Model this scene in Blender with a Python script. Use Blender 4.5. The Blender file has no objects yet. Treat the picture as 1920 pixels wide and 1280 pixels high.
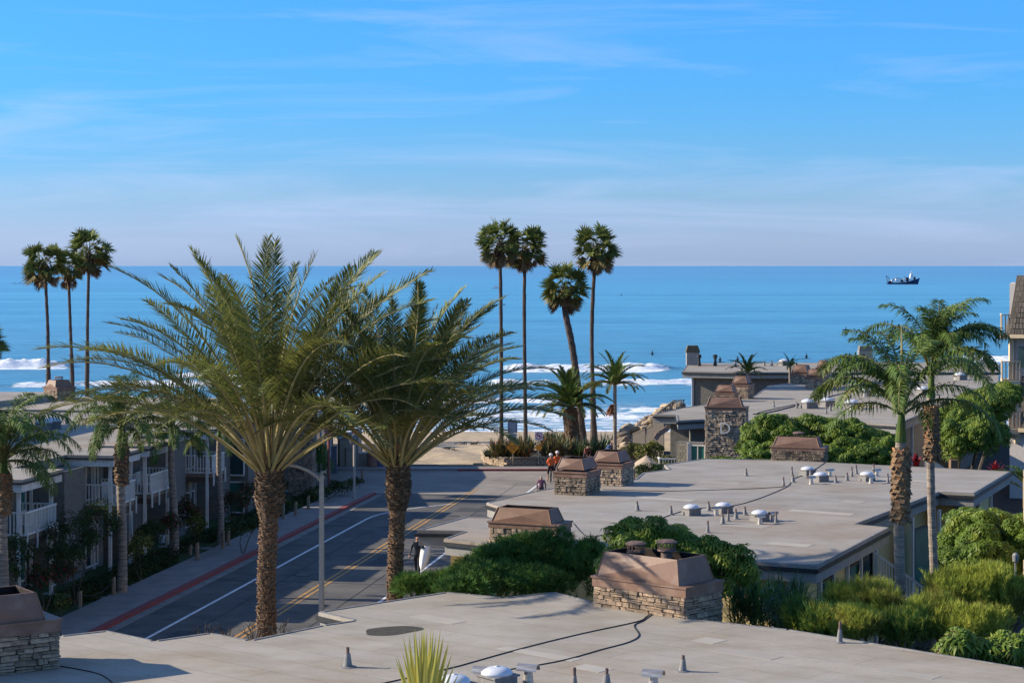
import bpy, bmesh, math, random
import numpy as np
from mathutils import Vector, Matrix
random.seed(7); np.random.seed(7)
R = math.radians
SC = bpy.context.scene
C = SC.collection

# ------------------------------------------------------------------ camera
F, CX, HZ, H = 3700.0, 960.0, 498.0, 13.5      # focal length (px), image centre, horizon row, eye height (m)
cam = bpy.data.objects.new('camera', bpy.data.cameras.new('camera')); C.objects.link(cam)
cam.location = (0, 0, H); cam.rotation_euler = (R(90), 0, 0)
cam.data.sensor_width = 36; cam.data.lens = F/1920*36; cam.data.shift_y = -(640-HZ)/1920
cam.data.clip_start = 0.5; cam.data.clip_end = 200000
SC.camera = cam
# ------------------------------------------------------------------ sun and sky
SUN_EL, SUN_AZ = 25.5, (-0.992, 0.125)          # the sun stands left of the view, a little beyond it
sd = Vector((SUN_AZ[0]*math.cos(R(SUN_EL)), SUN_AZ[1]*math.cos(R(SUN_EL)), math.sin(R(SUN_EL)))).normalized()
sun = bpy.data.objects.new('sun', bpy.data.lights.new('sun', 'SUN')); C.objects.link(sun)
sun.data.energy = 4.6; sun.data.angle = R(0.5); sun.data.color = (1.0, 0.885, 0.71)
sun.rotation_euler = sd.to_track_quat('Z', 'Y').to_euler()
W = bpy.data.worlds.new('World'); SC.world = W; W.use_nodes = True
wn, wl = W.node_tree.nodes, W.node_tree.links
wn.clear()
def wnode(t, **k):
    n = wn.new(t)
    for a, b in k.items(): setattr(n, a, b)
    return n
wo = wnode('ShaderNodeOutputWorld'); bg = wnode('ShaderNodeBackground'); wl.new(bg.outputs[0], wo.inputs[0])
sky = wnode('ShaderNodeTexSky', sky_type='NISHITA', sun_disc=False, sun_elevation=R(SUN_EL))
sky.sun_rotation = math.atan2(SUN_AZ[0], SUN_AZ[1]); sky.air_density = 1.0; sky.dust_density = 0.25; sky.ozone_density = 3.0
tc = wnode('ShaderNodeTexCoord'); sep = wnode('ShaderNodeSeparateXYZ'); wl.new(tc.outputs['Generated'], sep.inputs[0])
# marine air: the band just above the horizon is bluer than the clean-air model; tint by height only
ramp = wnode('ShaderNodeValToRGB'); wl.new(sep.outputs['Z'], ramp.inputs[0])
e = ramp.color_ramp.elements
e[0].position = 0.0; e[0].color = (0.315, 0.465, 1.0, 1)
e[1].position = 0.14; e[1].color = (0.175, 0.515, 0.94, 1)
for p_, c_ in ((0.013, (0.345, 0.465, 0.93, 1)), (0.033, (0.30, 0.455, 0.82, 1)), (0.055, (0.225, 0.46, 0.83, 1)), (0.084, (0.175, 0.475, 0.86, 1)), (0.5, (0.72, 0.86, 1.05, 1))):
    k = e.new(p_); k.color = c_
mul = wnode('ShaderNodeMix', data_type='RGBA', blend_type='MULTIPLY'); mul.inputs[0].default_value = 1
wl.new(sky.outputs[0], mul.inputs[6]); wl.new(ramp.outputs[0], mul.inputs[7])
# thin cirrus streaks
mp = wnode('ShaderNodeMapping'); mp.inputs['Scale'].default_value = (2.6, 2.6, 26); mp.inputs['Rotation'].default_value = (0, R(2.2), 0); mp.inputs['Location'].default_value = (0.35, 0, 0.7)
wl.new(tc.outputs['Generated'], mp.inputs[0])
nz = wnode('ShaderNodeTexNoise'); nz.inputs['Scale'].default_value = 1.7; nz.inputs['Detail'].default_value = 7; nz.inputs['Roughness'].default_value = 0.58; nz.inputs['Distortion'].default_value = 0.6
wl.new(mp.outputs[0], nz.inputs['Vector'])
cr = wnode('ShaderNodeValToRGB'); wl.new(nz.outputs[0], cr.inputs[0])
cr.color_ramp.elements[0].position = 0.52; cr.color_ramp.elements[0].color = (0, 0, 0, 1)
cr.color_ramp.elements[1].position = 0.80; cr.color_ramp.elements[1].color = (0.36, 0.36, 0.36, 1)
cm = wnode('ShaderNodeMix', data_type='RGBA'); cm.inputs[7].default_value = (3.3, 3.6, 5.2, 1)
wl.new(cr.outputs[0], cm.inputs[0]); wl.new(mul.outputs[2], cm.inputs[6]); wl.new(cm.outputs[2], bg.inputs[0])
bg.inputs[1].default_value = 0.115
SC.render.engine = 'CYCLES'
SC.view_settings.view_transform = 'Standard'; SC.view_settings.look = 'None'
SC.view_settings.exposure = 0.92; SC.view_settings.gamma = 1.0; SC.view_settings.use_curve_mapping = False
SC.cycles.max_bounces = 6; SC.cycles.transparent_max_bounces = 6

# ------------------------------------------------------------------ helpers
def P(u, v, z=0.0):                     # point at height z seen at photo pixel (u, v)
    Y = F*(H-z)/(v-HZ); return Vector(((u-CX)*Y/F, Y, z))
def Q(u, v, Y):                         # point at distance Y seen at photo pixel (u, v)
    return Vector(((u-CX)*Y/F, Y, H-(v-HZ)*Y/F))
def lin(r, g, b):
    f = lambda c: ((c/255+0.055)/1.055)**2.4 if c > 10.3 else c/255/12.92
    return (f(r), f(g), f(b))

MATS = {}
def mat(name, c1, c2=None, rough=0.8, scale=3.0, detail=5, bump=0.0, bscale=None, spec=0.3, objrand=0.0, stretch=None, metal=0.0, trans=0.0, c3=None, scale3=0.5, lo=0.35, hi=0.65, world=False):
    if name in MATS: return MATS[name]
    m = bpy.data.materials.new(name); m.use_nodes = True; MATS[name] = m
    n, l = m.node_tree.nodes, m.node_tree.links
    b = n['Principled BSDF']; out = n['Material Output']
    b.inputs['Roughness'].default_value = rough; b.inputs['Specular IOR Level'].default_value = spec; b.inputs['Metallic'].default_value = metal
    c2 = c2 or tuple(x*0.75 for x in c1)
    if world:
        g = n.new('ShaderNodeNewGeometry'); vec = g.outputs['Position']
    else:
        t = n.new('ShaderNodeTexCoord'); vec = t.outputs['Object']
    if stretch:
        k = n.new('ShaderNodeMapping'); k.inputs['Scale'].default_value = stretch; l.new(vec, k.inputs[0]); vec = k.outputs[0]
    def noise(s, d=detail):
        x = n.new('ShaderNodeTexNoise'); x.inputs['Scale'].default_value = s; x.inputs['Detail'].default_value = d; x.inputs['Roughness'].default_value = 0.6
        l.new(vec, x.inputs['Vector']); return x.outputs[0]
    def mrange(v, a, bb):
        x = n.new('ShaderNodeMapRange'); x.inputs[1].default_value = a; x.inputs[2].default_value = bb; l.new(v, x.inputs[0]); return x.outputs[0]
    def mix(fac, a, bb, bt='MIX'):
        x = n.new('ShaderNodeMix'); x.data_type = 'RGBA'; x.blend_type = bt
        for i, q in ((0, fac), (6, a), (7, bb)):
            if hasattr(q, 'node'): l.new(q, x.inputs[i])
            else: x.inputs[i].default_value = q if i == 0 else (*q, 1)
        return x.outputs[2]
    col = mix(mrange(noise(scale), lo, hi), c1, c2)
    if c3: col = mix(mrange(noise(scale3, 3), 0.5, 0.68), col, c3)
    if objrand:
        oi = n.new('ShaderNodeObjectInfo'); hs = n.new('ShaderNodeHueSaturation')
        x = n.new('ShaderNodeMapRange'); x.inputs[3].default_value = 1-objrand; x.inputs[4].default_value = 1+objrand; l.new(oi.outputs['Random'], x.inputs[0]); l.new(x.outputs[0], hs.inputs['Value'])
        l.new(col, hs.inputs['Color']); col = hs.outputs[0]
    l.new(col, b.inputs['Base Color'])
    if bump:
        bp = n.new('ShaderNodeBump'); bp.inputs['Strength'].default_value = bump; bp.inputs['Distance'].default_value = 0.05
        l.new(noise(bscale or scale*3), bp.inputs['Height']); l.new(bp.outputs[0], b.inputs['Normal'])
    if trans:
        tr = n.new('ShaderNodeBsdfTranslucent'); ms = n.new('ShaderNodeMixShader'); ms.inputs[0].default_value = trans
        l.new(col, tr.inputs[0]); l.new(b.outputs[0], ms.inputs[1]); l.new(tr.outputs[0], ms.inputs[2]); l.new(ms.outputs[0], out.inputs[0])
    return m

class MB:
    """collects verts and faces, builds ONE mesh object"""
    def __init__(s, M=None): s.v = []; s.nv = 0; s.f = []; s.M = M; s.mi = 0
    def add(s, verts, faces, mi=None):
        a = np.asarray([tuple(x) for x in verts] if not isinstance(verts, np.ndarray) else verts, dtype=np.float64).reshape(-1, 3)
        if s.M is not None:
            m = np.array(s.M); a = a @ m[:3, :3].T + m[:3, 3]
        by = {}
        for f in faces: by.setdefault(len(f), []).append(f)
        for k, ff in by.items():
            s.f.append((np.asarray(ff, dtype=np.int64)+s.nv, s.mi if mi is None else mi))
        s.v.append(a); s.nv += len(a)
    def batch(s, tv, tf, mats, mi=None):
        """template verts (n,3), faces (same size) and (k,4,4) matrices"""
        tv = np.asarray(tv, float); mats = np.asarray(mats); k, n = len(mats), len(tv)
        if k == 0: return
        a = np.einsum('kij,nj->kni', mats[:, :3, :3], tv) + mats[:, None, :3, 3]
        a = a.reshape(-1, 3)
        if s.M is not None:
            m = np.array(s.M); a = a @ m[:3, :3].T + m[:3, 3]
        by = {}
        for f in tf: by.setdefault(len(f), []).append(f)
        off = (np.arange(k)*n)[:, None, None]
        for q, ff in by.items():
            g = (np.asarray(ff)[None] + off).reshape(-1, q) + s.nv
            s.f.append((g, s.mi if mi is None else mi))
        s.v.append(a); s.nv += len(a)
    def box(s, c, d, rz=0.0, mi=None, taper=1.0, M=None):
        x, y, z = d[0]/2, d[1]/2, d[2]/2
        v = np.array([[-x,-y,-z],[x,-y,-z],[x,y,-z],[-x,y,-z],[-x*taper,-y*taper,z],[x*taper,-y*taper,z],[x*taper,y*taper,z],[-x*taper,y*taper,z]])
        if rz: cs, sn = math.cos(rz), math.sin(rz); v = v @ np.array([[cs,-sn,0],[sn,cs,0],[0,0,1]]).T
        if M is not None: v = v @ np.array(M.to_3x3()).T
        s.add(v+np.array(c), [(0,3,2,1),(4,5,6,7),(0,1,5,4),(1,2,6,5),(2,3,7,6),(3,0,4,7)], mi)
    def bar(s, a, b, w, h=None, mi=None):
        """square bar from a to b"""
        a, b = Vector(a), Vector(b); d = b-a; h = h or w
        q = d.to_track_quat('X', 'Z').to_matrix()
        s.box(tuple((a+b)/2), (d.length, w, h), M=q, mi=mi)
    def prism(s, poly, z0, z1, mi=None):
        n = len(poly); v = [(p[0], p[1], z0) for p in poly]+[(p[0], p[1], z1) for p in poly]
        f = [(i, (i+1) % n, (i+1) % n+n, i+n) for i in range(n)]
        f.append(tuple(range(n-1, -1, -1))); f.append(tuple(range(n, 2*n)))
        s.add(v, f, mi)
    def tube(s, pts, radii, seg=8, mi=None, cap=True, rfun=None):
        pts = [Vector(p) for p in pts]
        if not hasattr(radii, '__len__'): radii = [radii]*len(pts)
        rings = []
        up = Vector((0.31, 0.17, 0.93)) if abs((pts[-1]-pts[0]).normalized().z) < 0.9 else Vector((1, 0.1, 0))
        for i, p in enumerate(pts):
            t = (pts[min(i+1, len(pts)-1)]-pts[max(i-1, 0)]).normalized()
            x = t.cross(up).normalized(); y = x.cross(t)
            for k in range(seg):
                a = 2*math.pi*k/seg; r = radii[i]*(rfun(i, k) if rfun else 1)
                rings.append(p+x*math.cos(a)*r+y*math.sin(a)*r)
        f = []
        for i in range(len(pts)-1):
            for k in range(seg):
                f.append((i*seg+k, i*seg+(k+1) % seg, (i+1)*seg+(k+1) % seg, (i+1)*seg+k))
        if cap:
            f.append(tuple(range(seg-1, -1, -1))); o = (len(pts)-1)*seg; f.append(tuple(range(o, o+seg)))
        s.add(rings, f, mi)
    def lathe(s, prof, c=(0, 0, 0), seg=16, mi=None):
        s.tube([(c[0], c[1], c[2]+z) for r, z in prof], [r for r, z in prof], seg, mi) if False else None
        v = []; f = []
        for r, z in prof:
            for k in range(seg): a = 2*math.pi*k/seg; v.append((c[0]+r*math.cos(a), c[1]+r*math.sin(a), c[2]+z))
        for i in range(len(prof)-1):
            for k in range(seg): f.append((i*seg+k, i*seg+(k+1) % seg, (i+1)*seg+(k+1) % seg, (i+1)*seg+k))
        f.append(tuple(range(seg-1, -1, -1))); o = (len(prof)-1)*seg; f.append(tuple(range(o, o+seg)))
        s.add(v, f, mi)
    def ell(s, c, r, seg=12, rings=8, mi=None, M=None, jit=0):
        v = []; f = []
        for i in range(rings+1):
            ph = math.pi*i/rings
            for k in range(seg):
                a = 2*math.pi*k/seg; j = 1+random.uniform(-jit, jit)
                p = Vector((r[0]*math.sin(ph)*math.cos(a)*j, r[1]*math.sin(ph)*math.sin(a)*j, -r[2]*math.cos(ph)*j))
                if M is not None: p = M @ p
                v.append(p+Vector(c))
        for i in range(rings):
            for k in range(seg): f.append((i*seg+k, i*seg+(k+1) % seg, (i+1)*seg+(k+1) % seg, (i+1)*seg+k))
        s.add(v, f, mi)
    def mesh(s, name, mats, origin=(0, 0, 0), smooth=False):
        me = bpy.data.meshes.new(name)
        v = np.concatenate(s.v)-np.array(origin)
        me.vertices.add(len(v)); me.vertices.foreach_set('co', v.ravel())
        li = np.concatenate([f.ravel() for f, _ in s.f]); sz = np.concatenate([np.full(len(f), f.shape[1]) for f, _ in s.f])
        mi = np.concatenate([np.full(len(f), m) for f, m in s.f])
        me.loops.add(len(li)); me.loops.foreach_set('vertex_index', li)
        me.polygons.add(len(sz)); st = np.concatenate([[0], np.cumsum(sz)[:-1]])
        me.polygons.foreach_set('loop_start', st); me.polygons.foreach_set('loop_total', sz)
        me.polygons.foreach_set('material_index', mi)
        me.polygons.foreach_set('use_smooth', np.full(len(sz), bool(smooth)))
        for m in (mats if isinstance(mats, (list, tuple)) else [mats]): me.materials.append(m)
        me.update(calc_edges=True); me.validate()
        return me
    def build(s, name, mats, parent=None, label=None, cat=None, group=None, kind=None, smooth=False, origin=None):
        """verts are in world space (or in the parent's space when the parent is 'local')"""
        o0 = Vector(origin) if origin is not None else Vector((0, 0, 0))
        if parent is not None and parent.name not in LOC: base = wpos(parent)
        else: base = Vector((0, 0, 0))
        me = s.mesh(name, mats, base+o0 if parent is None else base+o0, smooth)
        o = bpy.data.objects.new(name, me); C.objects.link(o)
        o.parent = parent; o.location = o0
        return tag(o, label, cat, group, kind)
LOC = set()
def wpos(o):
    p = Vector(o.location)
    return p + (wpos(o.parent) if o.parent else Vector((0, 0, 0)))
def tag(o, label=None, cat=None, group=None, kind=None):
    for k, v in (('label', label), ('category', cat), ('group', group), ('kind', kind)):
        if v: o[k] = v
    return o
def empty(name, loc, label=None, cat=None, group=None, rz=0.0, local=False):
    o = bpy.data.objects.new(name, None); C.objects.link(o); o.location = loc; o.rotation_euler.z = rz; o.empty_display_size = 0.3
    if local: LOC.add(o.name)
    return tag(o, label, cat, group)
def inst(name, me, parent, loc, rot=(0, 0, 0), scale=(1, 1, 1), label=None, kind=None):
    o = bpy.data.objects.new(name, me); C.objects.link(o); o.parent = parent; o.location = loc; o.rotation_euler = rot; o.scale = scale
    return tag(o, label, kind=kind)
def children(o): return [x for x in o.children]
def copy_tree(o, parent=None, label=None, loc=None, rz=None, scale=None):
    c = o.copy(); C.objects.link(c); c.parent = parent
    if label: c['label'] = label
    if loc is not None: c.location = loc
    if rz is not None: c.rotation_euler.z = rz
    if scale is not None: c.scale = (scale,)*3
    for ch in children(o): copy_tree(ch, c)
    return c
def offset(poly, d):
    """inset a CCW polygon by d"""
    n = len(poly); out = []
    for i in range(n):
        p0, p1, p2 = (Vector(poly[j % n][:2]) for j in (i-1, i, i+1))
        a, b = (p1-p0).normalized(), (p2-p1).normalized()
        na, nb = Vector((-a.y, a.x)), Vector((-b.y, b.x))
        k = na+nb
        k = k/max(0.35, 1+na.dot(nb)) if k.length > 1e-6 else na
        out.append(tuple(p1+k*d))
    return out
def ccw(poly):
    A = sum(poly[i-1][0]*poly[i][1]-poly[i][0]*poly[i-1][1] for i in range(len(poly)))
    return poly if A > 0 else poly[::-1]
def text_mesh(txt, size, material, name='lettering', align='CENTER', ext=0.004):
    cu = bpy.data.curves.new(name, 'FONT'); cu.body = txt; cu.size = size; cu.align_x = align; cu.align_y = 'CENTER'; cu.extrude = ext; cu.resolution_u = 3
    o = bpy.data.objects.new(name, cu); C.objects.link(o)
    dg = bpy.context.evaluated_depsgraph_get(); me = bpy.data.meshes.new_from_object(o.evaluated_get(dg))
    bpy.data.objects.remove(o); bpy.data.curves.remove(cu)
    me.name = name; me.materials.clear(); me.materials.append(material); return me
def rotm(x, y, z): return Matrix.Rotation(z, 3, 'Z') @ Matrix.Rotation(y, 3, 'Y') @ Matrix.Rotation(x, 3, 'X')
def mats_from(pos, zdir, scale, spin=None, up=None):
    """batch of 4x4 matrices with local +Z along zdir"""
    pos, zdir = np.asarray(pos, float), np.asarray(zdir, float); n = len(pos)
    zdir = zdir/np.maximum(np.linalg.norm(zdir, axis=1, keepdims=True), 1e-9)
    r = np.random.normal(size=(n, 3)) if up is None else np.asarray(up, float)
    x = np.cross(r, zdir); x /= np.maximum(np.linalg.norm(x, axis=1, keepdims=True), 1e-9); y = np.cross(zdir, x)
    M = np.zeros((n, 4, 4)); s = np.asarray(scale).reshape(-1, 1) if np.ndim(scale) else np.full((n, 1), scale)
    M[:, :3, 0] = x*s; M[:, :3, 1] = y*s; M[:, :3, 2] = zdir*s; M[:, :3, 3] = pos; M[:, 3, 3] = 1
    return M

# ------------------------------------------------------------------ materials
M_asphalt = mat('asphalt', (0.058,0.056,0.054), (0.098,0.092,0.084), 0.9, 0.9, 9, 0.3, 30, world=True, c3=(0.115,0.105,0.092), scale3=0.35)
M_concrete_road = mat('worn_concrete', (0.25,0.22,0.185), (0.19,0.17,0.145), 0.9, 0.6, 8, 0.2, 20, world=True, c3=(0.15,0.135,0.115), scale3=0.2)
M_sidewalk = mat('sidewalk_concrete', (0.25,0.215,0.19), (0.19,0.165,0.15), 0.9, 1.2, 8, 0.2, 25, world=True)
M_gutter = mat('gutter_concrete', (0.22,0.20,0.175), (0.15,0.14,0.125), 0.9, 1.5, 6, world=True)
M_redkerb = mat('red_kerb_paint', (0.28,0.045,0.04), (0.17,0.05,0.045), 0.7, 2.5, 6, world=True, lo=.3, hi=.7)
M_white = mat('white_road_paint', (0.70,0.69,0.66), (0.5,0.49,0.47), 0.7, 3, 6, world=True)
M_yellow = mat('yellow_road_paint', (0.42,0.22,0.05), (0.24,0.15,0.06), 0.7, 2.5, 6, world=True, lo=.4, hi=.62)
M_soil = mat('soil', (0.045,0.038,0.028), (0.03,0.027,0.02), 0.95, 1.5, 6, 0.4, world=True)
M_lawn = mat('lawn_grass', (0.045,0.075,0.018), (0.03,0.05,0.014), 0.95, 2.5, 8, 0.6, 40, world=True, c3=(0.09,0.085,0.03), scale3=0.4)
M_sand = mat('beach_sand', (0.46,0.355,0.225), (0.30,0.225,0.14), 0.95, 1.3, 10, 1.0, 2.6, world=True, c3=(0.28,0.22,0.15), scale3=0.15)
M_roofing = None
M_gutter_dk = mat('dark_gutter_metal', (0.018,0.02,0.022), (0.03,0.032,0.034), 0.5, 4)
M_fascia = mat('fascia_paint', (0.27,0.26,0.235), (0.22,0.21,0.19), 0.7, 2)
M_fascia_tan = mat('tan_fascia_paint', (0.36,0.31,0.21), (0.30,0.26,0.18), 0.7, 2)
M_brown = mat('brown_painted_metal', (0.20,0.112,0.074), (0.165,0.094,0.064), 0.55, 2.5, 6, 0.08, 6, c3=(0.24,0.155,0.11), scale3=1.5)
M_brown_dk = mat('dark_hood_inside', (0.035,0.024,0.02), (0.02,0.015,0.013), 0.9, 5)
M_rust = mat('rusty_flue_metal', (0.19,0.125,0.10), (0.10,0.065,0.055), 0.75, 9, 6, 0.3)
M_stone = mat('ledge_stone', (0.40,0.285,0.18), (0.24,0.17,0.115), 0.9, 2.4, 7, 0.6, 8, objrand=0.33, c3=(0.20,0.165,0.14), scale3=1.9)
M_stone_grey = mat('grey_ledge_stone', (0.40,0.305,0.21), (0.17,0.13,0.095), 0.9, 4.5, 7, 0.6, 9, objrand=0.3, c3=(0.08,0.07,0.06), scale3=3.3)
M_mortar = mat('dark_mortar', (0.045,0.038,0.032), (0.03,0.025,0.02), 0.95, 6)
M_lead = mat('weathered_zinc', (0.24,0.23,0.22), (0.15,0.145,0.14), 0.6, 5, 5, metal=0.1)
M_galv = mat('galvanised_sheet', (0.55,0.50,0.44), (0.34,0.30,0.27), 0.38, 3, 5, metal=0.75, stretch=(1,6,6))
M_dome = mat('acrylic_dome', (0.60,0.61,0.63), (0.48,0.49,0.52), 0.25, 2, spec=0.6)
M_cable = mat('black_cable', (0.018,0.016,0.015), None, 0.7)
M_wall_tan = mat('tan_plank_wall', (0.56,0.43,0.20), (0.48,0.37,0.175), 0.85, 2, 5, 0.1, stretch=(6,6,0.6))
M_wall_grey = mat('taupe_shingle_wall', (0.175,0.16,0.135), (0.13,0.12,0.10), 0.9, 5, 5, 0.3, 12)
M_shingle = mat('wood_shingle', (0.26,0.225,0.165), (0.17,0.15,0.115), 0.9, 6, 5, 0.3, 14, objrand=0.2, c3=(0.14,0.13,0.11), scale3=4)
M_trim = mat('pale_trim_paint', (0.62,0.59,0.53), (0.52,0.49,0.44), 0.6, 4)
M_rail = mat('pale_railing_paint', (0.74,0.70,0.64), (0.64,0.61,0.56), 0.6, 4)
M_rail_tan = mat('tan_railing_paint', (0.60,0.46,0.29), (0.52,0.40,0.25), 0.7, 4)
M_frame = mat('dark_window_frame', (0.045,0.042,0.038), None, 0.5)
M_glass = mat('window_glass', (0.018,0.05,0.048), (0.012,0.025,0.028), 0.08, 0.8, spec=0.8)
M_glass_teal = mat('teal_curtain_glass', (0.03,0.14,0.11), (0.02,0.09,0.08), 0.15, 0.8, spec=0.7)
M_glass_blue = mat('blue_sheltered_glass', (0.05,0.17,0.30), (0.03,0.09,0.18), 0.12, 0.8, spec=0.8)
M_darkroom = mat('dark_room', (0.02,0.018,0.016), None, 0.9)
M_stucco = mat('white_stucco', (0.52,0.47,0.43), (0.46,0.42,0.38), 0.95, 6, 6, 0.3, 30)
M_mansard = mat('grey_cedar_shake', (0.135,0.115,0.09), (0.085,0.075,0.062), 0.9, 3, 6, 0.4, 12, objrand=0.3, stretch=(8,8,0.8))
M_pole = mat('concrete_lamp_pole', (0.42,0.37,0.30), (0.34,0.30,0.25), 0.75, 12, 6)
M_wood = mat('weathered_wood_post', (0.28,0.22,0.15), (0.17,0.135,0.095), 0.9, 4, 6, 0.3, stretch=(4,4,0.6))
M_rock = mat('riprap_rock', (0.40,0.31,0.21), (0.20,0.155,0.11), 0.95, 0.9, 7, 0.8, 4, world=True, objrand=0.25)
M_boots = mat('palm_trunk_fibre', (0.15,0.095,0.055), (0.06,0.04,0.025), 0.95, 9, 6, 0.6, 24, c3=(0.20,0.14,0.09), scale3=5)
M_boot_leaf = mat('cut_frond_stub', (0.29,0.185,0.11), (0.085,0.052,0.032), 0.9, 14, 4, 0.3, objrand=0.0)
M_boot_or = mat('orange_husk', (0.46,0.25,0.12), (0.26,0.135,0.07), 0.9, 14, 4, 0.3)
M_trunk_grey = mat('ringed_grey_trunk', (0.34,0.28,0.22), (0.15,0.12,0.095), 0.95, 2.2, 7, 0.6, 8, stretch=(1,1,9))
M_trunk_dark = mat('fan_palm_trunk', (0.105,0.078,0.062), (0.06,0.045,0.038), 0.95, 6, 6, 0.4)
M_trunk_shag = mat('shaggy_fan_palm_trunk', (0.16,0.12,0.095), (0.08,0.06,0.05), 0.95, 9, 6, 0.5)
M_petiole = mat('frond_stalk', (0.42,0.34,0.14), (0.28,0.22,0.09), 0.55, 3, spec=0.4)
M_stalk_dim = mat('dull_frond_stalk', (0.17,0.16,0.06), (0.11,0.10,0.04), 0.7, 3, spec=0.15)
M_date = mat('date_palm_leaflet', (0.20,0.205,0.048), (0.095,0.115,0.032), 0.5, 1.2, 5, spec=0.28, objrand=0.35, trans=0.3)
M_queen = mat('queen_palm_leaflet', (0.11,0.17,0.035), (0.055,0.10,0.024), 0.6, 1.6, 5, spec=0.15, objrand=0.25, trans=0.2, c3=(0.15,0.155,0.035), scale3=1.1)
M_fan = mat('fan_palm_leaf', (0.14,0.165,0.042), (0.08,0.105,0.03), 0.65, 1.5, 5, spec=0.12, objrand=0.35, trans=0.25)
M_fan_y = mat('yellowing_fan_leaf', (0.16,0.125,0.03), (0.085,0.075,0.024), 0.6, 1.5, 5, objrand=0.3, trans=0.15)
M_dead = mat('dead_frond_straw', (0.19,0.125,0.068), (0.11,0.072,0.042), 0.9, 3, objrand=0.3)
M_schef = mat('umbrella_tree_leaf', (0.15,0.22,0.026), (0.075,0.13,0.020), 0.5, 0.9, 6, spec=0.22, trans=0.25, world=True, c3=(0.22,0.26,0.035), scale3=1.3)
M_pine = mat('dark_pine_needle', (0.13,0.24,0.05), (0.055,0.13,0.03), 0.6, 1.1, 6, spec=.15, trans=0.25, world=True, c3=(0.085,0.135,0.032), scale3=1.5)
M_feather = mat('feathery_yellow_green_leaf', (0.40,0.42,0.065), (0.21,0.27,0.045), 0.6, 0.8, 6, spec=.15, trans=0.3, world=True, c3=(0.20,0.18,0.045), scale3=0.9)
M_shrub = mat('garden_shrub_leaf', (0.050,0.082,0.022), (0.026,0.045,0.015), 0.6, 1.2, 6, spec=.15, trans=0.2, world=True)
M_shrub_y = mat('yellow_garden_leaf', (0.25,0.22,0.035), (0.12,0.12,0.025), 0.5, 1.2, 6, trans=0.2, world=True)
M_red_leaf = mat('crimson_leaf', (0.30,0.018,0.025), (0.15,0.012,0.018), 0.5, 2, trans=0.15)
M_agave = mat('blue_green_strap_leaf', (0.05,0.095,0.055), (0.03,0.058,0.034), 0.5, 1.5, 4, trans=0.08)
M_flax = mat('bronze_strap_leaf', (0.21,0.16,0.05), (0.10,0.095,0.03), 0.55, 1.2, 4, trans=0.15, world=True, c3=(0.23,0.075,0.03), scale3=1.6)
M_bark = mat('branch_bark', (0.10,0.078,0.055), (0.06,0.045,0.032), 0.95, 6)

# ================================================================== SETTING
def road_pt(s, t, z=0.0):      # s along the street, t to its right; t = 0 is the left kerb line
    return Vector((-14.29+0.161*s+0.987*t, 80+0.987*s-0.161*t, z))
def strip(mb, t0, t1, s0, s1, z0, z1, n=1, mi=None):
    for i in range(n):
        a, b = s0+(s1-s0)*i/n, s0+(s1-s0)*(i+1)/n
        mb.prism([tuple(road_pt(a, t0))[:2], tuple(road_pt(a, t1))[:2], tuple(road_pt(b, t1))[:2], tuple(road_pt(b, t0))[:2]], z0, z1, mi)
def sheet(name, poly, z, m, label=None):
    mb = MB(); mb.add([(p[0], p[1], z) for p in poly], [tuple(range(len(poly)))]); return mb.build(name, m, kind='structure', label=label)

# --- land: garden soil pad, stepping back where the beach begins
pad = [(-90, -10), (150, -10), (150, 166), (15.5, 166), (13.5, 134.5), (-8.5, 134.5), (-8.5, 150), (-90, 150)]
mb = MB(); mb.prism(pad, -4.5, -0.02); mb.build('ground', M_soil, kind='structure', label='dark garden soil under the housing complex')
# --- beach: one sheet sloping into the sea, with low dunes
def beach_z(x, y):
    t = min(1, max(0, (y-131)/66)); z = -0.03-3.0*t
    if y > 197: z = -3.03-(y-197)*0.05
    k = math.exp(-((y-150)/12)**2)*(0.5+0.35*math.sin(x*0.35)+0.25*math.sin(x*0.9+1.3+y*0.2))
    k += 0.10*math.sin(x*1.3+0.7*y)*math.sin(y*0.9)*max(0, 1-(y-131)/40)
    k += 0.05*math.sin(x*2.7-y*1.1)*math.sin(x*0.8+y*2.1)*(y < 185)
    return z+max(0, min(1, (y-132)/4))*k*0.8*(1 if y < 190 else 0)
xs = np.concatenate([np.arange(-90, -14, 4), np.arange(-14, 22, 0.45), np.arange(22, 170, 6)])
ys = np.concatenate([np.arange(130.8, 165, 0.45), np.arange(165, 200, 1.5), np.arange(200, 420, 20)])
v = [(x, y, beach_z(x, y)) for y in ys for x in xs]; nx = len(xs)
f = [(j*nx+i, j*nx+i+1, (j+1)*nx+i+1, (j+1)*nx+i) for j in range(len(ys)-1) for i in range(nx-1)]
mb = MB(); mb.add(v, f); mb.build('beach', M_sand, kind='structure', smooth=True, label='pale trampled beach sand sloping to the surf')

# --- sea: graded grid with swell and breaking waves
SEA = -3.0
def vY(v): return F*(H-SEA)/(v-HZ)
rng = np.random.RandomState(3)
def fbm1(x, seed, base=0.05, octs=5):
    r = np.random.RandomState(seed); s = 0; a = 1
    for o in range(octs):
        s = s+a*np.sin(x*base*2.03**o+r.uniform(0, 6.28))*np.sin(x*base*0.63*2.1**o+r.uniform(0, 6.28)); a *= 0.62
    return s
breakers = [  # v of crest, height, u range, width
    (690, 1.5, (-400, 150), 2.6), (694, 1.35, (905, 1300), 2.6), (722, 0.8, (-400, 700), 2.4), (721, 0.95, (880, 1400), 2.6),
    (752, 0.45, (300, 1100), 2.0), (768, 0.45, (1150, 1500), 1.8), (676, 1.0, (1750, 2300), 3.0), (745, .35, (-300, 300), 2), (780, 0.3, (600, 1250), 1.5), (706, .5, (300, 900), 2.0)]
ys = [186.0]
while ys[-1] < 430: ys.append(ys[-1]+0.32)
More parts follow.
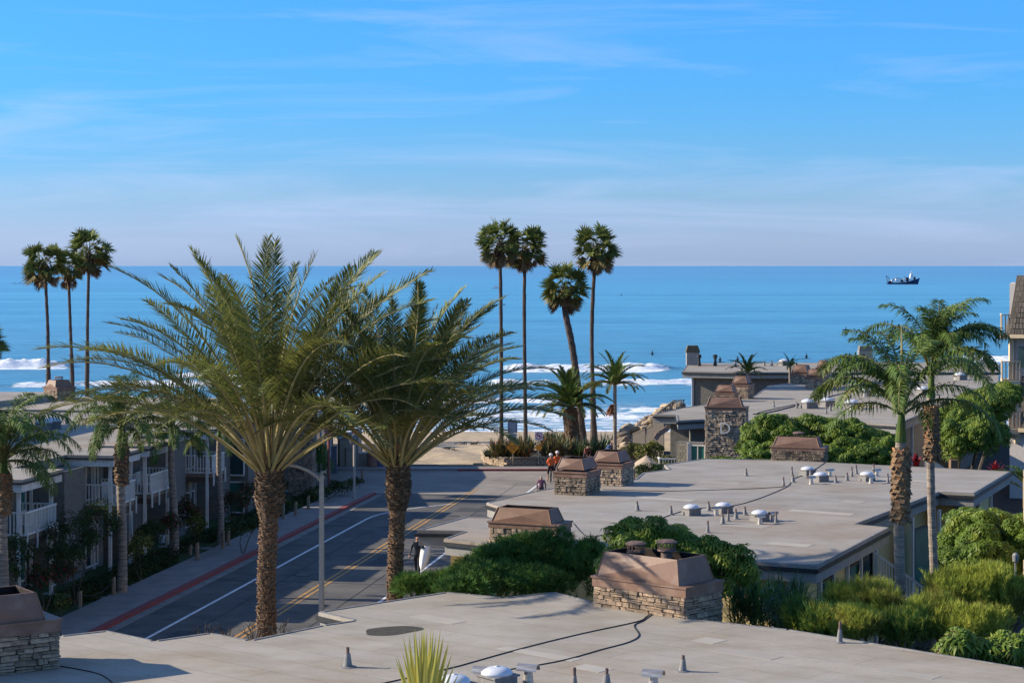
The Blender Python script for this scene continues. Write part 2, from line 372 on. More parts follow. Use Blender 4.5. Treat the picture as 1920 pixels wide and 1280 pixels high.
while ys[-1] < 900: ys.append(ys[-1]*1.012)
while ys[-1] < 90000: ys.append(ys[-1]*1.12)
ys = np.array(ys); nx = 420; us = np.linspace(-0.34, 0.34, nx)
X = us[None]*ys[:, None]; Y = np.repeat(ys[:, None], nx, 1); Z = np.full_like(X, SEA); FO = np.zeros_like(X)
U = us[None]*F+CX+0*Y
amp = np.clip((Y-190)/60, 0, 1)*np.clip((900-Y)/500, 0, 1)
Z += amp*(0.10*np.sin(Y*0.35+0.4*np.sin(X*0.05))+0.05*np.sin(Y*1.1+X*0.12+np.sin(X*.3))+0.03*np.sin(Y*2.3-X*0.4))
for bi, (vc, hh, (u0, u1), wd) in enumerate(breakers):
    yc = vY(vc)+fbm1(X, 11+bi, 0.045, 4)*2.2
    e = np.clip((U-u0)/60, 0, 1)*np.clip((u1-U)/60, 0, 1); e = e*(0.75+0.25*fbm1(X, 31+bi, 0.09, 4))
    d = Y-yc
    prof = np.where(d < 0, np.exp(-(d/(wd*0.55))**2), np.exp(-(d/(wd*1.7))**2))
    n2 = fbm1(X*1.7+Y*0.9, 51+bi, 0.8, 5)*fbm1(X*0.7-Y*1.3, 71+bi, 0.9, 4)
    Z += np.clip(e, 0, 2)*hh*prof*(1+0.22*n2*(hh > .4))
    m = np.clip((d+wd*1.9)/(wd*0.9), 0, 1)*np.clip((wd*0.45-d)/(wd*0.5), 0, 1)
    FO = np.maximum(FO, m*np.clip(e*1.5-0.15, 0, 1)*(0.95 if hh > .4 else 0.7))
    tail = np.clip((d+wd*1.9+9*hh)/(9*hh), 0, 1)*(d < -wd)*0.46*np.clip(e*1.4, 0, 1)
    FO = np.maximum(FO, tail)
inshore = np.clip((vY(742)-Y)/25, 0, 1)*0.40+np.clip((vY(692)-Y)/30, 0, 1)*0.16
FO = np.maximum(FO, inshore)
FO = np.maximum(FO, np.clip((201.5+fbm1(X, 5, 0.12)*1.2-Y)/3.0, 0, 1)*0.66)
v = np.stack([X, Y, Z], -1).reshape(-1, 3)
ii = np.arange(len(ys)-1)[:, None]*nx+np.arange(nx-1)[None]
ff = np.stack([ii, ii+1, ii+nx+1, ii+nx], -1).reshape(-1, 4)
mb = MB(); mb.v.append(v); mb.nv = len(v); mb.f.append((ff, 0))
m = bpy.data.materials.new('sea_water'); m.use_nodes = True; n, l = m.node_tree.nodes, m.node_tree.links; b = n['Principled BSDF']
def sn(t, **k):
    x = n.new(t)
    for a, q in k.items(): setattr(x, a, q)
    return x
g = sn('ShaderNodeNewGeometry'); at = sn('ShaderNodeAttribute'); at.attribute_name = 'foam'
def mapped(sc):
    k = sn('ShaderNodeMapping'); k.inputs['Scale'].default_value = sc; l.new(g.outputs['Position'], k.inputs[0]); return k.outputs[0]
def noi(vec, s, d=6, r=0.6):
    x = sn('ShaderNodeTexNoise'); x.inputs['Scale'].default_value = s; x.inputs['Detail'].default_value = d; x.inputs['Roughness'].default_value = r; l.new(vec, x.inputs['Vector']); return x.outputs[0]
def mr(vv, a, bb, c=0, d=1):
    x = sn('ShaderNodeMapRange'); x.inputs[1].default_value = a; x.inputs[2].default_value = bb; x.inputs[3].default_value = c; x.inputs[4].default_value = d; l.new(vv, x.inputs[0]); return x.outputs[0]
def mx(fac, a, bb):
    x = sn('ShaderNodeMix', data_type='RGBA')
    for i, q in ((0, fac), (6, a), (7, bb)):
        if hasattr(q, 'node'): l.new(q, x.inputs[i])
        else: x.inputs[i].default_value = q if i == 0 else (*q, 1)
    return x.outputs[2]
def mth(op, a, bb):
    x = sn('ShaderNodeMath', operation=op)
    for i, q in enumerate((a, bb)):
        if hasattr(q, 'node'): l.new(q, x.inputs[i])
        else: x.inputs[i].default_value = q
    return x.outputs[0]
sp = sn('ShaderNodeSeparateXYZ'); l.new(g.outputs['Position'], sp.inputs[0])
# deep water is a darker blue than the sandy shallows; wind lanes run along the shore
lanes = noi(mapped((0.0016, 0.016, 1)), 1.0, 9, 0.68); lanes2 = noi(mapped((0.00025, 0.0022, 1)), 1.0, 5); rip = noi(mapped((0.05, 0.42, 1)), 1.0, 6)
deep = mx(mr(lanes, 0.42, 0.60), (0.066, 0.275, 0.43), (0.105, 0.38, 0.54))
far_ = mx(mr(lanes2, 0.35, 0.7), (0.085, 0.225, 0.38), (0.105, 0.30, 0.46))
col = mx(mr(sp.outputs['Y'], 900, 3500), deep, far_)
shal = mx(mr(rip, 0.35, 0.65), (0.045, 0.22, 0.34), (0.15, 0.38, 0.52))
col = mx(mr(sp.outputs['Y'], 620, 300), col, shal)
col = mx(mth('MULTIPLY', mr(rip, 0.42, 0.6), mr(sp.outputs['Y'], 2200, 250, 0.12, 0.6)), col, (0.016, 0.095, 0.175))
fn1 = noi(mapped((0.30, 0.55, 1)), 1.6, 9, 0.72); fn2 = noi(mapped((1, 1.2, 1)), 1.1, 5, 0.6)
fm = mr(mth('ADD', at.outputs['Fac'], mth('MULTIPLY', mth('SUBTRACT', fn1, 0.5), 1.5)), 0.46, 0.66)
col = mx(fm, col, mx(mr(fn2, .35, .7), (0.80, 0.80, 0.80), (0.50, 0.58, 0.66)))
l.new(col, b.inputs['Base Color']); l.new(mr(fm, 0, 1, 0.32, 0.9), b.inputs['Roughness']); b.inputs['Specular IOR Level'].default_value = 0.28
bp = sn('ShaderNodeBump'); bp.inputs['Strength'].default_value = 0.6; bp.inputs['Distance'].default_value = 0.5
l.new(mth('ADD', noi(mapped((0.25, 0.9, 1)), 1.2, 8), mth('MULTIPLY', fm, 0.5)), bp.inputs['Height']); l.new(bp.outputs[0], b.inputs['Normal'])
sea = mb.build('sea', m, kind='structure', smooth=True, label='blue ocean with white surf rolling in')
a = sea.data.attributes.new('foam', 'FLOAT', 'POINT'); a.data.foreach_set('value', FO.ravel())

# --- street
mb = MB(); strip(mb, 0.33, 11.6, -58, 41, -0.3, 0.0, 1); mb.build('road', M_asphalt, kind='structure', label='dark asphalt street running down to the beach')
mb = MB(); mb.prism([(-16.2, 118.2), (13, 114.5), (16, 120), (16, 130.0), (-16, 130.0)], -0.3, 0.005); mb.build('turning_area', M_concrete_road, kind='structure', label='sunlit worn pavement where the street meets the beach')
mb = MB(); strip(mb, 0.0, 0.32, -21, 37, -0.3, 0.13, 12); mb.build('kerb', M_redkerb, kind='structure', label='red painted kerb left of the street')
mb = MB(); strip(mb, 0.32, 0.75, -40, 37, -0.3, 0.012, 1); mb.build('gutter', M_gutter, kind='structure')
mb = MB(); strip(mb, -2.1, 0.0, -11.5, 37, -0.3, 0.125, 16); mb.prism([tuple(P(112, 1190))[:2], tuple(P(175, 1192))[:2], tuple(P(228, 1160))[:2], tuple(P(140, 1153))[:2]], -.3, .11)
mb.build('pavement', M_sidewalk, kind='structure', label='concrete pavement beside the red kerb')
mb = MB(); mb.prism([(-16, 130.0), (16, 130.0), (16, 131.6), (-16, 131.6)], -0.3, 0.13); mb.build('beach_pavement', M_sidewalk, kind='structure')
mb = MB(); mb.prism([(-3.6, 129.78), (10, 129.78), (10, 130.0), (-3.6, 130.0)], -0.3, 0.132); mb.build('beach_kerb', M_redkerb, kind='structure')
mb = MB(); strip(mb, 11.6, 14.5, -58, 30, -0.3, 0.12, 1); mb.build('right_pavement', M_sidewalk, kind='structure')
for nm, t0, t1, s0, s1, m in (('double_yellow_line', 5.42, 5.54, -58, 41, M_yellow), ('double_yellow_line', 5.70, 5.82, -58, 41, M_yellow), ('white_edge_line', 8.9, 9.03, -58, 46, M_white), ('white_lane_line', 2.32, 2.45, -40, 26, M_white)):
    mb = MB(); strip(mb, t0, t1, s0, s1, -0.01, 0.009); mb.build(nm, m, kind='structure')
mb = MB()
for i in range(8):
    a, bb = road_pt(26+i*0.9, 2.32+0.05*i*i), road_pt(26.9+i*0.9, 2.32+0.05*(i+1)**2); mb.prism([(a.x, a.y), (a.x+.14, a.y), (bb.x+.14, bb.y), (bb.x, bb.y)], -0.01, 0.0095)
mb.build('white_lane_line', M_white, kind='structure')
M_seam = mat('tar_seam', (0.03,0.029,0.028), None, .9)
mb = MB(); strip(mb, 7.6, 7.64, -58, 44, -.01, .007); strip(mb, 3.6, 3.63, -40, 20, -.01, .007)
for s_ in (-31, -14, 5, 23): strip(mb, .8, 11.5, s_, s_+.035, -.01, .0075)
mb.build('tar_seams', M_seam, kind='structure')
M_cover = mat('iron_cover', (.05, .045, .042), (.09, .08, .07), .7, 30)
for s_, t_, r_ in ((28, 6.6, .38), (7, 4.1, .36), (-14, 7.0, .36), (33, 9.6, .3)):
    q = road_pt(s_, t_); mb = MB(); mb.lathe([(r_+.05, -.01), (r_+.05, .008)], tuple(q), 20, mi=1); mb.lathe([(r_, -.01), (r_, .013)], tuple(q), 20, mi=0); mb.build('manhole_cover', [M_cover, M_seam], kind='structure')
mb = MB()
for t0, t1, s0, s1 in ((6.2, 7.3, 10, 13.5), (3.0, 4.2, -9, -6.5), (7.2, 8.4, -20, -17), (6.4, 8.2, 30, 31.5)): strip(mb, t0, t1, s0, s1, -.01, .0045)
mb.build('asphalt_patches', mat('newer_asphalt', (.042, .042, .043), (.055, .053, .052), .9, 3, world=True), kind='structure')
# --- lawn between pavement and the left houses, paths of stepping slabs
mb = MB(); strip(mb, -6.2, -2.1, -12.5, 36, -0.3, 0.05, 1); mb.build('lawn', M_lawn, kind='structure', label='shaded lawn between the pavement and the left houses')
M_slab = mat('stepping_slab', (0.30, 0.28, 0.25), None, .9, 4, world=True)
root = None
for (ua, va, ub, vb, n) in ((80, 1112, 222, 1121, 6), (236, 1052, 300, 1054, 3), (295, 1024, 418, 1029, 6), (420, 977, 480, 979, 3), (455, 957, 560, 961, 4)):
    root = empty('stepping_stone_path', P((ua+ub)/2, (va+vb)/2), {1112: 'row of stepping slabs on the lawn nearest the lit corner post', 1052: 'short row of stepping slabs beside the white flower pot', 1024: 'row of stepping slabs crossing the lawn behind the chained posts', 977: 'short slab path left of the near date palm trunk', 957: 'slab path across the lawn right of the near date palm trunk'}[va], 'path', 'slab paths across the left lawn')
    for i in range(n):
        c = P(ua+(ub-ua)*(i+.5)/n, va+(vb-va)*(i+.5)/n, .05); mb = MB(); mb.box((c.x, c.y, .05), ((ub-ua)/n*c.y/F*.86, .45, .05)); mb.build('slab', M_slab, root)

# ================================================================== BUILDINGS
RZ = 4.85
def roofing(name, theta, c1, c2, c3):
    m = mat(name, c1, c2, 0.85, 0.32, 8, 0.12, 9, world=True, c3=c3, scale3=0.16, stretch=None)
    n, l = m.node_tree.nodes, m.node_tree.links; b = n['Principled BSDF']; src = b.inputs['Base Color'].links[0].from_socket
    g = n.new('ShaderNodeNewGeometry'); k = n.new('ShaderNodeMapping'); k.inputs['Rotation'].default_value = (0, 0, theta); l.new(g.outputs['Position'], k.inputs[0])
    br = n.new('ShaderNodeTexBrick'); br.inputs['Scale'].default_value = 1; br.inputs['Brick Width'].default_value = 9; br.inputs['Row Height'].default_value = 0.98; br.inputs['Mortar Size'].default_value = 0.016; br.inputs['Mortar Smooth'].default_value = 0.6
    br.inputs['Color1'].default_value = (1, 1, 1, 1); br.inputs['Color2'].default_value = (0.90, 0.91, 0.92, 1); br.inputs['Mortar'].default_value = (0.55, 0.53, 0.51, 1)
    l.new(k.outputs[0], br.inputs['Vector'])
    st = n.new('ShaderNodeTexNoise'); st.inputs['Scale'].default_value = 0.55; st.inputs['Detail'].default_value = 9; st.inputs['Roughness'].default_value = 0.7
    k2 = n.new('ShaderNodeMapping'); k2.inputs['Scale'].default_value = (0.8, 1.3, 1); k2.inputs['Rotation'].default_value = (0, 0, theta+0.5); l.new(g.outputs['Position'], k2.inputs[0]); l.new(k2.outputs[0], st.inputs['Vector'])
    rr = n.new('ShaderNodeValToRGB'); rr.color_ramp.elements[0].position = 0.36; rr.color_ramp.elements[0].color = (0.80, 0.76, 0.70, 1); rr.color_ramp.elements[1].position = 0.60; rr.color_ramp.elements[1].color = (1, 1, 1, 1); l.new(st.outputs[0], rr.inputs[0])
    m1 = n.new('ShaderNodeMix'); m1.data_type = 'RGBA'; m1.blend_type = 'MULTIPLY'; m1.inputs[0].default_value = 0.8; l.new(src, m1.inputs[6]); l.new(br.outputs[0], m1.inputs[7])
    m2 = n.new('ShaderNodeMix'); m2.data_type = 'RGBA'; m2.blend_type = 'MULTIPLY'; m2.inputs[0].default_value = 1; l.new(m1.outputs[2], m2.inputs[6]); l.new(rr.outputs[0], m2.inputs[7])
    l.new(m2.outputs[2], b.inputs['Base Color']); return m
M_roof_near = roofing('near_roof_membrane', R(41), (0.355,0.32,0.27), (0.31,0.285,0.245), (0.33,0.27,0.205))
M_roof_mid = roofing('middle_roof_membrane', R(30), (0.315,0.29,0.255), (0.27,0.25,0.225), (0.31,0.26,0.21))
M_roof_far = roofing('far_roof_membrane', R(30), (0.315,0.285,0.245), (0.27,0.247,0.212), (0.29,0.24,0.19))

def building(name, label, polyuv, roofm, z=RZ, zg=0.0, wallm=None, over=0.75, extra=None, fasc=None, group=None, deck=0.0):
    poly = ccw([tuple(P(u, v, z))[:2] for u, v in polyuv] + (extra or [])) if not callable(polyuv) else polyuv()
    cxy = (sum(p[0] for p in poly)/len(poly), sum(p[1] for p in poly)/len(poly))
    root = empty(name, (cxy[0], cxy[1], zg), label, 'building', group)
    mb = MB(); mb.prism(poly, z-0.09, z); roof = mb.build('roof', roofm, root)
    # raised metal edge all round
    mb = MB(); n = len(poly)
    for i in range(n):
        a, b = Vector(poly[i]), Vector(poly[(i+1) % n]); d = (b-a)
        if d.length < 0.2: continue
        nrm = Vector((-d.y, d.x)).normalized()*0.05
        m_ = (a+b)/2+nrm; mb.box((m_.x, m_.y, z+0.006), (d.length-0.1, 0.07, 0.028), rz=math.atan2(d.y, d.x))
    mb.build('edge_flashing', M_lead, roof)
    ed = offset(poly, -0.06); mb = MB(); mb.prism(ed, z-0.20, z-0.092); mb.build('gutter', M_gutter_dk, root)
    mb = MB(); mb.prism(offset(poly, 0.03), z-0.5, z-0.202); mb.build('fascia', fasc or M_fascia, root)
    wp = offset(poly, over); mb = MB(); mb.prism(wp, zg-0.5, z-0.502); wall = mb.build('wall', wallm or M_wall_tan, root)
    return root, poly, wp
def window(root, a, b, z0, z1, glass, frame=None, split=1, name='window', curtains=None):
    """a, b: wall-face points (world xy, outward side is right of a->b)"""
    a, b = Vector(a[:2]), Vector(b[:2]); d = (b-a).normalized(); nr = Vector((d.y, -d.x)); L = (b-a).length; fr = frame or M_trim
    def pt(t, o, z): q = a+d*t+nr*o; return (q.x, q.y, z)
    rz = math.atan2(d.y, d.x); w = .07
    mb = MB()
    for t, ww, zz, hh in ((w/2, w, (z0+z1)/2, z1-z0), (L-w/2, w, (z0+z1)/2, z1-z0), (L/2, L, z0+w/2, w), (L/2, L, z1-w/2, w)):
        mb.box(pt(t, 0.035+(0.003 if ww == L else 0), zz), (ww, 0.07, hh), rz=rz)
    for k in range(1, split): mb.box(pt(L*k/split, 0.03, (z0+z1)/2), (0.05, 0.06, z1-z0-2*w), rz=rz)
    fo = mb.build(name, fr, root)
    for k in range(split):
        mb = MB(); mb.box(pt(L*(k+.5)/split, 0.012, (z0+z1)/2), (L/split-0.09, 0.012, z1-z0-2*w-0.01), rz=rz); mb.build('pane', glass, fo)
    return fo
def post(root, p, z0, z1, w=0.12, m=None, name='post', rz=0):
    mb = MB(); mb.box((p[0], p[1], (z0+z1)/2), (w, w, z1-z0), rz=rz); return mb.build(name, m or M_trim, root)
def railing(parent, pts, z, h=0.95, m=None, gap=0.145, name='railing', pick=0.045, brackets=True):
    m = m or M_rail; fo = None
    mb = MB()
    for a, b in zip(pts[:-1], pts[1:]):
        a, b = Vector((*a[:2], 0)), Vector((*b[:2], 0)); d = (b-a).normalized(); rz = math.atan2(d.y, d.x); c = (a+b)/2; L = (b-a).length
        mb.box((c.x, c.y, z+h), (L+.06, .09, .06), rz=rz); mb.box((c.x, c.y, z+.06), (L, .05, .07), rz=rz)
    fo = mb.build(name, m, parent)
    tmpl = None
    for a, b in zip(pts[:-1], pts[1:]):
        a, b = Vector((*a[:2], 0)), Vector((*b[:2], 0)); d = (b-a); L = d.length; n = max(1, int(L/gap)); rz = math.atan2(d.y, d.x)
        if tmpl is None:
            q = MB(); q.box((0, 0, (h-.13)/2), (pick, pick*.7, h-.13)); tmpl = q.mesh('baluster', m)
        w0 = wpos(fo)
        for i in range(n+1):
            p = a+d*(i/n); inst('baluster', tmpl, fo, (p.x-w0.x, p.y-w0.y, z+.095-w0.z), (0, 0, rz))
    return fo
_sv = []
for k in range(8):
    b_ = bmesh.new(); bmesh.ops.create_cube(b_, size=1); r = random.Random(k)
    bmesh.ops.bevel(b_, geom=b_.edges[:], offset=0.09, segments=1, affect='EDGES')
    for v_ in b_.verts: v_.co += Vector((r.uniform(-.045, .045), r.uniform(-.07, .07), r.uniform(-.06, .06)))
    me = bpy.data.meshes.new('stone'); b_.to_mesh(me); b_.free(); me.materials.append(M_stone); _sv.append(me)
def ledge_rows(L, h, hmin, hmax, wmin, wmax, rnd):
    """courses of irregular ledge stone: (x centre, z centre, w, h)"""
    z = 0; out = []
    while z < h-0.02:
        hh = min(rnd.uniform(hmin, hmax), h-z)
        if h-z-hh < hmin*.6: hh = h-z
        x = 0
        while x < L-0.01:
            w = min(rnd.uniform(wmin, wmax)*(1.5 if rnd.random() < .15 else 1), L-x)
            if L-x-w < wmin*.5: w = L-x
            if hh > hmin*1.5 and rnd.random() < .35:
                q = rnd.uniform(.4, .6); out += [(x+w/2, z+hh*q/2, w, hh*q), (x+w/2, z+hh*(q+1)/2, w, hh*(1-q))]
            else: out.append((x+w/2, z+hh/2, w, hh))
            x += w
        z += hh
    return out
def chimney(root, corner, theta, L, D, hs, hl, hh, single=0, gap=0.0, caps=1, insR=0.22, seed=1, stonem=None, down=0.0, detail=1):
    rnd = random.Random(seed); th = R(theta); sm = stonem or M_stone_grey
    ex, ey = Vector((math.cos(th), -math.sin(th), 0)), Vector((math.sin(th), math.cos(th), 0))
    c = Vector(corner)-ex*L/2+ey*D/2; z0 = corner[2]; base = wpos(root)
    mb = MB(); mb.box((0, 0, (hs-down)/2), (L-0.10, D-0.10, hs+down))
    LOC.add('#'); ch = bpy.data.objects.new('chimney', mb.mesh('chimney', M_mortar)); C.objects.link(ch); ch.parent = root
    ch.location = (c.x-base.x, c.y-base.y, z0-base.z); ch.rotation_euler.z = -th; LOC.add(ch.name)
    # faces: origin, direction, length, out normal
    faces = [((-L/2, -D/2), (1, 0), L, (0, -1)), ((L/2, -D/2), (0, 1), D, (1, 0)), ((L/2, D/2), (-1, 0), L, (0, 1)), ((-L/2, D/2), (0, -1), D, (-1, 0))]
    mats_ = []; tot = 0
    for fi, (o, d, LL, nn) in enumerate(faces):
        rows = ledge_rows(LL, hs+down, 0.055*(1.35 if not single else 1), 0.15, 0.11, 0.44, rnd)
        for (x, z, w, h_) in rows:
            pr = rnd.uniform(0.0, 0.05); dep = 0.14
            px, py = o[0]+d[0]*x+nn[0]*(pr-dep/2+.0), o[1]+d[1]*x+nn[1]*(pr-dep/2+.0); zz = z-down
            rz = math.atan2(d[1], d[0])+rnd.uniform(-.03, .03)
            sx, sy, sz = w-0.014, dep, h_-0.012
            if single and fi in single:
                s_ = inst('stone', rnd.choice(_sv), ch, (px, py, zz), (rnd.uniform(-.04, .04), rnd.uniform(-.04, .04), rz), (sx, sy, sz)); tot += 1
            else: mats_.append(np.array(Matrix.Translation((px, py, zz)) @ Matrix.Rotation(rz, 4, 'Z') @ Matrix.Diagonal((sx, sy, sz, 1))))
    if mats_:
        me = _sv[seed % 8]; tv = np.array([v_.co[:] for v_ in me.vertices]); tf = [tuple(p.vertices) for p in me.polygons]
        mb = MB(); mb.batch(tv, tf, mats_); mb.build('stonework', sm, ch, kind='stuff')
    # ledge band
    mb = MB(); mb.box((0, 0, hs+hl/2), (L+.06, D+.06, hl)); mb.box((0, 0, hs+hl+.012), (L+.12, D+.12, .05)); mb.build('ledge', M_brown, ch)
    # hood: four creased sheet-metal sides, open on top
    zb, zt = hs+hl+.03+gap, hs+hl+.03+gap+hh
    xl, xr, yb = -L/2+.05, L/2-insR, D/2-.05
    bot = [(xl, -yb), (xr, -yb), (xr, yb), (xl, yb)]; ti = .16
    top = [(xl+ti, -yb+ti*.9), (xr-ti, -yb+ti*.9), (xr-ti, yb-ti*.9), (xl+ti, yb-ti*.9)]
    mb = MB(); t = 0.03
    for i in range(4):
        j = (i+1) % 4
        A, B, Cc, Dd = (*bot[i], zb), (*bot[j], zb), (*top[j], zt), (*top[i], zt)
        m_ = Vector(A)+Vector(B)+Vector(Cc)+Vector(Dd); m_ /= 4; e1 = (Vector(B)-Vector(A)).normalized(); nr = e1.cross(Vector((0, 0, 1)))
        m_ += nr*(0.07 if i % 2 == 0 else 0.0)
        mb.add([A, B, Cc, Dd, m_], [(0, 1, 4), (1, 2, 4), (2, 3, 4), (3, 0, 4)], 0)
        inn = [Vector(q)-nr*t for q in (A, B, Cc, Dd)]; e_ = e1*t
        mb.add(inn, [(3, 2, 1, 0)], 1); mb.add([Cc, Dd, inn[3], inn[2]], [(0, 1, 2, 3)], 0); mb.add([A, B, inn[1], inn[0]], [(3, 2, 1, 0)], 0)
        mb.bar(A, Dd, .035, mi=0)
    if gap:
        for x_ in (xl+.05, 0, xr-.05):
            for y_ in (-yb+.06, yb-.06): mb.box((x_, y_, zb-gap/2-.01), (.05, .05, gap+.03), mi=1)
    mb.build('hood', [M_brown, M_brown_dk], ch)
    mb = MB(); mb.box(((xl+xr)/2, 0, hs+hl+.045), (xr-xl-.12, 2*yb-.12, .02)); mb.build('hood_floor', M_brown_dk, ch)
    pos = {0: [], 1: [(-.05, 0)], 2: [(-L*.27, .12), (L*.05, .2)]}[caps]
    for i, (x_, y_) in enumerate(pos):
        hz = zt-.06+.12*i; mb = MB(); mb.lathe([(.15, hs+hl+.06), (.15, hz-.02)], (x_, y_, 0), 14); f_ = mb.build('flue', M_rust, ch)
        mb = MB(); mb.lathe([(.24, hz), (.24, hz+.03), (.20, hz+.03)], (x_, y_, 0), 16); mb.lathe([(.27, hz+.20), (.27, hz+.235), (.18, hz+.27), (.02, hz+.285)], (x_, y_, 0), 16)
        for k in range(14): a_ = k*math.pi/7; mb.box((x_+.22*math.cos(a_), y_+.22*math.sin(a_), hz+.11), (.014, .014, .2))
        mb.build('flue_cap', M_rust, ch)
    return ch

# roof fittings ------------------------------------------------------
_pv = []
for k in range(3):
    q = MB(); r1 = (.085, .10, .075)[k]; q.lathe([(r1*1.9, 0), (r1*1.9, .012), (r1, .03), (r1*.62, .26), (r1*.60, .285)], seg=12, mi=0); q.lathe([(.036, .27), (.036, .375+.04*k)], seg=10, mi=1)
    _pv.append(q.mesh('vent_pipe', [M_lead, M_rust], smooth=False))
q = MB(); q.lathe([(.20, 0), (.20, .012), (.12, .03), (.10, .22), (.095, .30)], seg=14)
for k in range(9):
    pass
nseg = 12; arc = [(.13*math.cos(math.pi*k/nseg), .30+.13*math.sin(math.pi*k/nseg)) for k in range(nseg+1)]
v = [(-.22, y_, z_) for y_, z_ in arc]+[(.22, y_, z_) for y_, z_ in arc]+[(-.22, y_*.93, .30+(z_-.30)*.93) for y_, z_ in arc]+[(.22, y_*.93, .30+(z_-.30)*.93) for y_, z_ in arc]; m_ = nseg+1
f = [(k, k+1, k+1+m_, k+m_) for k in range(nseg)]+[(2*m_+k+1, 2*m_+k, 3*m_+k, 3*m_+k+1) for k in range(nseg)]+[(k+1, k, 2*m_+k, 2*m_+k+1) for k in range(nseg)]+[(m_+k, m_+k+1, 3*m_+k+1, 3*m_+k) for k in range(nseg)]
q.add(v, f); _tv = q.mesh('hooded_vent', M_galv, smooth=False)
q = MB(); q.box((0, 0, .17), (.74, .74, .34)); q.box((0, 0, .35), (.84, .84, .05)); _sk = q.mesh('skylight', mat('skylight_kerb', (.15, .14, .13), (.22, .21, .20), .8, 5))
q = MB(); dm = []
for i in range(7):
    a_ = i*math.pi/12; dm.append((.42*math.cos(a_), .375+.20*math.sin(a_)))
dm.append((.01, .375+.20)); q.lathe(dm, seg=20); 
for vv in q.v: pass
_sd = q.mesh('dome', M_dome, smooth=True)
def pipe(roof_root, u, v, z=RZ, s=1.0):
    p = P(u, v, z); b = wpos(roof_root); return inst('vent_pipe', random.choice(_pv), roof_root, (p.x-b.x, p.y-b.y, z-b.z), (random.uniform(-.04, .04), random.uniform(-.04, .04), random.uniform(0, 6)), (s, s, s*random.uniform(.92, 1.08)))
def tvent(roof_root, u, v, rz=0.5, z=RZ, s=1.0):
    p = P(u, v, z); b = wpos(roof_root); return inst('hooded_vent', _tv, roof_root, (p.x-b.x, p.y-b.y, z-b.z), (0, 0, rz), (s, s, s))
def skylight(roof_root, u, v, rz=0.5, z=RZ, s=1.0):
    p = P(u, v, z); b = wpos(roof_root); o = inst('skylight', _sk, roof_root, (p.x-b.x, p.y-b.y, z-b.z), (0, 0, rz), (s, s, s)); inst('dome', _sd, o, (0, 0, 0)); return o
def cable(uvs, label, z=RZ, r=0.012, group='cables lying on the roofs', lift=None):
    pts = [P(u, v, z+r) for u, v in uvs]
    if lift: 
        for i, dz in lift.items(): u, v = uvs[i]; pts[i] = pts[i]+Vector((0, 0, dz)); pts[i] = Q(u, v, P(u, v, z).y) if False else pts[i]
    sm = []
    for i in range(len(pts)-1):
        p0, p1, p2, p3 = pts[max(i-1, 0)], pts[i], pts[i+1], pts[min(i+2, len(pts)-1)]
        for k in range(5):
            t = k/5; sm.append(0.5*((2*p1)+(p2-p0)*t+(2*p0-5*p1+4*p2-p3)*t*t+(3*p1-p0-3*p2+p3)*t**3))
    sm.append(pts[-1]); mb = MB(); mb.tube(sm, r, 6); return mb.build('cable', M_cable, label=label, cat='cable', group=group, origin=pts[0])

# --- near building (its roof fills the foreground)
near, npoly, nwall = building('near_apartment_building', 'near flat-roofed building with two stone chimneys, its grey roof filling the foreground',
    [(-160, 1224), (112, 1192), (200, 1182), (290, 1201), (395, 1186), (468, 1200), (604, 1172), (665, 1163), (597, 1147), (835, 1110), (945, 1120), (1040, 1110), (1113, 1128), (1290, 1160), (1480, 1180), (1925, 1253)], M_roof_near,
    extra=[(13.5, 38.5), (13.5, 22), (-18, 22)])
chimney(near, P(1285, 1160, RZ), 41, 2.87, 1.56, .52, .22, .62, single=(0, 1), caps=2, seed=3, down=.4)
chimney(near, P(110.7, 1252, RZ), -35, 2.7, 1.5, .80, .24, .58, single=(0,), caps=1, seed=5, insR=.3)
# paler base flashing under the big chimney
for u, v in ((652, 1250), (1280, 1258), (1137, 1287), (1574, 1204)): pipe(near, u, v)
for u, v in ((1077, 1292),): pipe(near, u, v)
tvent(near, 907, 1288, -.35); tvent(near, 990, 1283, -.35); tvent(near, 1225, 1294, -.35)
skylight(near, 932, 1290, .7, s=.8); skylight(near, 852, 1306, .7, s=.8)
cable([(862, 1247), (980, 1214), (1090, 1187), (1192, 1165), (1212, 1155), (1235, 1140), (1250, 1119)], 'black cable over the near roof to the big stone chimney, straighter and upper', lift={6: .25, 5: .05})
cable([(900, 1262), (1040, 1240), (1130, 1216), (1178, 1203), (1198, 1190), (1189, 1172), (1205, 1163), (1228, 1148), (1245, 1130)], 'black cable with a loop, the lower one below the big stone chimney', lift={8: .2})
cable([(108, 1247), (150, 1254), (190, 1264), (215, 1282)], 'black cable beside the left foreground chimney')
cable([(700, 1284), (745, 1274), (800, 1262), (862, 1247)], 'black cable end passing behind the yellow palm frond')
mb = MB(); mb.add([tuple(P(735, 1182, RZ)+Vector((math.cos(a_)*.62*(1+.15*math.sin(3*a_))+.25*math.sin(a_), math.sin(a_)*.62, .006))) for a_ in [k*math.pi/14 for k in range(28)]], [tuple(range(28))])
mb.build('rain_puddle', mat('dark_wet_puddle', (.075, .064, .045), (.04, .036, .028), .7, 6, world=True), kind='structure', label='dark drying puddle on the near roof')

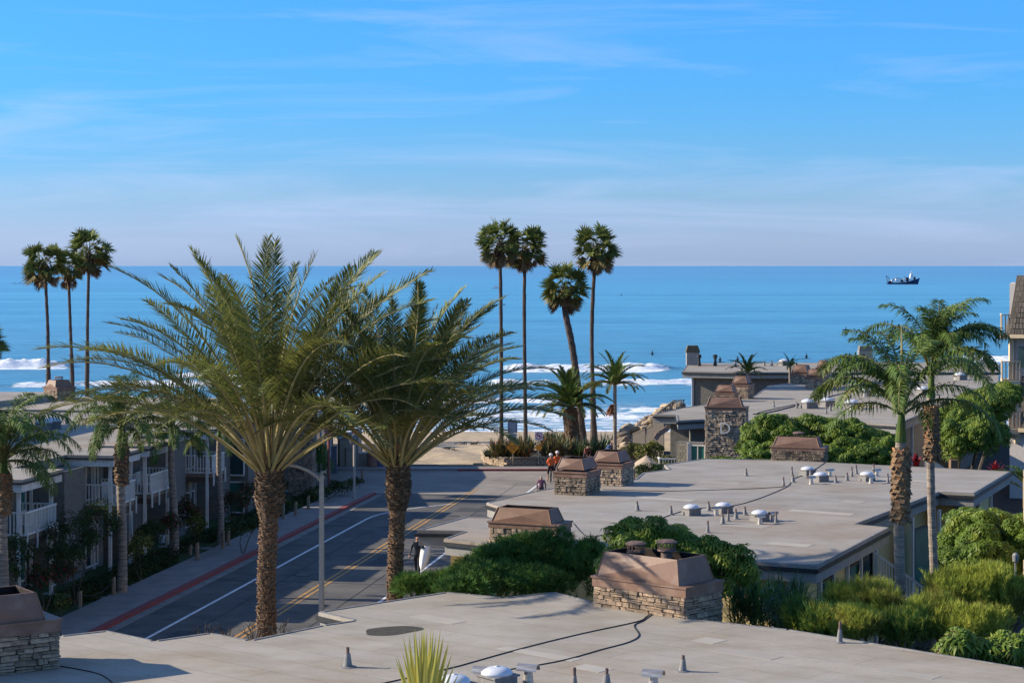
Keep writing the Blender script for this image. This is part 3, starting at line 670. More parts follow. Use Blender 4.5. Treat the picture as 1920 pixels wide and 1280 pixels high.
def roof_patches(root, uvs, theta, m, z=RZ):
    base = wpos(root)
    for i, (u, v, w, d) in enumerate(uvs):
        p = P(u, v, z); mb = MB(); mb.box((p.x, p.y, z+.002), (w, d, .008), rz=-theta+random.uniform(-.05, .05)); mb.build('roof_patch', m[i % len(m)], root)
M_patch = mat('pale_roof_patch', (.365, .332, .285), (.325, .298, .255), .85, 1.4, 6, world=True); M_patch2 = mat('dull_roof_patch', (.315, .285, .242), (.28, .254, .218), .85, 1.4, 6, world=True)
roof_patches(near, [(820, 1160, 1.5, .5), (980, 1150, .7, .7), (1010, 1225, 2.2, .35), (1400, 1225, 1.6, .5), (1330, 1200, .6, .6), (1700, 1262, 1.4, .4), (1110, 1252, .8, .5)], R(41), [M_patch, M_patch2])
# --- middle building
mid, mpoly, mwall = building('middle_apartment_building', 'flat-roofed tan building in the middle with four brown-hooded stone chimneys',
    [(782, 994), (873, 969), (925, 971), (965, 958), (912, 942), (1000, 921), (1043, 914), (1190, 899), (1205, 886), (1255, 880), (1245, 871), (1320, 860), (1447, 862), (1895, 884), (1827, 925), (1762, 922), (1604, 983), (1668, 989), (1532, 1061), (1430, 1054), (1300, 1040), (1072, 1022), (917, 1019), (832, 1010), (872, 996)], M_roof_mid)
roof_patches(mid, [(1250, 935, 2.2, .6), (1400, 985, 1.5, .7), (1540, 960, 2.4, .5), (1600, 940, .8, .8), (1480, 1020, 1.4, .6), (1350, 905, 1.8, .5), (1700, 900, 2.2, .6), (1150, 975, 1.2, .6)], R(30), [M_patch, M_patch2])
chimney(mid, P(1045, 1024, RZ), 24, 2.3, 1.1, .47, .16, .43, caps=0, seed=11)
chimney(mid, P(1099, 929, RZ), 24, 1.3, 1.45, .66, .17, .40, gap=.09, caps=0, seed=12, insR=.1)
chimney(mid, P(1165.6, 911.6, RZ), 24, 1.3, 1.35, .66, .17, .40, gap=.07, caps=0, seed=13, insR=.1)
chimney(mid, P(1545, 866, RZ), 20, 2.35, .95, .46, .14, .42, caps=1, seed=14)
for u, v in ((1195, 957), (1258, 965), (1329, 957), (1355, 982), (1365, 977), (1380, 973), (1397, 965), (1455, 980), (1327, 998), (1399, 892), (1469, 911), (1487, 904), (1485, 893), (1567, 905), (1588, 901), (1597, 893), (1606, 888), (1638, 885), (1665, 905), (1520, 893)): pipe(mid, u, v, s=.85)
for u, v in ((1296, 965), (1356, 961), (1424, 976), (1514, 891), (1538, 902), (1625, 901)): skylight(mid, u, v, .5, s=.66)
for u, v in ((1343, 966), (1425, 982), (1450, 976), (1521, 907), (1556, 893), (1633, 906), (1644, 893)): tvent(mid, u, v, .5, s=.75)
cable([(1075, 980), (1100, 1004), (1140, 1000), (1200, 985), (1290, 955), (1370, 948), (1420, 935), (1475, 912), (1487, 898), (1520, 884), (1548, 866)], 'black cable crossing the middle roof diagonally to its far chimney')
cable([(1130, 917), (1230, 920), (1300, 919), (1400, 916), (1470, 912)], 'black cable lying straight across the back of the middle roof')
def on_edge(a, b, t): a, b = Vector(a[:2]), Vector(b[:2]); return a+(b-a)*t
def wall_seg(wp, p):   # wall corner nearest a given roof corner
    return min(range(len(wp)), key=lambda i: (Vector(wp[i])-Vector(p[:2])).length)
def seg(wp, uvA, uvB, z=RZ):
    i, j = wall_seg(wp, P(*uvA, z)), wall_seg(wp, P(*uvB, z)); return Vector(wp[i]), Vector(wp[j])
def face_windows(root, a, b, spans, posts, z0, z1, glass, pm=None, rails=None):
    d = (b-a).normalized(); nr = Vector((d.y, -d.x))
    for (t0, t1, g_) in spans: window(root, a+(b-a)*t0+nr*.0, a+(b-a)*t1, z0, z1, g_, frame=M_frame)
    for t in posts: q = a+(b-a)*t+nr*.07; post(root, q, -.2, RZ-.505, .11, pm, rz=math.atan2(d.y, d.x))
# right-hand faces: go from the front corner to the back corner (outward side is right of a->b)
a, b = seg(mwall, (1532, 1061), (1668, 989)); face_windows(mid, a, b, [(.28, .46, M_glass), (.72, .9, M_glass_teal)], [0.02, .27, .47, .70, .92], 1.2, 3.9, M_glass)
a, b = seg(mwall, (1604, 983), (1762, 922)); face_windows(mid, a, b, [(.1, .3, M_glass), (.62, .80, M_glass_teal)], [.08, .32, .6, .82], 1.4, 3.9, M_glass)
a, b = seg(mwall, (1827, 925), (1895, 884)); face_windows(mid, a, b, [(.30, .55, M_glass)], [.0, .28, .58, .98], 1.4, 3.9, M_glass)
a, b = seg(mwall, (1430, 1054), (1532, 1061)); face_windows(mid, a, b, [(.05, .6, M_glass)], [.0, .65, .97], 1.4, 3.9, M_glass)
a, b = seg(mwall, (832, 1010), (917, 1019)); face_windows(mid, a, b, [(.45, .98, M_glass_teal)], [.03, .40], 1.6, 3.95, M_glass)
# downpipe in the notch + corner trim
a, b = seg(mwall, (1762, 922), (1827, 925)); post(mid, a+(b-a)*.7+Vector((0, -.1)), -.2, RZ-.505, .16, M_fascia)
# shingle panel on the small left wall
def shingle_panel(root, a, b, z0, z1, rows, cols, m=None, w0=None):
    a, b = Vector(a[:2]), Vector(b[:2]); d = (b-a).normalized(); nr = Vector((d.y, -d.x)); L = (b-a).length; rz = math.atan2(d.y, d.x); base = wpos(root)
    me = MB(); me.box((0, 0, 0), (1, .03, 1)); me = me.mesh('shingle', m or M_shingle)
    hh, ww = (z1-z0)/rows, L/cols
    for r_ in range(rows):
        for c_ in range(cols+1):
            x0, x1 = max(0, (c_-.5*(r_ % 2))*ww), min(L, (c_+1-.5*(r_ % 2))*ww)
            if x1-x0 < .03: continue
            q = a+d*(x0+x1)/2+nr*(.045+random.uniform(0, .012)); inst('shingle', me, root, (q.x-base.x, q.y-base.y, z0+hh*(r_+.5)-base.z), (R(4), 0, rz), (x1-x0-.02, 1, hh-.015))
a, b = seg(mwall, (832, 1010), (917, 1019)); shingle_panel(mid, a+(b-a)*.06, a+(b-a)*.36, 1.2, RZ-.6, 14, 3)

# --- building with the letter D on its chimney
dblk, dpoly, dwall = building('shingled_apartment_building', 'flat-roofed shingled building with a big stone chimney carrying the letter D',
    [(1270, 789), (1320, 786), (1405, 788), (1462, 786), (1470, 783), (1680, 796), (1737, 772), (1772, 751), (1800, 752), (1851, 735), (1822, 732), (1873, 716), (1873, 703), (1600, 703), (1440, 723), (1415, 742), (1330, 757), (1278, 765), (1226, 777), (1268, 778)], M_roof_far, wallm=M_wall_grey)
chD = chimney(dblk, Q(1399, 762.7, 101.0)+Vector((0, 0, -.0))-Vector((0, 0, .72)), 14, 2.1, .75, .52, .16, .48, gap=.0, caps=0, seed=21, down=5.2, single=None)
lt = text_mesh('D', .82, M_trim, 'house_letter', ext=.03); inst('house_letter', lt, chD, (-.02, -.75/2-.085, -.42), (R(90), 0, 0))
for (uv, L, D, hs, hl, hh, sd_) in (((1376, 753), 1.3, 1.0, .38, .14, .40, 22), ((1403, 748), 1.15, 1.2, .75, .15, .45, 23), ((1543, 729), 1.25, 1.3, .66, .15, .42, 24), ((1515, 720), 1.3, 1.3, .55, .2, .5, 25), ((1552, 712), .9, 1.2, .7, .2, .45, 26)):
    chimney(dblk, P(*uv, RZ), 24, L, D, hs, hl, hh, gap=.08, caps=0, seed=sd_, insR=.1)
for u, v in ((1545, 740), (1451, 763), (1494, 765), (1600, 738), (1598, 727), (1586, 747), (1595, 745), (1601, 742), (1549, 775), (1557, 770), (1563, 768), (1569, 766), (1575, 764), (1615, 771), (1532, 764)): pipe(dblk, u, v, s=.95)
for u, v in ((1515, 765), (1550, 762), (1597, 766), (1613, 737), (1627, 742), (1730, 740), (1800, 712)): skylight(dblk, u, v, .5)
for u, v in ((1560, 758), (1596, 768), (1621, 744), (1792, 712)): tvent(dblk, u, v, .5, s=.9)
cable([(1412, 776), (1440, 773), (1500, 758), (1560, 742), (1620, 728), (1690, 712)], 'black cable running up the roof of the letter D building', r=.03)
cable([(1420, 774), (1470, 762), (1540, 748), (1600, 731), (1660, 716)], 'black cable, the farther of the pair on the letter D building roof', r=.02)
a, b = seg(dwall, (1270, 789), (1320, 786)); b = Vector(P(1330, 795, RZ)[:2]); a = a+Vector((.0, -.0))
fa, fb = Vector(P(1272, 800, RZ)[:2]), Vector(P(1325, 797, RZ)[:2])
mb = MB(); zt = RZ-.505
def wall_box(root, a, b, z0, z1, t, m, name='wall'):
    a, b = Vector(a[:2]), Vector(b[:2]); d = (b-a); c = (a+b)/2; mb = MB(); mb.box((c.x, c.y, (z0+z1)/2), (d.length, t, z1-z0), rz=math.atan2(d.y, d.x)); return mb.build(name, m, root)
da, db = Vector((Q(1271, 0, 102.6).x, 102.6)), Vector((Q(1290, 0, 102.3).x, 102.3)); dc = Vector((Q(1323, 0, 102.0).x, 102.0))
wall_box(dblk, da+Vector((0, .3)), dc+Vector((0, .3)), -.2, zt, .5, M_wall_grey)
shingle_panel(dblk, da, db, .8, zt-.05, 22, 3)
window(dblk, db+(dc-db)*.12, dc, 1.9, zt-.1, M_glass_teal, M_trim, 2)
post(dblk, db+Vector((.02, -.06)), -.2, zt-.02, .12, M_trim)
# small stair balcony on its left
mb = MB(); q0, q1 = Q(1236, 0, 103.5), Q(1270, 0, 103.2); mb.box(((q0.x+q1.x)/2, 103.6, 2.35), (q1.x-q0.x, .9, .12)); dk = mb.build('deck', M_wood, dblk)
railing(dk, [(q0.x, 104.0), (q0.x, 103.2), (q1.x, 103.2)], 2.45, .95, name='railing')
for x_ in (q0.x+.05, q1.x-.3): post(dk, (x_, 103.3), -.2, 2.3, .14, M_wood)
# lower right faces
a, b = seg(dwall, (1680, 796), (1737, 772)); face_windows(dblk, a, b, [(.3, .5, M_glass)], [.02, .9], 1.8, 3.9, M_glass)
sa, sb = Q(1700, 0, 101), Q(1738, 0, 103)
rl = railing(dblk, [(sa.x, sa.y), (sb.x, sb.y)], 1.5, .95); rl2 = railing(dblk, [(sb.x, sb.y), (sb.x+1.5, sb.y+2)], 1.0, .95)

# --- rear building by the water
rear, rpoly, rwall = building('rear_oceanfront_building', 'long low shingled building at the back right facing the ocean',
    [(1279, 696), (1380, 698), (1874, 698), (1874, 681), (1700, 679), (1500, 680), (1290, 681)], M_roof_far, wallm=M_wall_grey)
a, b = seg(rwall, (1279, 696), (1874, 698))
for t0, t1, g_ in ((.105, .14, M_glass), (.21, .235, M_glass_teal), (.245, .27, M_glass), (.30, .335, M_glass)): window(rear, a+(b-a)*t0, a+(b-a)*t1, 1.9, 4.0, g_, M_frame, 2)
for t in (.003, .1, .145, .2, .285): q = a+(b-a)*t; post(rear, (q.x, q.y-.1), -.2, RZ-.505, .16, M_trim)
shingle_panel(rear, a+(b-a)*.012, a+(b-a)*.095, 0.8, RZ-.55, 17, 9, M_shingle)
zc = P(1290, 684, RZ)
mb = MB(); mb.box((zc.x+.4, zc.y, RZ+.55), (1.1, .9, 1.1), mi=0); mb.box((zc.x+.4, zc.y, RZ+1.4), (1.25, 1.0, .6), mi=1, taper=.72); mb.build('chimney', [M_fascia, mat('olive_chimney_cap', (.12, .10, .055), None, .8, 5)], rear)
zc = P(1622, 683, RZ); mb = MB(); mb.box((zc.x, zc.y, RZ+.6), (1.2, .9, 1.2), mi=0); mb.box((zc.x, zc.y, RZ+1.4), (1.2, .95, .45), mi=1, taper=.85); mb.build('chimney', [M_fascia, M_wall_grey], rear)
for u in (1311, 1341): 
    zc = P(u, 686, RZ); mb = MB(); mb.lathe([(.16, 0), (.16, .25), (.12, .27), (.12, .7), (.2, .72), (.2, .95), (.1, 1.0)], tuple(zc), 10); mb.build('flue', M_gutter_dk, rear)
for u in (1379, 1433, 1447, 1840, 1817): pipe(rear, u, 686, s=1.3)
for u in (1470, 1808): skylight(rear, u, 685, .4)

# --- left street front: bays, balconies, stone end column
LZ, FZ = 5.25, 3.0
def fr(s, o): return Vector((-18.85+.161*s+.987*(o-.55), 76.6+.987*s-.161*(o-.55)))    # s along the facade, o outward to the street
left = empty('street_front_apartment_building', (-22, 92, 0), 'shaded two-storey shingled building left of the street with pale balconies', 'building', 'low buildings of the complex')
def lprism(poly, z0, z1, m, name, parent=None): mb = MB(); mb.prism(ccw([tuple(p) for p in poly]), z0, z1); return mb.build(name, m, parent or left)
main = [fr(-9, -1.6), fr(-9, -14), fr(33, -14), fr(33, -1.6)]
lroof = lprism(main, LZ-.12, LZ, M_roof_far, 'roof'); lprism(offset(ccw([tuple(p) for p in main]), .06), LZ-.42, LZ-.122, M_fascia, 'fascia'); lprism(offset(ccw([tuple(p) for p in main]), .5), -.4, LZ-.422, M_wall_grey, 'wall')
# (s0, s1, outward, balcony s0, s1, balcony depth)
bays = [(-.6, 3.5, .3), (9.2, 12.6, .3), (13.6, 17.6, .3), (22.7, 25.7, .3)]
for i, (s0, s1, o) in enumerate(bays):
    bp_ = ccw([tuple(fr(s0, -1.7)), tuple(fr(s0, o+.35)), tuple(fr(s1, o+.35)), tuple(fr(s1, -1.7))])
    lprism(bp_, LZ-.10, LZ+.012, M_roof_mid, 'bay_roof'); lprism(offset(bp_, -.05), LZ-.18, LZ-.102, M_gutter_dk, 'gutter'); lprism(offset(bp_, .05), LZ-.48, LZ-.182, M_trim, 'fascia')
    # back wall of the balcony, corner posts, side wall
    lprism([fr(s0+.4, -1.6), fr(s0+.4, -1.0), fr(s1-.4, -1.0), fr(s1-.4, -1.6)], -.4, LZ-.5, M_wall_grey, 'wall')
    for s_, o_ in ((s0+.45, o), (s1-.45, o), ((s0+s1)/2, -.95)): post(left, fr(s_, o_), -.1, LZ-.49, .14, M_trim)
    window(left, fr(s0+.7, -.99), fr(s0+2.2, -.99), FZ+.15, FZ+2.0, M_glass, M_trim, 2, name='sliding_door')
    window(left, fr(s0+.7, -.99), fr(s0+2.2, -.99), .2, 2.0, M_glass, M_trim, 2, name='sliding_door')
    b0, b1 = s0+.5, s1-.6
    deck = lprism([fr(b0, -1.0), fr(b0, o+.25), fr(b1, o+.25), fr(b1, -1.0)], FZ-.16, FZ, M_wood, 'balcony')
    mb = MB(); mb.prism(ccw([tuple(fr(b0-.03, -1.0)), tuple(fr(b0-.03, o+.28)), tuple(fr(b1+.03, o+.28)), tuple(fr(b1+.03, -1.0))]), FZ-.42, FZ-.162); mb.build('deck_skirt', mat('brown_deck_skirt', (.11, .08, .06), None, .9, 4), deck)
    railing(deck, [tuple(fr(b0, -1.0)), tuple(fr(b0, o+.25)), tuple(fr(b1, o+.25)), tuple(fr(b1, -1.0))], FZ, .92)
    mb = MB()
    for k in range(4):
        q = fr(b0+(b1-b0)*k/3, o+.33); mb.box((q.x, q.y, FZ-.2), (.06, .06, .75))
    mb.build('bracket', M_rail, deck)
    q = fr(s0+2.2, -.95); mb = MB(); mb.lathe([(.09, 0), (.13, .08), (.12, .3), (.03, .36)], (q.x+.05, q.y-.12, FZ+1.6), 10); mb.build('wall_lamp', mat('opal_lamp_glass', (.45, .43, .40), None, .4, 3), left)
for s0, s1 in ((3.7, 9.0), (12.7, 13.5), (17.8, 22.5), (26, 30.0)):
    a, b = fr(s0, -2.05), fr(s1, -2.05); window(left, a+(b-a)*.1, a+(b-a)*.42, FZ+.2, FZ+2.05, M_glass_teal, M_trim, 1); window(left, a+(b-a)*.1, a+(b-a)*.42, .3, 2.0, M_glass_teal, M_trim, 1)
    for t in (.0, .06, .5, .97): post(left, a+(b-a)*t+Vector((.1, -.02)), -.1, LZ-.45, .12, M_trim)
    lprism([fr(s0+.9*(s1-s0)*.6, -2.1), fr(s0+(s1-s0)*.56, -.6), fr(s1-.05, -.6), fr(s1-.05, -2.1)], -.3, LZ-.45, M_wall_grey, 'wall')
# corner glazing and big stone column at the beach end
lprism([fr(30.2, -1.7), fr(30.2, .3), fr(33.2, .3), fr(33.2, -1.7)], -.3, LZ-.2, M_wall_grey, 'wall')
window(left, fr(29.9, -1.2), fr(29.9, .2), 2.2, 4.2, M_glass, M_trim, 1); window(left, fr(29.9, -1.2), fr(29.9, .2), .2, 1.9, M_glass_teal, M_trim, 1)
chE = chimney(left, (*(P(585, 937, 0)[:2]), LZ-.1), 4, 1.35, 1.3, 1.2, .2, .5, caps=0, seed=41, down=4.9)
for u, v in ((66, 802), (91, 800), (124, 793)): pass
skylight(left, 82, 806, .3, LZ); skylight(left, 100, 803, .3, LZ); pipe(left, 72, 803, LZ); pipe(left, 94, 797, LZ); pipe(left, 124, 795, LZ)
skylight(left, 236, 806, .3, LZ)
# upper rear wing of the left row
l2 = empty('left_rear_apartment_building', (-26, 119, 0), 'low building behind the left row, with a grey chimney against the surf', 'building', 'low buildings of the complex')
p2 = [Q(-90, 0, 112.5), Q(235, 0, 111.0), Q(440, 0, 112.0), Q(440, 0, 121.5), Q(235, 0, 123), Q(-90, 0, 123)]
p2 = ccw([(p.x, p.y) for p in p2]); Z2 = 5.35
for z0, z1, m_, nm, of in ((Z2-.1, Z2, M_roof_near, 'roof', 0), (Z2-.2, Z2-.102, M_gutter_dk, 'gutter', -.06), (Z2-.55, Z2-.202, M_fascia, 'fascia', .03), (-.4, Z2-.552, M_wall_grey, 'wall', .6)):
    mb = MB(); mb.prism(offset(p2, of) if of else p2, z0, z1); mb.build(nm, m_, l2)
chimney(l2, P(107, 752, Z2)+Vector((0, 0, 0)), 42, 1.35, 1.3, .62, .16, .42, caps=1, seed=31, stonem=M_stone_grey)
chimney(l2, P(700, 760, Z2)-Vector((6, -1, 0)), 30, 1.2, 1.3, .5, .16, .42, caps=0, seed=32)
pipe(l2, 66, 757, Z2, 1.3); pipe(l2, 178, 756, Z2, 1.3)
mb = MB(); p3 = [(-46, 107), (-29.6, 113.6), (-27.0, 121.4), (-27.6, 122.2), (-46, 122)]; mb.prism(ccw(p3), Z2+.002, Z2+.35); mb.build('raised_roof', M_roof_mid, l2)
# beach house with blue glass at the end of the row
bh = empty('beach_end_house', (-13.5, 130, 0), 'end house by the sand with white posts and blue window panels', 'building', 'low buildings of the complex')
p4 = ccw([(Q(470, 0, 119).x, 118.5), (Q(585, 0, 119).x, 119), (Q(634, 0, 127).x, 127), (Q(634, 0, 133).x, 135), (Q(470, 0, 133).x, 135)]); Z4 = 4.6
for z0, z1, m_, nm, of in ((Z4-.1, Z4, M_roof_near, 'roof', 0), (Z4-.5, Z4-.102, M_trim, 'fascia', .04), (-.4, Z4-.502, M_wall_grey, 'wall', .5)):
    mb = MB(); mb.prism(offset(p4, of) if of else p4, z0, z1); mb.build(nm, m_, bh)
w4 = offset(p4, .5); a = min(w4, key=lambda p: (Vector(p)-Vector((Q(585, 0, 119).x, 119))).length); b = min(w4, key=lambda p: (Vector(p)-Vector((Q(634, 0, 127).x, 127))).length); a, b = Vector(a), Vector(b)
for k, g_ in enumerate((M_glass_blue, M_glass_blue, M_glass, M_glass, M_glass)): window(bh, a+(b-a)*(.02+k*.195), a+(b-a)*(.02+(k+.94)*.195), .5, 3.9, g_, M_trim, 1)
# unseen block added outside the picture, sized to cast the shade on the left roofs
tall = empty('unseen_shade_block', (-38, 90, 0), 'unseen three-storey block added to shade the left roofs', 'building')
mb = MB(); tp = ccw([(-35, 74), (-30.3, 103), (-46, 105), (-50, 76)]); mb.prism(tp, -.4, 9.6); mb.build('wall', M_wall_tan, tall); mb = MB(); mb.prism(offset(tp, -.4), 9.602, 9.9); mb.build('roof', M_roof_near, tall)

# --- tall shake-clad building at the right edge
rb = empty('shake_mansard_building', (34, 116, 0), 'tall stucco building at the right edge with grey shake mansards and tan balconies', 'building')
YB = 115.0
xe = Q(1893, 0, YB).x
mb = MB(); mb.prism([(xe, YB), (xe+14, YB-7), (xe+16.5, YB+10), (xe*1.092, YB+10)], -.4, Q(0, 532, YB).z); mb.build('wall', M_stucco, rb)
def mans(u0t, u0b, vt, vb, yo, nm):
    z1, z0 = Q(0, vt, YB).z, Q(0, vb, YB).z; xt, xb = Q(u0t, 0, YB).x, Q(u0b, 0, YB).x; W_ = 8
    mb = MB(); mb.add([(xb, YB-yo, z0), (xb+W_, YB-yo-W_/2, z0), (xb+W_, YB-.1-W_/2, z1), (xt, YB-.1, z1), (xb*1.055, YB+6, z0), (xt*1.045, YB+5, z1)], [(0, 1, 2, 3), (4, 0, 3, 5)]); root_ = mb.build(nm, M_mansard, rb)
    base = wpos(root_); me = MB(); me.box((0, 0, 0), (1, .035, 1)); me = me.mesh('shake', M_mansard)
    rows = int((z1-z0)/.29); tilt = math.atan2(yo-.1, z1-z0)
    for r_ in range(rows):
        t = (r_+.5)/rows; z_ = z0+(z1-z0)*t; y_ = YB-yo+(yo-.1)*t-.05; x_ = xb+(xt-xb)*t
        while x_ < xb+2.6:
            w_ = random.uniform(.10, .2); inst('shake', me, root_, (x_+w_/2-base.x, y_-base.y-random.uniform(0, .02)-(x_+w_/2-xb)/2, z_-base.z), (-tilt+R(-5), 0, -.464), (w_-.015, 1, (z1-z0)/rows-.02)); x_ += w_
    mb = MB(); mb.box(((xb+xt)/2+4, YB-yo-2, z0-.12), (W_*1.118+.4, .5, .22), rz=-.464); mb.build('soffit', M_rail_tan, rb)
mans(1906, 1882, 516, 625, .9, 'mansard'); mans(1913, 1909, 690, 800, .7, 'mansard')
for (u0, u1, vt, vb) in ((1873, 1893, 588, 626), (1874, 1894, 674, 713), (1874, 1894, 760, 803)):
    z_ = Q(0, vb, YB).z; x0, x1 = Q(u0, 0, YB).x, Q(u1+14, 0, YB).x
    mb = MB(); mb.prism([(x0, YB-.6), (x1, YB-.6), (x1+.5, YB+2.2), (x0+.6, YB+2.2)], z_-.3, z_); dk = mb.build('balcony', M_rail_tan, rb); railing(dk, [(x1, YB-.58), (x0+.02, YB-.58), (x0+.62, YB+2.1)], z_, 1.12, M_rail_tan, gap=.2, pick=.07)
for u, v0, v1, w_ in ((1896, 632, 808, .25), (1907, 808, 830, .3)):
    q = Q(u, 0, YB-.15); mb = MB(); mb.box((q.x, q.y, (Q(0, v0, YB).z+Q(0, v1, YB).z)/2), (w_, .3, abs(Q(0, v0, YB).z-Q(0, v1, YB).z))); mb.build('corner_post', M_rail_tan, rb)
q = Q(1916, 0, YB-.5); mb = MB(); mb.box((q.x+2, q.y-.7, Q(0, 645, YB).z), (3.4, .8, .35), rz=-.464); mb.build('beam', M_rail_tan, rb)
mb = MB(); mb.box((Q(1915, 0, YB-.4).x, YB-.42, Q(0, 668, YB).z), (.35, .1, 1.2), rz=-.464); mb.build('window', M_glass, rb)
# nearer balconies of another block, cut by the right edge
rb2 = empty('balcony_block', (17.5, 62, 0), 'block of stacked tan balconies cut off by the right picture edge', 'building')
YC = 62.0; x0 = Q(1898, 0, YC).x
mb = MB(); mb.prism([(x0+1.6, YC+.6), (x0+9, YC+.6), (x0+9, YC+4), (x0+2.8, YC+4)], -.4, 8.3); mb.build('wall', M_wall_tan, rb2)
for vb in (948, 1118):
    z_ = Q(0, vb, YC).z; mb = MB(); mb.prism([(x0, YC-1.4), (x0+6, YC-1.4), (x0+6, YC+.59), (x0+.5, YC+.59)], z_-.4, z_-.02); dk = mb.build('balcony', M_rail_tan, rb2); railing(dk, [(x0+3, YC-1.38), (x0+.03, YC-1.38), (x0+.52, YC+.5)], z_, 1.05, M_rail_tan, gap=.19, pick=.08)
mb = MB(); mb.add([(x0-.1, YC-1.6, 5.0), (x0+6, YC-1.6, 5.0), (x0+6, YC+.6, 6.2), (x0+.5, YC+.6, 6.2), (x0-.1, YC+.6, 5.0)], [(0, 1, 2, 3), (4, 0, 3)]); 
# courtyard stairs between buildings
def stair(label, u0, v0, u1, v1, Y0, z1, m=M_rail):
    a, b = Q(u0, v0, Y0), Q(u1, v1, Y0); root = empty('garden_stair', (b.x, b.y, 0), label, 'stairs', 'timber garden stairs')
    n = 9
    for k in range(n):
        t = (k+.5)/n; p = a+(b-a)*t; mb = MB(); mb.box((p.x, p.y+.5, p.z-.95), (abs(b.x-a.x)/n+.06, 1.0, .06)); mb.build('step', m, root)
    for dy in (0, 1.0):
        mb = MB(); mb.bar(a+Vector((0, dy, 0)), b+Vector((0, dy, 0)), .07); mb.bar(a+Vector((0, dy, -.95)), b+Vector((0, dy, -.95)), .06, .22); 
        mb.build('handrail', m, root)
        me = MB(); me.box((0, 0, -.45), (.04, .03, .86)); me = me.mesh('baluster', m); base = wpos(root)
        for k in range(15): p = a+(b-a)*((k+.5)/15); inst('baluster', me, root, tuple(p+Vector((0, dy, 0))-base))
    return root
stair('grey stair descending behind the thick right palm trunk, beside the tan walls', 1648, 1042, 1730, 1100, 66, 2)
stair('pale stair railing between the two tall right palms, beyond the middle roof', 1742, 858, 1775, 880, 99, 2)

# ================================================================== PALMS
def frond_mesh(name, L, e0, bend, mleaf, leaf=.42, n=80, bare=.26, a0=68, a1=28, w=.032, vee=22, droop=.0, plume=0.0, r0=.03, seed=0, curl=1.6, lat=0.0, tipleaf=.35, dead=0):
    """pinnate frond growing from the origin along +X; e0 start elevation, bend total downward turn (degrees)"""
    rnd = random.Random(seed); N = 22; pts = [Vector((0, 0, 0))]; tans = []
    for i in range(N+1):
        s = i/N; e = R(e0-bend*s**curl); az = lat*s*s; tans.append(Vector((math.cos(e)*math.cos(az), math.cos(e)*math.sin(az), math.sin(e))))
    for i in range(N): pts.append(pts[-1]+(tans[i]+tans[i+1])*.5*L/N)
    mb = MB(); mb.tube(pts[::2], [r0*(1-.85*i/(N/2)) +.004 for i in range(len(pts[::2]))], 4, mi=0, cap=False)
    V = []; Fc = []
    for i in range(n):
        s = bare+(1-bare)*(i+.5)/n; q = s*N; k = min(N-1, int(q)); fr_ = q-k; p = pts[k].lerp(pts[k+1], fr_); t = tans[k].lerp(tans[k+1], fr_).normalized()
        side = t.cross(Vector((0, 0, 1)));
        if side.length < .05: side = Vector((0, -1, 0))
        side.normalize(); up = side.cross(t)
        x = (s-bare)/(1-bare); ll = leaf*(min(1, .35+x*3.2) if x < .25 else 1)*(1 if x < .55 else 1-(1-tipleaf)*((x-.55)/.45)**1.5)
        ang = R(a0+(a1-a0)*x)
        for sg in (1, -1):
            if rnd.random() < .03: continue
            A = ang+R(rnd.uniform(-9, 9)); vv = R(vee+rnd.uniform(-14, 14)+plume*rnd.uniform(-60, 60))
            d = (t*math.cos(A)+(side*sg*math.cos(vv)+up*math.sin(vv))*math.sin(A)).normalized()
            l_ = ll*rnd.uniform(.82, 1.1); d2 = (d+Vector((0, 0, -droop*rnd.uniform(.7, 1.3)))).normalized()
            wv = d.cross(up if rnd.random() < .5 else (up+side*.6)).normalized()*w*.5; m_ = p+d*l_*.42; tip = m_+d2*l_*.58; b = len(V)
            V += [p-wv*.5, m_-wv, tip, m_+wv, p+wv*.5]; Fc.append((b, b+1, b+3, b+4)); Fc.append((b+1, b+2, b+3))
    mb.add(V, Fc, 1)
    return mb.mesh(name, [M_petiole if mleaf is M_date else M_stalk_dim, mleaf])
def trunk_stubs(mb, zs, rad, n, size, seed, up=.9, mi=0, c=None, jut=.06):
    """spiral of cut frond bases wrapped round a trunk"""
    rnd = random.Random(seed); pos, zd, sc, upv = [], [], [], []
    for i in range(n):
        t = i/n; z = zs[0]+(zs[1]-zs[0])*t; a = i*2.39996+rnd.uniform(-.2, .2); r = rad(z); cc = c(z) if c else (0, 0)
        o = Vector((math.cos(a), math.sin(a), 0)); pos.append(Vector((cc[0], cc[1], z))+o*(r-.01)); zd.append(o*rnd.uniform(.35, .75)+Vector((0, 0, up*rnd.uniform(.6, 1.1)))); upv.append(o); sc.append(size*rnd.uniform(.7, 1.25))
    tv = [(-.5, -.12, -.5), (.5, -.12, -.5), (.5, .2, -.5), (-.5, .2, -.5), (-.34, -.08, .55), (.34, -.08, .5), (.3, .1, .42), (-.3, .1, .46)]
    # local x across, y outward, z along
    M = mats_from(np.array(pos), np.array(zd), np.array(sc), up=np.array([Vector((0, 0, 1)).cross(u) .cross(Vector((0,0,1)))*-1 for u in upv]))
    mb.batch(tv, [(0, 1, 5, 4), (1, 2, 6, 5), (2, 3, 7, 6), (3, 0, 4, 7), (4, 5, 6, 7)], M, mi)

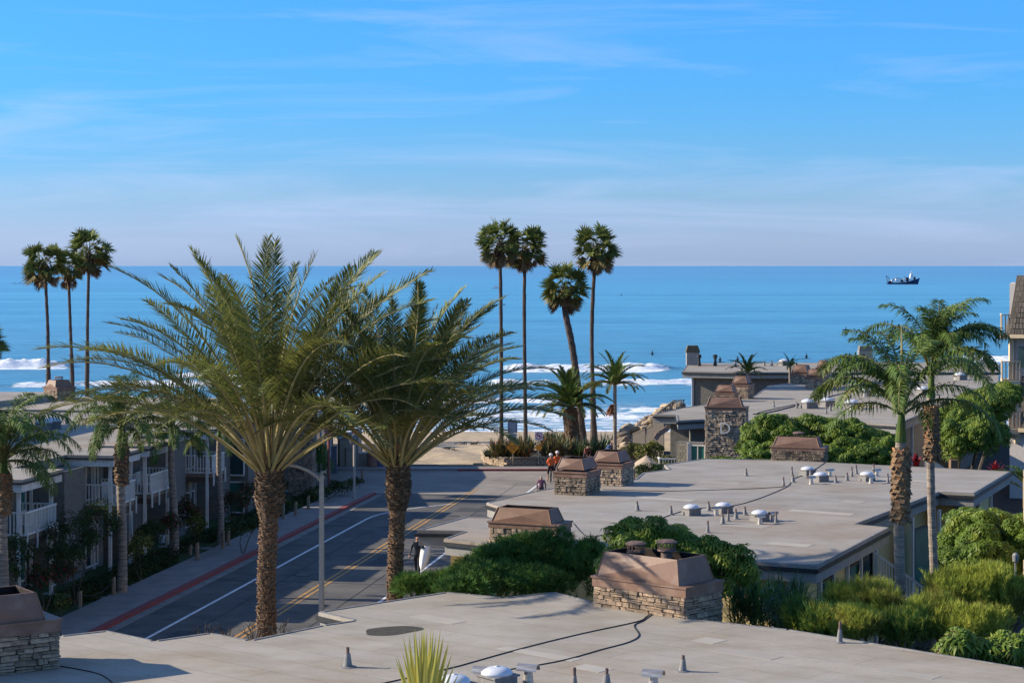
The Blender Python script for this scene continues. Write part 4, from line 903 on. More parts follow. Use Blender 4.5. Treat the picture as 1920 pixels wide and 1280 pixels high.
def date_palm(u, vb, vt, Y, label, seed, scale=1.0, tr=.31, fr_=None):
    rnd = random.Random(seed); b = Q(u, vb, Y); top = Q(u+4, vt, Y); h = top.z
    root = empty('date_palm', (b.x, b.y, 0), label, 'palm tree', 'date palms beside the street')
    lean = (top.x-b.x)
    def rad(z):
        t = z/h
        if t < .80: return tr*(1.08-.10*t)
        if t < .86: return tr*(1.0+.62*((t-.80)/.06))
        return tr*(1.62-.25*((t-.86)/.14)**2)
    cc = lambda z: (lean*(z/h)+.04*math.sin(z*1.1), .03*math.sin(z*.8))
    mb = MB(); zs = [h*i/26 for i in range(27)]
    pts = [Vector((root.location.x+cc(z)[0], root.location.y+cc(z)[1], z)) for z in zs]
    mb.tube(pts, [rad(z)*.93 for z in zs], 14, rfun=lambda i, k: 1+.06*math.sin(k*5.1+i*3.7)); tk = mb.build('trunk', M_boots, root)
    mb = MB(); loc = (root.location.x, root.location.y)
    trunk_stubs(mb, (0.0, h*.80), rad, 620, .165, seed, c=lambda z: (loc[0]+cc(z)[0], loc[1]+cc(z)[1]), mi=0)
    trunk_stubs(mb, (h*.80, h*1.0), rad, 230, .22, seed+1, c=lambda z: (loc[0]+cc(z)[0], loc[1]+cc(z)[1]), mi=1)
    trunk_stubs(mb, (h*.93, h*1.04), lambda z: rad(h*.99)*.95, 60, .27, seed+3, c=lambda z: (loc[0]+cc(h)[0], loc[1]+cc(h)[1]), mi=2, up=1.4)
    mb.build('frond_stubs', [M_boot_leaf, M_boots, M_boot_or], tk, kind='stuff')
    # long bare peeling boots hanging from the swollen head
    mb = MB()
    for k in range(9):
        a = k*.7+rnd.uniform(-.2, .2); r = rad(h*.86); o = Vector((math.cos(a), math.sin(a), 0)); p = Vector((loc[0]+lean, loc[1], h*rnd.uniform(.86, .91)))+o*(r+.02); q = Vector((loc[0]+lean, loc[1], h*rnd.uniform(.78, .80)))+o*(tr*1.02); mb.bar(p, q, .13, .035)
    mb.build('peeling_boots', M_boot_leaf, tk)
    # fronds: crown rises as a fan, lower ones arch outwards
    variants = []
    for k in range(7):
        e0 = (86, 80, 73, 65, 57, 49, 41)[k]; bend = (26, 38, 50, 60, 66, 68, 66)[k]; L = (5.3, 5.6, 5.9, 6.0, 6.0, 5.9, 5.5)[k]*scale
        variants.append([frond_mesh('frond', L, e0, bend, M_date, leaf=.60*scale, n=112, bare=.29, w=.034, seed=seed*10+k*2+j, a0=64, a1=34, vee=20, droop=.12, plume=.25, lat=.2*(1 if j else -1), curl=1.55, r0=.045) for j in (0, 1)])
    cnt = (6, 9, 10, 11, 12, 13, 12)
    for k in range(7):
        for i in range(cnt[k]):
            az = 2*math.pi*(i+rnd.uniform(-.28, .28))/cnt[k]+k*1.1
            r = .12+.035*k; o = (lean+math.cos(az)*r, math.sin(az)*r, h*1.0-.05*k+.05)
            s_ = rnd.uniform(.86, 1.06); inst('frond', variants[k][i % 2], root, o, (rnd.uniform(-.35, .35), rnd.uniform(-.06, .06), az), (s_, s_, s_))
    sp = frond_mesh('frond', 2.2*scale, 76, 50, M_shrub_y, leaf=.3, n=40, bare=.3, seed=seed+77, w=.03)
    for az in (3.6, 1.2): inst('frond', sp, root, (lean, 0, h), (0, 0, az), label='short yellow young frond low in the crown')
    return root
date_palm(500, 1215, 866, 56, 'near date palm with the widest crown, its stubbed trunk standing just behind the near roof', 1, 1.2, tr=.23)
date_palm(741, 1150, 856, 57.5, 'second date palm, right of the lamp post, its trunk rising from the dark shrubs', 2, .97, tr=.195)

# --- fan palms (Washingtonia)
def fan_leaf(name, seed, size, hang, m, dead=False):
    rnd = random.Random(seed); mb = MB(); L = size*1.0; e0 = R(hang)
    p0 = Vector((0, 0, 0)); p1 = Vector((math.cos(e0), 0, math.sin(e0)))*L*.5; e1 = e0-R(18); p2 = p1+Vector((math.cos(e1), 0, math.sin(e1)))*L*.5
    mb.tube([p0, p1, p2], [.022, .016, .012], 4, mi=0, cap=False)
    t = Vector((math.cos(e1), 0, math.sin(e1))); side = Vector((0, 1, 0)); up = t.cross(side)*-1; nseg = 22; V = []; Fc = []
    for i in range(nseg):
        a = R(-115+230*(i+.5)/nseg); d = (t*math.cos(a)+side*math.sin(a)-up*.55*abs(math.sin(a))).normalized(); r = size*.78*(1-.25*abs(a)/2)*rnd.uniform(.9, 1.06)
        wv = (side*math.cos(a)-t*math.sin(a))*size*.066; zz = up*(.02*(1 if i % 2 else -1)); b = len(V)
        m_ = p2+d*r*.42+zz; tip = m_+(d*.85+Vector((0, 0, -.40 if not dead else -.9))*rnd.uniform(.4, 1.3)).normalized()*r*.62
        V += [p2, m_-wv, tip-wv*.12, tip+wv*.12, m_+wv]; Fc += [(b, b+1, b+4), (b+1, b+2, b+3, b+4)]
    mb.add(V, Fc, 1); return mb.mesh(name, [M_stalk_dim if not dead else M_dead, m])
FL = {k: [fan_leaf('fan_leaf', 100+k*3+j, 1.0, a, m, dd) for j in range(2)] for k, (a, m, dd) in enumerate(((78, M_fan, 0), (52, M_fan, 0), (24, M_fan, 0), (-6, M_fan, 0), (-34, M_fan_y, 0), (-62, M_dead, 1)))}
def fan_palm(uvs, Y, label, seed, r=.16, cr=1.15, shag=None, skirt=True, zb=0.0, group='fan palms by the beach', dens=1.0):
    """uvs: pixel points from trunk foot to crown centre"""
    rnd = random.Random(seed); P_ = [Q(u, v, Y) for u, v in uvs]; P_[0].z = min(P_[0].z, zb)
    root = empty('fan_palm', (P_[0].x, Y, P_[0].z), label, 'palm tree', group)
    pts = []; 
    for i in range(len(P_)-1):
        p0, p1, p2, p3 = P_[max(i-1, 0)], P_[i], P_[i+1], P_[min(i+2, len(P_)-1)]
        for k in range(8):
            t = k/8; pts.append(0.5*((2*p1)+(p2-p0)*t+(2*p0-5*p1+4*p2-p3)*t*t+(3*p1-p0-3*p2+p3)*t**3))
    pts.append(P_[-1]); H_ = pts[-1].z-pts[0].z
    sh = shag if shag is not None else 0.0
    rr = [r*(1.5-.5*min(1, (p.z-pts[0].z)/(H_*.12))-.18*(p.z-pts[0].z)/H_)*(1.32 if (p.z-pts[0].z)/H_ < sh else 1)*rnd.uniform(.95, 1.05) for p in pts]
    mb = MB(); mb.tube(pts, rr, 10, rfun=lambda i, k: 1+.07*math.sin(i*9.7+k*5.3)); tk = mb.build('trunk', M_trunk_dark, root)
    mb = MB(); n = 0; pos, zd, sc, upv = [], [], [], []
    for i in range(int(320*max(.25, sh) + 60)):
        t = rnd.random()*(sh if sh > .2 and rnd.random() < .85 else 1); k = t*(len(pts)-1); j = min(len(pts)-2, int(k)); p = pts[j].lerp(pts[j+1], k-j); a = rnd.uniform(0, 6.283); o = Vector((math.cos(a), math.sin(a), 0))
        pos.append(p+o*rr[j]*.95); zd.append(o*.8+Vector((0, 0, .7))); upv.append(o); sc.append(rnd.uniform(.1, .2)*(1 if t < sh else .55))
    mb.batch([(-.4, -.1, -.5), (.4, -.1, -.5), (.25, 0, .6), (-.25, 0, .6)], [(0, 1, 2, 3)], mats_from(pos, zd, np.array(sc), up=np.array([tuple(x) for x in upv]))); mb.build('bark_scales', M_trunk_shag, tk, kind='stuff')
    top = pts[-1]-Vector(root.location); ax = (pts[-1]-pts[-3]).normalized()
    for k, cn in enumerate((8, 10, 11, 11, 10, 9 if skirt else 3)):
        for i in range(int(cn*dens)):
            az = 2*math.pi*(i+rnd.uniform(-.35, .35))/(cn*dens)+k*.8; s_ = cr*rnd.uniform(.78, 1.12)*(1 if k < 5 else .8)
            inst('fan_leaf', rnd.choice(FL[k]), root, tuple(top+Vector((math.cos(az)*.1, math.sin(az)*.1, -.10*k-(.25 if k == 5 else 0)))), (rnd.uniform(-.9, .9), rnd.uniform(-.15, .15), az), (s_, s_, s_))
    for i in range(9):
        az = rnd.uniform(0, 6.283); s_ = cr*rnd.uniform(.5, .7); inst('fan_leaf', rnd.choice(FL[rnd.choice((1, 2, 3, 4))]), root, tuple(top+Vector((0, 0, -.25))), (rnd.choice((-1, 1))*rnd.uniform(.8, 1.5), 0, az), (s_, s_, s_))
    # shag of dead stalks below the crown
    mb = MB(); pos, zd, sc = [], [], []
    for i in range(110):
        a = rnd.uniform(0, 6.283); o = Vector((math.cos(a), math.sin(a), 0)); pos.append(pts[-1]-Vector((0, 0, rnd.uniform(.1, 1.0)*cr))+o*r*1.1); zd.append(o*rnd.uniform(.15, .75)-Vector((0, 0, 1))); sc.append(rnd.uniform(.35, .8)*cr)
    mb.batch([(-.05, 0, 0), (.05, 0, 0), (.12, 0, .9), (-.12, 0, .9)], [(0, 1, 2, 3)], mats_from(pos, zd, np.array(sc))); mb.build('dead_skirt', M_dead, root)
    return root
fan_palm([(940, 836), (940, 700), (939, 560), (937, 452)], 141, 'tall straight fan palm, leftmost of the four right of the date palms', 1, r=.15, cr=1.03)
fan_palm([(986, 832), (984, 700), (983, 560), (985, 462)], 143, 'tall straight fan palm touching the leftmost one, second of the four', 2, r=.15, cr=1.02)
fan_palm([(1094, 836), (1085, 740), (1073, 650), (1060, 585), (1058, 535)], 146, 'shorter fan palm with a leaning shaggy trunk', 3, r=.21, cr=1.12, shag=1.0)
fan_palm([(1114, 834), (1111, 720), (1110, 600), (1117, 462)], 149, 'tall fan palm at the right of the four, its thin trunk bending at the top', 4, r=.17, cr=1.12, shag=.28)
g2 = 'fan palms beyond the left roofs'
fan_palm([(91, 760), (90, 640), (87, 560), (84, 492)], 168, 'fan palm left of the group beyond the left roofs, with a brown skirt', 5, r=.16, cr=1.2, shag=.38, zb=-.5, group=g2, dens=.9)
fan_palm([(139, 765), (133, 640), (130, 560), (128, 500)], 172, 'smallest fan palm in the middle of the left group', 6, r=.15, cr=.95, shag=.42, zb=-.5, group=g2, dens=.85)
fan_palm([(163, 765), (164, 620), (166, 520), (167, 470)], 176, 'tallest fan palm of the left group, curled dead tips at its right', 7, r=.16, cr=1.3, shag=.42, zb=-.5, group=g2, dens=.85)
fan_palm([(-30, 765), (-30, 700), (-29, 655), (-28, 640)], 150, 'fan palm at the left picture edge showing only the tips of its leaves', 8, r=.16, cr=1.0, zb=0, group=g2)

# --- queen palms
QV = [[frond_mesh('frond', L, e0, bd, M_queen, leaf=.56, n=84, bare=.18, w=.034, seed=400+k*2+j, a0=78, a1=45, vee=-8, droop=dr, plume=.5, lat=.25*(1 if j else -1), curl=cu, r0=.034, tipleaf=.5) for j in (0, 1)]
      for k, (L, e0, bd, dr, cu) in enumerate(((2.9, 86, 100, .6, 1.9), (3.0, 74, 128, .9, 1.5), (3.1, 54, 112, 1.0, 1.3), (3.0, 36, 108, 1.2, 1.2), (2.6, 10, 88, 1.3, 1.1)))]
def queen_palm(u0, v0, u1, v1, Y, label, seed, sc=1.0, r=.17, brown=None, cnt=(3, 5, 6, 6, 4), spear=False, zb=0.0, group='feathery palms among the houses', bias=None):
    rnd = random.Random(seed); b, t = Q(u0, v0, Y), Q(u1, v1, Y); b.z = zb; root = empty('queen_palm', (b.x, Y, zb), label, 'palm tree', group); h = t.z-zb
    N = 60; pts = [b.lerp(t, i/N)+Vector((.05*math.sin(i*.11), 0, 0)) for i in range(N+1)]
    shaft = 1-.85*sc/h
    mb = MB(); k1 = int(N*shaft); mb.tube(pts[:k1+1], [r*(1.25-.25*min(1, i/12)-.2*i/N)*(1.05 if i % 2 else .97) for i in range(k1+1)], 14); tk = mb.build('trunk', M_trunk_grey, root)
    mb = MB(); mb.tube(pts[k1:], [r*(.98-.55*(i/(N-k1))) for i in range(N-k1+1)], 12); mb.build('crown_shaft', M_queen if not brown else M_queen, root)
    if brown:   # ragged old leaf bases
        z0, z1 = brown; mb = MB(); za, zb_ = Q(0, z0, Y).z, Q(0, z1, Y).z
        f_ = lambda z: tuple((b.lerp(t, (z-b.z)/h))[:2])
        trunk_stubs(mb, (za, zb_), lambda z: r*1.12, 170, .22, seed, c=f_, mi=0, up=1.2); trunk_stubs(mb, (za, zb_), lambda z: r*1.28, 90, .24, seed+5, c=f_, mi=1, up=-.9)
        mb.build('leaf_bases', [M_boot_or, M_dead], tk, kind='stuff')
    top = t-Vector(root.location)
    for k in range(5):
        for i in range(cnt[k]):
            az = 2*math.pi*(i+rnd.uniform(-.3, .3))/cnt[k]+k*.9+seed
            if bias and rnd.random() < bias[1]: az = bias[0]+rnd.uniform(-.9, .9)
            s_ = sc*rnd.uniform(.85, 1.08); inst('frond', QV[k][i % 2], root, tuple(top+Vector((math.cos(az)*.05, math.sin(az)*.05, -.07*k))), (rnd.uniform(-.15, .15), 0, az), (s_, s_, s_))
    if spear:
        mb = MB(); mb.tube([t, t+Vector((.02, 0, 1.0*sc)), t+Vector((.0, 0, 2.3*sc))], [.07, .05, .008], 6); mb.build('spear_leaf', M_petiole, root)
    return root
gq = 'feathery palms over the right-hand roofs'
queen_palm(1686, 1150, 1690, 762, 54, 'right-hand feathery palm with thicker trunk, brown ragged bases and a pointed spear leaf', 3, .98, r=.165, brown=(975, 845), spear=True, group=gq, cnt=(5, 8, 6, 3, 0), bias=(3.3, .4))
queen_palm(1753, 1130, 1746, 692, 60, 'right-hand feathery palm with slim pale trunk and the taller crown', 8, 1.0, r=.14, brown=(860, 765), group=gq, cnt=(10, 11, 5, 1, 0), bias=(-.2, .25))
gl = 'feathery palms in front of the left houses'
queen_palm(228, 1110, 228, 790, 81, 'shaded feathery palm with two drooping tufts, left of the near date palm', 5, .95, r=.19, brown=(905, 835), group=gl)
queen_palm(4, 1140, 8, 850, 70, 'shaded feathery palm cut by the left picture edge', 11, 1.05, r=.19, brown=(960, 890), group=gl, cnt=(4, 7, 8, 7, 5))
queen_palm(327, 1040, 322, 800, 92, 'shaded feathery palm behind the white flower pot', 15, .95, r=.18, group=gl, cnt=(3, 5, 6, 6, 4))
queen_palm(413, 1030, 412, 795, 95, 'shaded thin palm trunk close left of the near date palm', 21, .8, r=.15, group=gl, cnt=(2, 4, 4, 3, 2))
gk = 'small palms by the beach houses'
# arching palms near the beach
CV = [[frond_mesh('frond', L, e0, bd, m_, leaf=.42, n=56, bare=.12, w=.06, seed=500+k*2+j, a0=60, a1=30, vee=14, lat=.1*(1 if j else -1), curl=1.5, r0=.03) for j in (0, 1)] for k, (L, e0, bd, m_) in enumerate(((2.6, 82, 45, M_queen), (2.8, 62, 75, M_queen), (2.8, 42, 80, M_queen), (2.5, 20, 75, M_date)))]
def bushy_palm(u0, v0, u1, v1, Y, label, seed, sc, r, cnt, tm, vv=CV, stub=True, zb=0.0, name='feather_palm'):
    rnd = random.Random(seed); b, t = Q(u0, v0, Y), Q(u1, v1, Y); b.z = zb; root = empty(name, (b.x, Y, zb), label, 'palm tree', gk)
    pts = [b.lerp(t, i/12) for i in range(13)]; mb = MB(); mb.tube(pts, [r*(1.15-.2*i/12) for i in range(13)], 12, rfun=lambda i, k: 1+.05*math.sin(k*4+i*5)); tk = mb.build('trunk', tm, root)
    if stub:
        mb = MB(); trunk_stubs(mb, (b.z, t.z), lambda z: r*1.02, 260, .2, seed, c=lambda z: tuple(b.lerp(t, (z-b.z)/(t.z-b.z)))[:2]); mb.build('frond_stubs', M_boot_leaf, tk, kind='stuff')
    for k in range(4):
        for i in range(cnt[k]):
            az = 2*math.pi*(i+rnd.uniform(-.3, .3))/cnt[k]+k*.7; s_ = sc*rnd.uniform(.88, 1.08)
            inst('frond', vv[k][i % 2], root, tuple(t-Vector(root.location)), (rnd.uniform(-.2, .2), 0, az), (s_, s_, s_))
    return root
bushy_palm(1078, 845, 1068, 765, 138, 'stout short date palm with a thick trunk in the beach planter', 3, 1.18, .50, (9, 13, 15, 13), M_boots)
bushy_palm(1153, 870, 1153, 722, 125, 'thin smooth palm with arching fronds right of the planter palms', 4, .92, .12, (6, 9, 10, 8), M_trunk_grey, stub=False)
bushy_palm(1413, 750, 1402, 700, 140, 'small palm standing before the wall of the rear building', 6, .62, .14, (5, 6, 7, 4), M_trunk_grey, stub=False)
bushy_palm(1483, 745, 1481, 690, 148, 'tiny ragged palm beside the rear building chimneys', 7, .5, .1, (2, 3, 3, 3), M_trunk_grey, stub=False)
mb = MB(); rnd = random.Random(2); pos = []; zd = []; sc_ = []
t = Q(1148, 758, 124.7)
for i in range(120): pos.append(t+Vector((rnd.uniform(-.12, .12), rnd.uniform(-.1, .1), 0))); zd.append((rnd.uniform(-.7, .1), rnd.uniform(-.4, .4), -1)); sc_.append(rnd.uniform(.4, .85))
mb.batch([(-.03, 0, 0), (.03, 0, 0), (.02, 0, 1), (-.02, 0, 1)], [(0, 1, 2, 3)], mats_from(pos, zd, np.array(sc_))); mb.build('fruit_cluster', mat('orange_fruit_stalks', (.35, .13, .06), (.22, .09, .05), .8, 9), [o for o in bpy.data.objects if o.name.startswith('feather_palm') and 'thin smooth' in o['label']][0])

# ================================================================== SHRUBS AND TREES
def rosette_tpl(n=9, L=.30, w=.065, droop=1.0, seed=0):
    """drooping umbrella of leaflets round +Z"""
    r = random.Random(seed); V = []; Fc = []
    for i in range(n):
        a = 2*math.pi*(i+r.uniform(-.2, .2))/n; d = Vector((math.cos(a), math.sin(a), 0)); s = Vector((-d.y, d.x, 0)); l_ = L*r.uniform(.85, 1.1); b = len(V)
        p0, p1, p2 = d*.02, d*l_*.5+Vector((0, 0, .03)), d*l_*(.92)+Vector((0, 0, -l_*.45*droop))
        V += [p0, p1-s*w*.5, p2, p1+s*w*.5]; Fc.append((b, b+1, b+2, b+3))
        # folded half keeps a crease
    return [tuple(v) for v in V], Fc
def tuft_tpl(n=16, L=.22, w=.012, spread=.9, seed=0, z0=0):
    r = random.Random(seed); V = []; Fc = []
    for i in range(n):
        a = r.uniform(0, 6.283); e = r.uniform(.15, 1)*spread; d = Vector((math.cos(a)*math.sin(e), math.sin(a)*math.sin(e), math.cos(e))); s = d.cross(Vector((r.uniform(-1, 1), r.uniform(-1, 1), .2))).normalized()*w; b = len(V); o = Vector((0, 0, r.uniform(0, z0)))
        l_ = L*r.uniform(.7, 1.1); V += [o-s, o+s, o+d*l_]; Fc.append((b, b+1, b+2))
    return [tuple(v) for v in V], Fc
def leaf_tpl(L=.09, w=.05):
    return [(0, 0, 0), (L*.5, -w*.5, .01), (L, 0, -.01), (L*.5, w*.5, .01)], [(0, 1, 2, 3)]
TPL = {'schef': [rosette_tpl(9, .27, .062, .9, k) for k in range(3)], 'pine': [tuft_tpl(15, .20, .011, 1.3, k, .14) for k in range(3)],
       'feather': [tuft_tpl(22, .17, .0075, .85, k, .45) for k in range(3)], 'leaf': [leaf_tpl()], 'bigleaf': [leaf_tpl(.17, .085)], 'spray': [tuft_tpl(9, .16, .02, 1.2, 3, .08)]}
def lobes_shrub(name, label, lobes, kind, material, count, parent_kind='shrub', group=None, trunk=None, up=.55, seed=1, base=None, second=None, inner=.35, size=1.0, cat=None):
    """lobes: list of (centre, (rx, ry, rz)); the leaves sit on and inside their surfaces, facing outwards"""
    rs = np.random.RandomState(seed); c0 = base or (lobes[0][0][0], lobes[0][0][1], 0)
    root = empty(name, tuple(c0), label, cat or parent_kind, group)
    A = np.array([l[1][0]*l[1][1]+l[1][0]*l[1][2] for l in lobes]); A /= A.sum(); mb = MB(); pos, zd, sc, mi = [], [], [], []
    # sub-lobes give the crown its knobbly outline
    subs = []
    for (c, r), a_ in zip(lobes, A):
        for k in range(15):
            d = rs.normal(size=3); d[2] = abs(d[2])*.9-.15; d /= np.linalg.norm(d); subs.append((np.array(c)+d*np.array(r)*rs.uniform(.6, .92), np.array(r)*rs.uniform(.22, .42), a_/15))
        subs.append((np.array(c), np.array(r)*.8, a_*.4))
    w = np.array([s[2] for s in subs]); w /= w.sum(); cnt = rs.multinomial(count, w)
    for (c, r, _), n in zip(subs, cnt):
        d = rs.normal(size=(n, 3)); d[:, 2] = np.where(d[:, 2] < -.35*np.abs(d[:, 2]).max(), -d[:, 2], d[:, 2]); d /= np.linalg.norm(d, axis=1, keepdims=True)
        rad = 1-inner*rs.rand(n)**2; p = c+d*r*rad[:, None]; pos.append(p); z_ = d*(1-up)+np.array([0, 0, up])+rs.normal(size=(n, 3))*.22; zd.append(z_)
        sc.append(size*rs.uniform(.7, 1.2, n))
    pos, zd, sc = np.concatenate(pos), np.concatenate(zd), np.concatenate(sc); keep = pos[:, 2] > 0.0; pos, zd, sc = pos[keep], zd[keep], sc[keep]
    T = TPL[kind]; idx = rs.randint(0, len(T), len(pos)); M_ = mats_from(pos, zd, sc); sel2 = rs.rand(len(pos)) < (.0 if not second else second[1])
    for k in range(len(T)):
        for mi_, q in ((0, ~sel2), (1, sel2)):
            s_ = (idx == k) & q
            if s_.any(): mb.batch(T[k][0], T[k][1], M_[s_], mi_)
    mb.build('foliage', [material, second[0] if second else material], root)
    # branches
    mb = MB(); b0 = Vector(c0)
    for (c, r) in lobes:
        c = Vector(c); m_ = b0.lerp(c, .5)+Vector((rs.uniform(-.15, .15), rs.uniform(-.15, .15), 0)); R0 = (trunk or .06)
        mb.tube([b0, m_, c], [R0, R0*.7, R0*.35], 6)
        for k in range(5):
            d = Vector(rs.normal(size=3)); d.z = abs(d.z); d.normalize(); e_ = c+Vector((d.x*r[0]*.8, d.y*r[1]*.8, d.z*r[2]*.8)); mb.tube([m_.lerp(c, .7), e_], [R0*.4, R0*.1], 4, cap=False)
    mb.build('branches', M_bark, root)
    return root
def L_(u, v, Y, rx, ry, rz): q = Q(u, v, Y); return (tuple(q), (rx, ry, rz))
gs = 'umbrella-leaf trees between the buildings'
lobes_shrub('umbrella_tree', 'glossy umbrella-leaf tree behind the big stone chimney of the near roof', [L_(1205, 1030, 52.3, 1.05, .9, .85), L_(1290, 1045, 52, 1.1, .9, .7), L_(1365, 1075, 51.5, .7, .7, .7), L_(1170, 1060, 52, .65, .7, .55), L_(1250, 1010, 52.5, .65, .6, .42)], 'schef', M_schef, 3000, 'tree', gs, seed=1, trunk=.1, size=.85, cat='tree')
lobes_shrub('umbrella_tree', 'long clump of umbrella-leaf trees in front of the letter D building', [L_(1420, 850, 93, .8, 1.0, .6), L_(1450, 818, 95, 1.6, 1.3, 1.0), L_(1530, 815, 95, 1.7, 1.3, 1.0), L_(1600, 825, 95, 1.5, 1.3, 1.1), L_(1648, 845, 94, 1.0, 1.2, 1.0), L_(1500, 860, 93, 2.2, 1.2, 1.0), L_(1600, 870, 93, 2.0, 1.2, 1.1), L_(1400, 872, 92, 1.4, 1.0, .45)], 'schef', M_schef, 8500, 'tree', gs, seed=2, trunk=.12, size=.9, cat='tree')
lobes_shrub('umbrella_tree', 'round umbrella-leaf trees against the shake-clad building, above the red leaves', [L_(1800, 790, 100, 1.5, 1.4, 1.1), L_(1850, 765, 103, 1.7, 1.5, 1.1), L_(1835, 820, 98, 1.5, 1.3, 1.2), L_(1785, 830, 98, .9, 1.2, 1.1), L_(1880, 745, 105, 1.0, 1.2, .8)], 'schef', M_schef, 6500, 'tree', gs, seed=3, trunk=.14, size=.95, cat='tree')
lobes_shrub('umbrella_tree', 'large umbrella-leaf tree right of the slim pale palm trunk, beside the tan wall', [L_(1815, 1010, 66, 1.1, 1.2, 1.0), L_(1880, 1000, 67, 1.1, 1.2, .9), L_(1850, 1050, 64, 1.3, 1.1, .9), L_(1800, 1060, 64, .8, 1.0, .7), L_(1925, 1040, 65, 1.0, 1.0, 1.0)], 'schef', M_schef, 5200, 'tree', gs, seed=4, trunk=.12, size=.9, cat='tree')
lobes_shrub('umbrella_tree', 'bright umbrella-leaf bush at the edge of the near roof, bottom right', [L_(1800, 1215, 46, .50, .5, .35), L_(1890, 1225, 46, .55, .5, .36), L_(1935, 1210, 46.5, .4, .5, .35)], 'schef', M_schef, 520, 'tree', gs, seed=5, size=1.15, second=(M_shrub_y, .10), cat='tree')
lobes_shrub('pine_shrub', 'dark needle-leaved shrub bank in front of the middle building, left of the big chimney', [L_(770, 1105, 57, .5, .6, .32), L_(830, 1100, 57, .6, .6, .34), L_(893, 1090, 56, .7, .7, .5), L_(960, 1068, 56, .95, .8, .95), L_(1035, 1068, 56, .95, .8, .9), L_(1095, 1075, 55.5, .75, .7, .85), L_(915, 1060, 58, .5, .5, .5), L_(985, 1040, 57, .5, .5, .5), L_(940, 1105, 54, 1.8, .8, .5)], 'pine', M_pine, 8500, 'shrub', None, seed=6, up=.45, second=(M_schef, .14), size=1.0, cat='shrub')
gf = 'feathery shrubs right of the near roof'
lobes_shrub('feathery_shrub', 'yellow-green feathery shrub left of the thick right palm trunk', [L_(1575, 1150, 53, .4, .7, .45), L_(1630, 1150, 52, .55, .7, .65), L_(1660, 1160, 51.5, .5, .6, .5), L_(1600, 1185, 50, .8, .7, .3)], 'feather', M_feather, 3300, 'shrub', gf, seed=7, up=.85, cat='shrub', size=.9)
lobes_shrub('feathery_shrub', 'tallest feathery shrub right of both big palm trunks', [L_(1795, 1140, 52, .8, .8, .65), L_(1850, 1130, 52, .8, .8, .7), L_(1910, 1145, 52, .7, .8, .6), L_(1755, 1175, 50.5, .7, .7, .5), L_(1820, 1190, 50, 1.0, .7, .4)], 'feather', M_feather, 6500, 'shrub', gf, seed=8, up=.85, cat='shrub', size=.95)
lobes_shrub('feathery_shrub', 'low darker feathery shrub between the two big palm trunks at the roof edge', [L_(1700, 1195, 50, .7, .6, .35), L_(1545, 1185, 50.5, .5, .6, .3), L_(1500, 1175, 51.5, .4, .6, .3)], 'feather', M_pine, 2200, 'shrub', gf, seed=9, up=.8, second=(M_feather, .35), cat='shrub')
# dark spiky fan palm clump behind the big chimney
def spiky(name, label, c, R_, n, m, L, w, seed, cat='plant', group=None, spread=1.15, bend=.35, second=None):
    rs = random.Random(seed); root = empty(name, tuple(c), label, cat, group); V = []; Fc = []; mb = MB(); c = Vector(c); V2 = []; F2 = []
    for i in range(n):
        a = rs.uniform(0, 6.283); e = rs.uniform(.05, spread); d = Vector((math.cos(a)*math.sin(e), math.sin(a)*math.sin(e), math.cos(e))); o = c+Vector((rs.uniform(-1, 1)*R_[0], rs.uniform(-1, 1)*R_[1], rs.uniform(0, R_[2]))); s = d.cross(Vector((0, 0, 1))).normalized()*w*.5; l_ = L*rs.uniform(.7, 1.15)
        m_ = o+d*l_*.55; t_ = m_+(d-Vector((0, 0, bend*rs.random()))).normalized()*l_*.45
        X, Y_ = (V2, F2) if second and rs.random() < second[1] else (V, Fc); b = len(X); X += [o-s*.6, m_-s, t_, m_+s, o+s*.6]; Y_ += [(b, b+1, b+3, b+4), (b+1, b+2, b+3)]
    mb.add(V, Fc, 0)
    if V2: mb.add(V2, F2, 1)
    mb.build('leaves', [m, second[0] if second else m], root); return root
for i, (u, v, Y) in enumerate(((1440, 1150, 55), (1398, 1140, 53), (1480, 1140, 56), (1500, 1185, 52.5))):
    c = Q(u, v, Y); spiky('dwarf_fan_palm', ('dark spiky palm clump in front of the tan corner wall, tallest one', 'dark spiky palm clump right against the big stone chimney', 'dark spiky palm clump at the tan corner, right one with long thin leaves', 'low dark spiky clump at the roof edge right of the big chimney')[i], (c.x, c.y, max(0, c.z-.6)), (.4, .35, .9), 420, M_pine, .95, .035, 60+i, cat='plant', group='dark spiky palm clumps', second=(M_agave, .3), spread=1.5)
# fill of dark undergrowth between the buildings so no bare soil shows
def ground_cover(name, label, pts, h, m, n, seed, kind='leaf', size=1.6, z=0.0):
    rs = np.random.RandomState(seed); mb = MB(); pos = []
    for (x, y, rx, ry, hh) in pts:
        k = int(n/len(pts)); a = rs.uniform(0, 6.283, k); r = np.sqrt(rs.rand(k)); px, py = x+np.cos(a)*r*rx, y+np.sin(a)*r*ry; pos.append(np.stack([px, py, z+hh*np.sqrt(np.clip(1-r**2, 0, 1))*rs.uniform(.6, 1.05, k)+.02], 1))
    pos = np.concatenate(pos); T = TPL[kind][0]; mb.batch(T[0], T[1], mats_from(pos, np.array([0, 0, 1.])+rs.normal(size=pos.shape)*.5, rs.uniform(.7, 1.3, len(pos))*size)); return mb.build(name, m, kind='stuff', label=label)
pts = []
for (u, v, Y, rx, ry, hh) in ((1000, 1110, 54, 3, 2, 2.8), (1430, 1180, 52, 2.5, 2, 1.4), (1600, 1180, 51, 3, 2, 1.5), (1800, 1180, 50, 4, 2, 1.6), (1850, 1080, 60, 4, 3, 2.0), (1800, 860, 95, 4, 3, 1.5), (1550, 880, 92, 5, 2, 2.3), (1650, 1090, 62, 2, 3, .6)):
    x = (u-960)/3700*Y; pts.append((x, Y, rx, ry, hh))
